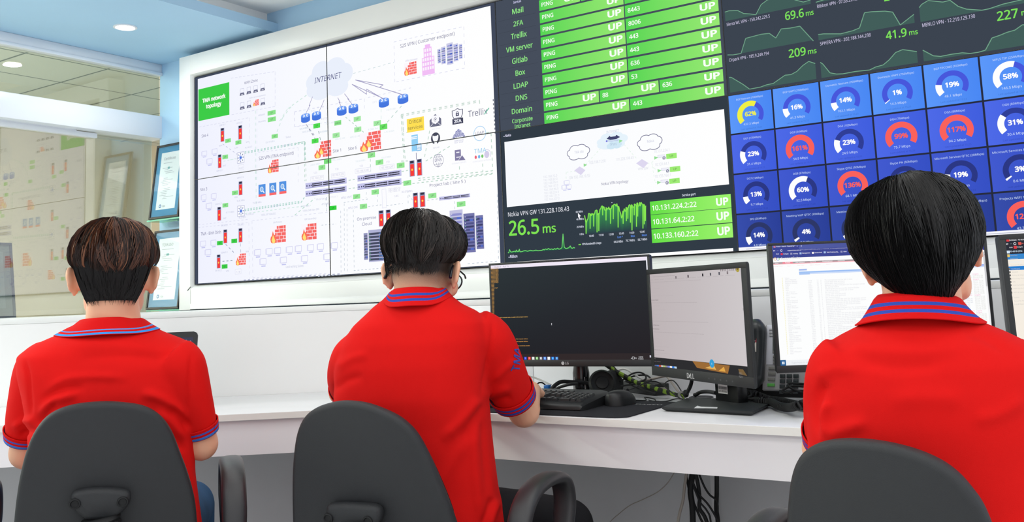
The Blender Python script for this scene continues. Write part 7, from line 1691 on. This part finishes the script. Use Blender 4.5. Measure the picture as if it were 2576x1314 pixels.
# ---------------------------------------------------------------- the person at right
yR = 104
Hd = Head(at(2312, 640, 1.455), 101, 6, -8.0)
f_ = V((math.cos(math.radians(yR)), math.sin(math.radians(yR)), 0)); s0 = V((f_[1], -f_[0], 0))
EL = at(2078, 1130, 1.50); ER = at(2600, 1120, 1.48)
WR = ER + f_ * .235 - s0 * .08 + U3 * .03; WL = EL + f_ * .235 + s0 * .06 + U3 * .03
P = dict(label='person with thick black hair in a red polo shirt, at the right, nearest', yaw=yR, head=Hd, neck=at(2316, 765, 1.435), neck_r=.056, ear=18, ear_out=-.003,
         rows=[(766, 2242, 2392, 1.435, .048), (788, 2216, 2412, 1.435, .060), (812, 2184, 2444, 1.43, .072), (838, 2136, 2496, 1.425, .084), (870, 2088, 2550, 1.42, .094), (915, 2058, 2580, 1.415, .106), (985, 2056, 2586, 1.41, .113), (1060, 2060, 2588, 1.405, .115), (1140, 2062, 2590, 1.40, .114), (1240, 2060, 2592, 1.39, .114), (1370, 2054, 2602, 1.38, .120), (1520, 2044, 2612, 1.37, .126), (1640, 2040, 2616, 1.37, .128)],
         arms=[dict(S=at(2560, 900, 1.42), E=ER, Wr=WR, hd=f_ * .9 - s0 * .25 - U3 * .1, th=-s0, bk=U3, sleeve=[(at(2522, 918, 1.415), .052), (at(2558, 950, 1.42), .055), (at(2580, 1010, 1.43), .053), (at(2596, 1060, 1.45), .046), (at(2600, 1100, 1.465), .041)]),
               dict(S=at(2134, 945, 1.425), E=EL, Wr=WL, hd=f_ * .9 + s0 * .25 - U3 * .1, th=s0, bk=U3, sleeve=[(at(2146, 912, 1.415), .054), (at(2118, 942, 1.42), .0535), (at(2100, 990, 1.435), .0475), (at(2090, 1060, 1.465), .0420), (at(2086, 1108, 1.49), .038)])],
         folds=[([(2062, 1090), (2050, 1040), (2062, 990), (2085, 965)], -.006, 12), ([(2085, 1100), (2072, 1050), (2088, 1005)], .005, 12), ([(2120, 860), (2200, 880), (2330, 885), (2450, 872)], .003, 20), ([(2160, 905), (2260, 925), (2380, 915)], -.0025, 18), ([(2055, 1120), (2110, 1085), (2190, 1060)], .004, 18), ([(2050, 950), (2100, 930), (2160, 935)], .0025, 14), ([(2576, 1000), (2520, 1040), (2440, 1060)], .003, 18), ([(2420, 830), (2480, 850), (2540, 890)], -.003, 14), ([(2230, 1010), (2330, 1000), (2430, 1010)], .002, 24)],
         col_c=at(2308, 776, 1.435), col=[(.010, .054, .054, 0.0, -.004), (.025, .057, .060, .10, -.006), (.021, .063, .068, .22, -.010), (-.004, .085, .083, .84, -.010), (-.011, .094, .089, 1.0, -.008)], colM=M_colB, cufM=M_cufB, jeans=M_trous, col_tilt=-.05)
tR, shR = person(P)
hm = hair_mats('deep_black_hair', (9, 9, 10), (14, 13, 14), (28, 27, 29))
lu = lump_of(14, .015)
RG = [(0.1150, 0.0037, 0.0382, -0.0307, 0.00, 2.00), (0.1165, 0.0333, 0.0688, 0.0154, 0.00, 2.00), (0.1050, 0.0629, 0.0898, 0.0518, 0.03, 2.05), (0.0830, 0.0851, 0.1031, 0.0806, 0.06, 2.10), (0.0560, 0.0953, 0.1089, 0.0960, 0.08, 2.15), (0.0340, 0.0976, 0.1098, 0.1037, 0.12, 2.20), (0.0060, 0.0967, 0.1079, 0.0998, 0.22, 2.20), (-0.0200, 0.0907, 0.1031, 0.0941, 0.34, 2.20), (-0.0460, 0.0805, 0.0955, 0.0883, 0.48, 2.20), (-0.0720, 0.0666, 0.0840, 0.0826, 0.62, 2.20), (-0.0900, 0.0537, 0.0726, 0.0768, 0.70, 2.20)]
ha = Hair(Hd, None, RG); cap = MB(); ha.cap(cap, (-2.35, 2.35), lump=lu, shrink=.955); ha.cap(cap, (-math.pi, math.pi), lump=lu, shrink=.955, t1=.55); rr = random.Random(31)
st = ha.strands(3600, rr, (.3, .7), (0, .7), 1.02, .004, .00062, (-2.3, 2.3), 260, .10, 8, (.6, .32, .08), lu, .02)
st2 = ha.strands(1500, rr, (.25, .45), (.6, .85), 1.20, .003, .0006, (-1.7, 1.7), 150, .08, 7, (.8, .2, 0), lu, .02, 0.0, .2)
st3 = ha.strands(900, rr, (.3, .6), (0, .3), .6, .004, .0006, (-math.pi, math.pi), 160, .1, 6, (.6, .32, .08), lu, .02)
build_hair('hair', [(0, cap)] + [(k, q[k]) for q in (st, st2, st3) for k in range(3)], hm, tR)
# ================================================================ office chairs
M_shell = mat('black_shell', (40, 42, 45), .5, .4, bump=.35, bscale=1600, noise=.03, nscale=60)
M_cush = fabric_mat('black_seat_cloth', (24, 24, 26), 900, .08)
M_arm = mat('arm_pad', (44, 44, 47), .34, .5, bump=.2, bscale=1200)
def chair(label, plate, N_yaw, lean, outline, bracket, holes, seat, yaw, arms, bellows=None):
    """plate = place of the shell on the photo (px, py, depth); outline, bracket measured on it"""
    P0 = at(*plate); a = math.radians(N_yaw); U = V((math.sin(a), -math.cos(a), 0)); Nf = V((math.cos(a), math.sin(a), 0)); k = math.radians(lean)
    W = V((0, 0, 1)) * math.cos(k) - Nf * math.sin(k)           # leans back, away from the sitter's front
    S = Sheet(P0, U, W); fr = (S.O, S.U, S.W, S.N)              # S.N points to the rear (towards the camera)
    y_ = math.radians(yaw); f = V((math.cos(y_), math.sin(y_), 0)); s = V((f[1], -f[0], 0)); up = V((0, 0, 1)); so = V((seat[0], seat[1], 0))
    t = thing('office_chair', label, 'chair', so)
    o = [S.uv(*p) for p in outline]; o = [tuple(q[:2]) for q in spline([(*p, 0) for p in o], 4)]
    lx, ly = o[0]; rx, ry = o[-1]; bot = S.uv(plate[0], plate[1])[1] * 0 + (0.50 - P0[2]) / W[2]
    w_ = rx - lx; o += [(rx + .004, (ry + bot) / 2), (rx - .02, bot + .05), (rx - .07, bot), (lx + .07, bot), (lx + .02, bot + .05), (lx - .004, (ly + bot) / 2)]
    o = o[::-1] if sum((q[0] - p[0]) * (q[1] + p[1]) for p, q in zip(o, o[1:] + o[:1])) > 0 else o
    bm = bmesh.new(); lo = [bm.verts.new((p[0], p[1], 0)) for p in o]; fc = bm.faces.new(lo); cx = np.mean([p[0] for p in o]); wd = (max(p[0] for p in o) - min(p[0] for p in o)) / 2
    r = bmesh.ops.extrude_face_region(bm, geom=[fc]); vs = [v for v in r['geom'] if isinstance(v, bmesh.types.BMVert)]
    for v in vs: v.co.z -= .028
    bmesh.ops.recalc_face_normals(bm, faces=bm.faces)
    es = [e for e in bm.edges if abs(e.verts[0].co.z - e.verts[1].co.z) < 1e-6]; bmesh.ops.bevel(bm, geom=es, offset=.011, segments=3, affect='EDGES', profile=.55)
    for v in bm.verts: v.co = Vector(S.O + S.U * v.co.x + S.W * v.co.y + S.N * v.co.z)
    m = MB(); m.bm(bm); m.build('back_shell', M_shell, t, 50)
    bm = bmesh.new(); cy = np.mean([p[1] for p in o]); lo = [bm.verts.new((cx + (p[0] - cx) * .90, cy - .012 + (p[1] - cy) * .84, -.0275)) for p in o]; fc = bm.faces.new(lo); r = bmesh.ops.extrude_face_region(bm, geom=[fc]); vs = [v for v in r['geom'] if isinstance(v, bmesh.types.BMVert)]
    for v in vs: v.co.z -= .03
    es = [e for e in bm.edges if e.verts[0].co.z < -.05 and e.verts[1].co.z < -.05]; bmesh.ops.bevel(bm, geom=es, offset=.014, segments=3, affect='EDGES')
    bmesh.ops.recalc_face_normals(bm, faces=bm.faces)
    for v in bm.verts: v.co = Vector(S.O + S.U * v.co.x + S.W * v.co.y + S.N * v.co.z)
    m = MB(); m.bm(bm); m.build('back_cushion', M_cush, t, 50)
    if bracket:
        q = [S.uv(*p) for p in bracket]; q = [tuple(p[:2]) for p in spline([(*p, 0) for p in q] + [(*q[0], 0)], 3)][:-1]
        if sum((b[0] - a_[0]) * (b[1] + a_[1]) for a_, b in zip(q, q[1:] + q[:1])) > 0: q = q[::-1]
        m = MB(); m.prism(q, .0005, .030, .010, frame=fr); br = m.build('back_bracket', M_shell, t, 50)
        for h in holes:
            c = S.uv(*h); m = MB(); m.lathe([(.0, .0305), (.0065, .0305), (.0085, .0335), (.0105, .033), (.0115, .030), (.0115, .026), (0, .026)], S.O + S.U * c[0] + S.W * c[1], S.N, 18); m.build('bolt_cap', M_rub, br, 50)
    bc = S.O + S.U * cx + S.W * (bot + .06)
    m = MB(); n = 12
    bp = spline([(S.O + S.U * (S.uv(*bellows)[0] if bellows else cx) + S.W * (S.uv(*bellows)[1] if bellows else bot + .1) + S.N * .012), bc + S.N * .02, so - f * .19 + up * .405, so + up * .40], 14)
    m.tube(bp, [.036 + .004 * (i % 2) if i < len(bp) * .6 else .024 for i in range(len(bp))], 16); m.build('support_bar', M_rub, t, 60)
    # seat
    m = MB(); pts = []
    for a_ in np.linspace(0, 2 * math.pi, 40, endpoint=False):
        ca, sa = math.cos(a_), math.sin(a_); pts.append((.235 * math.copysign(abs(ca) ** .55, ca), .225 * math.copysign(abs(sa) ** .6, sa)))
    m.prism(pts, .415, .475, .022, frame=(so, s, f, up)); m.build('seat', M_cush, t, 50)
    m = MB(); m.prism([(p[0] * .96, p[1] * .96) for p in pts], .395, .416, .006, frame=(so, s, f, up)); m.build('seat_shell', M_shell, t, 50)
    for sd, dx, dy, dz in arms:
        c = so + s * (sd * dx) + f * dy + up * dz
        lp = spline([(-.125, -.215), (-.135, -.10), (-.115, .0), (-.06, .052), (.03, .066), (.105, .052), (.128, .0), (.10, -.09), (.07, -.215)], 6)[:] if False else [V((*p, 0)) for p in [(-.125, -.215), (-.135, -.10), (-.115, .0), (-.06, .052), (.03, .066), (.105, .052), (.128, .0), (.10, -.09), (.07, -.215)]]
        lp = spline(lp, 6); rg = []
        for i, p in enumerate(lp):
            T = nrm(lp[min(i + 1, len(lp) - 1)] - lp[max(i - 1, 0)]); nn = V((-T[1], T[0], 0)); hw = .0275 if p[1] > -.02 else .0275 - .006 * min(1, (-.02 - p[1]) / .12)
            rg.append([c + f * (p[0] + nn[0] * b) + up * (p[1] + nn[1] * b) + s * a_ for a_, b in [(hw * math.copysign(abs(math.cos(q)) ** .75, math.cos(q)), .0145 * math.copysign(abs(math.sin(q)) ** .75, math.sin(q))) for q in np.linspace(0, 2 * math.pi, 20, endpoint=False)]])
        m = MB(); m.rings(rg); m.build('armrest', M_arm, t, 60)
    m = MB(); m.tube([so + up * .395, so + up * .24], .028, 20); m.tube([so + up * .25, so + up * .07], .036, 20); m.build('gas_column', M_rub, t, 60)
    m = MB()
    for q in range(5):
        an = y_ + 2 * math.pi * q / 5; d = V((math.cos(an), math.sin(an), 0)); m.tube([so + up * .085, so + d * .15 + up * .082, so + d * .29 + up * .066], [.032, .024, .018], 12)
    m.build('star_base', M_shell, t, 60)
    for q in range(5):
        an = y_ + 2 * math.pi * q / 5; d = V((math.cos(an), math.sin(an), 0)); w = np.cross(up, d)
        m = MB(); c = so + d * .29
        for e in (-1, 1): m.lathe([(0, -.008), (.022, -.008), (.025, -.004), (.025, .004), (.022, .008), (0, .008)], c + w * (.013 * e) + up * .0255, w, 20)
        m.tube([c + w * -.02 + up * .0255, c + w * .02 + up * .0255], .006, 8); m.tube([c + up * .03, c + up * .066], .008, 8); m.build('caster', M_rub, t, 60)
    return t
def seat_of(px, depth, yaw, fwd):
    p = at(px, 1250, depth); a = math.radians(yaw); return (p[0] + math.cos(a) * fwd, p[1] + math.sin(a) * fwd)
chair('black office chair of the person at the left', (265, 1200, 1.915), 143, 8,
      [(32, 1330), (38, 1270), (48, 1205), (64, 1140), (88, 1085), (125, 1045), (180, 1023), (250, 1015), (310, 1017), (365, 1027), (405, 1052), (432, 1090), (452, 1140), (474, 1200), (490, 1262), (497, 1330)],
      [(180, 1250), (186, 1232), (215, 1224), (256, 1221), (298, 1223), (325, 1229), (330, 1246), (322, 1266), (300, 1286), (282, 1296), (228, 1299), (205, 1288), (188, 1270)], [(192, 1256), (311, 1251)], seat_of(255, 1.915, 143, .225), 143,
      [(1, .268, -.02, .630), (-1, .262, -.02, .630)], (252, 1296))
chair('black office chair in the middle, its back turned aside from the person typing', (930, 1200, 1.93), 108, 8,
      [(734, 1340), (732, 1262), (733, 1180), (741, 1105), (758, 1058), (786, 1032), (825, 1018), (862, 1013), (910, 1018), (958, 1034), (1004, 1058), (1042, 1095), (1072, 1148), (1100, 1210), (1126, 1275), (1148, 1340)],
      [(832, 1278), (836, 1263), (852, 1258), (900, 1258), (948, 1262), (966, 1270), (971, 1290), (962, 1308), (940, 1318), (862, 1316), (838, 1300)], [(842, 1291), (940, 1298)], seat_of(985, 1.95, 98, .25), 97,
      [(1, .235, .0, .585), (-1, .255, .0, .585)], (900, 1320))
chair('black office chair at the right, nearest to the camera', (2240, 1260, 1.235), 84, 8,
      [(1973, 1350), (1977, 1280), (1984, 1215), (1998, 1168), (2022, 1138), (2062, 1119), (2112, 1112), (2170, 1114), (2235, 1124), (2300, 1142), (2358, 1168), (2402, 1200), (2438, 1240), (2468, 1284), (2496, 1350)],
      None, [], seat_of(2260, 1.25, 90, .24), 90, [(1, .27, -.01, .62), (-1, .27, -.01, .60)])
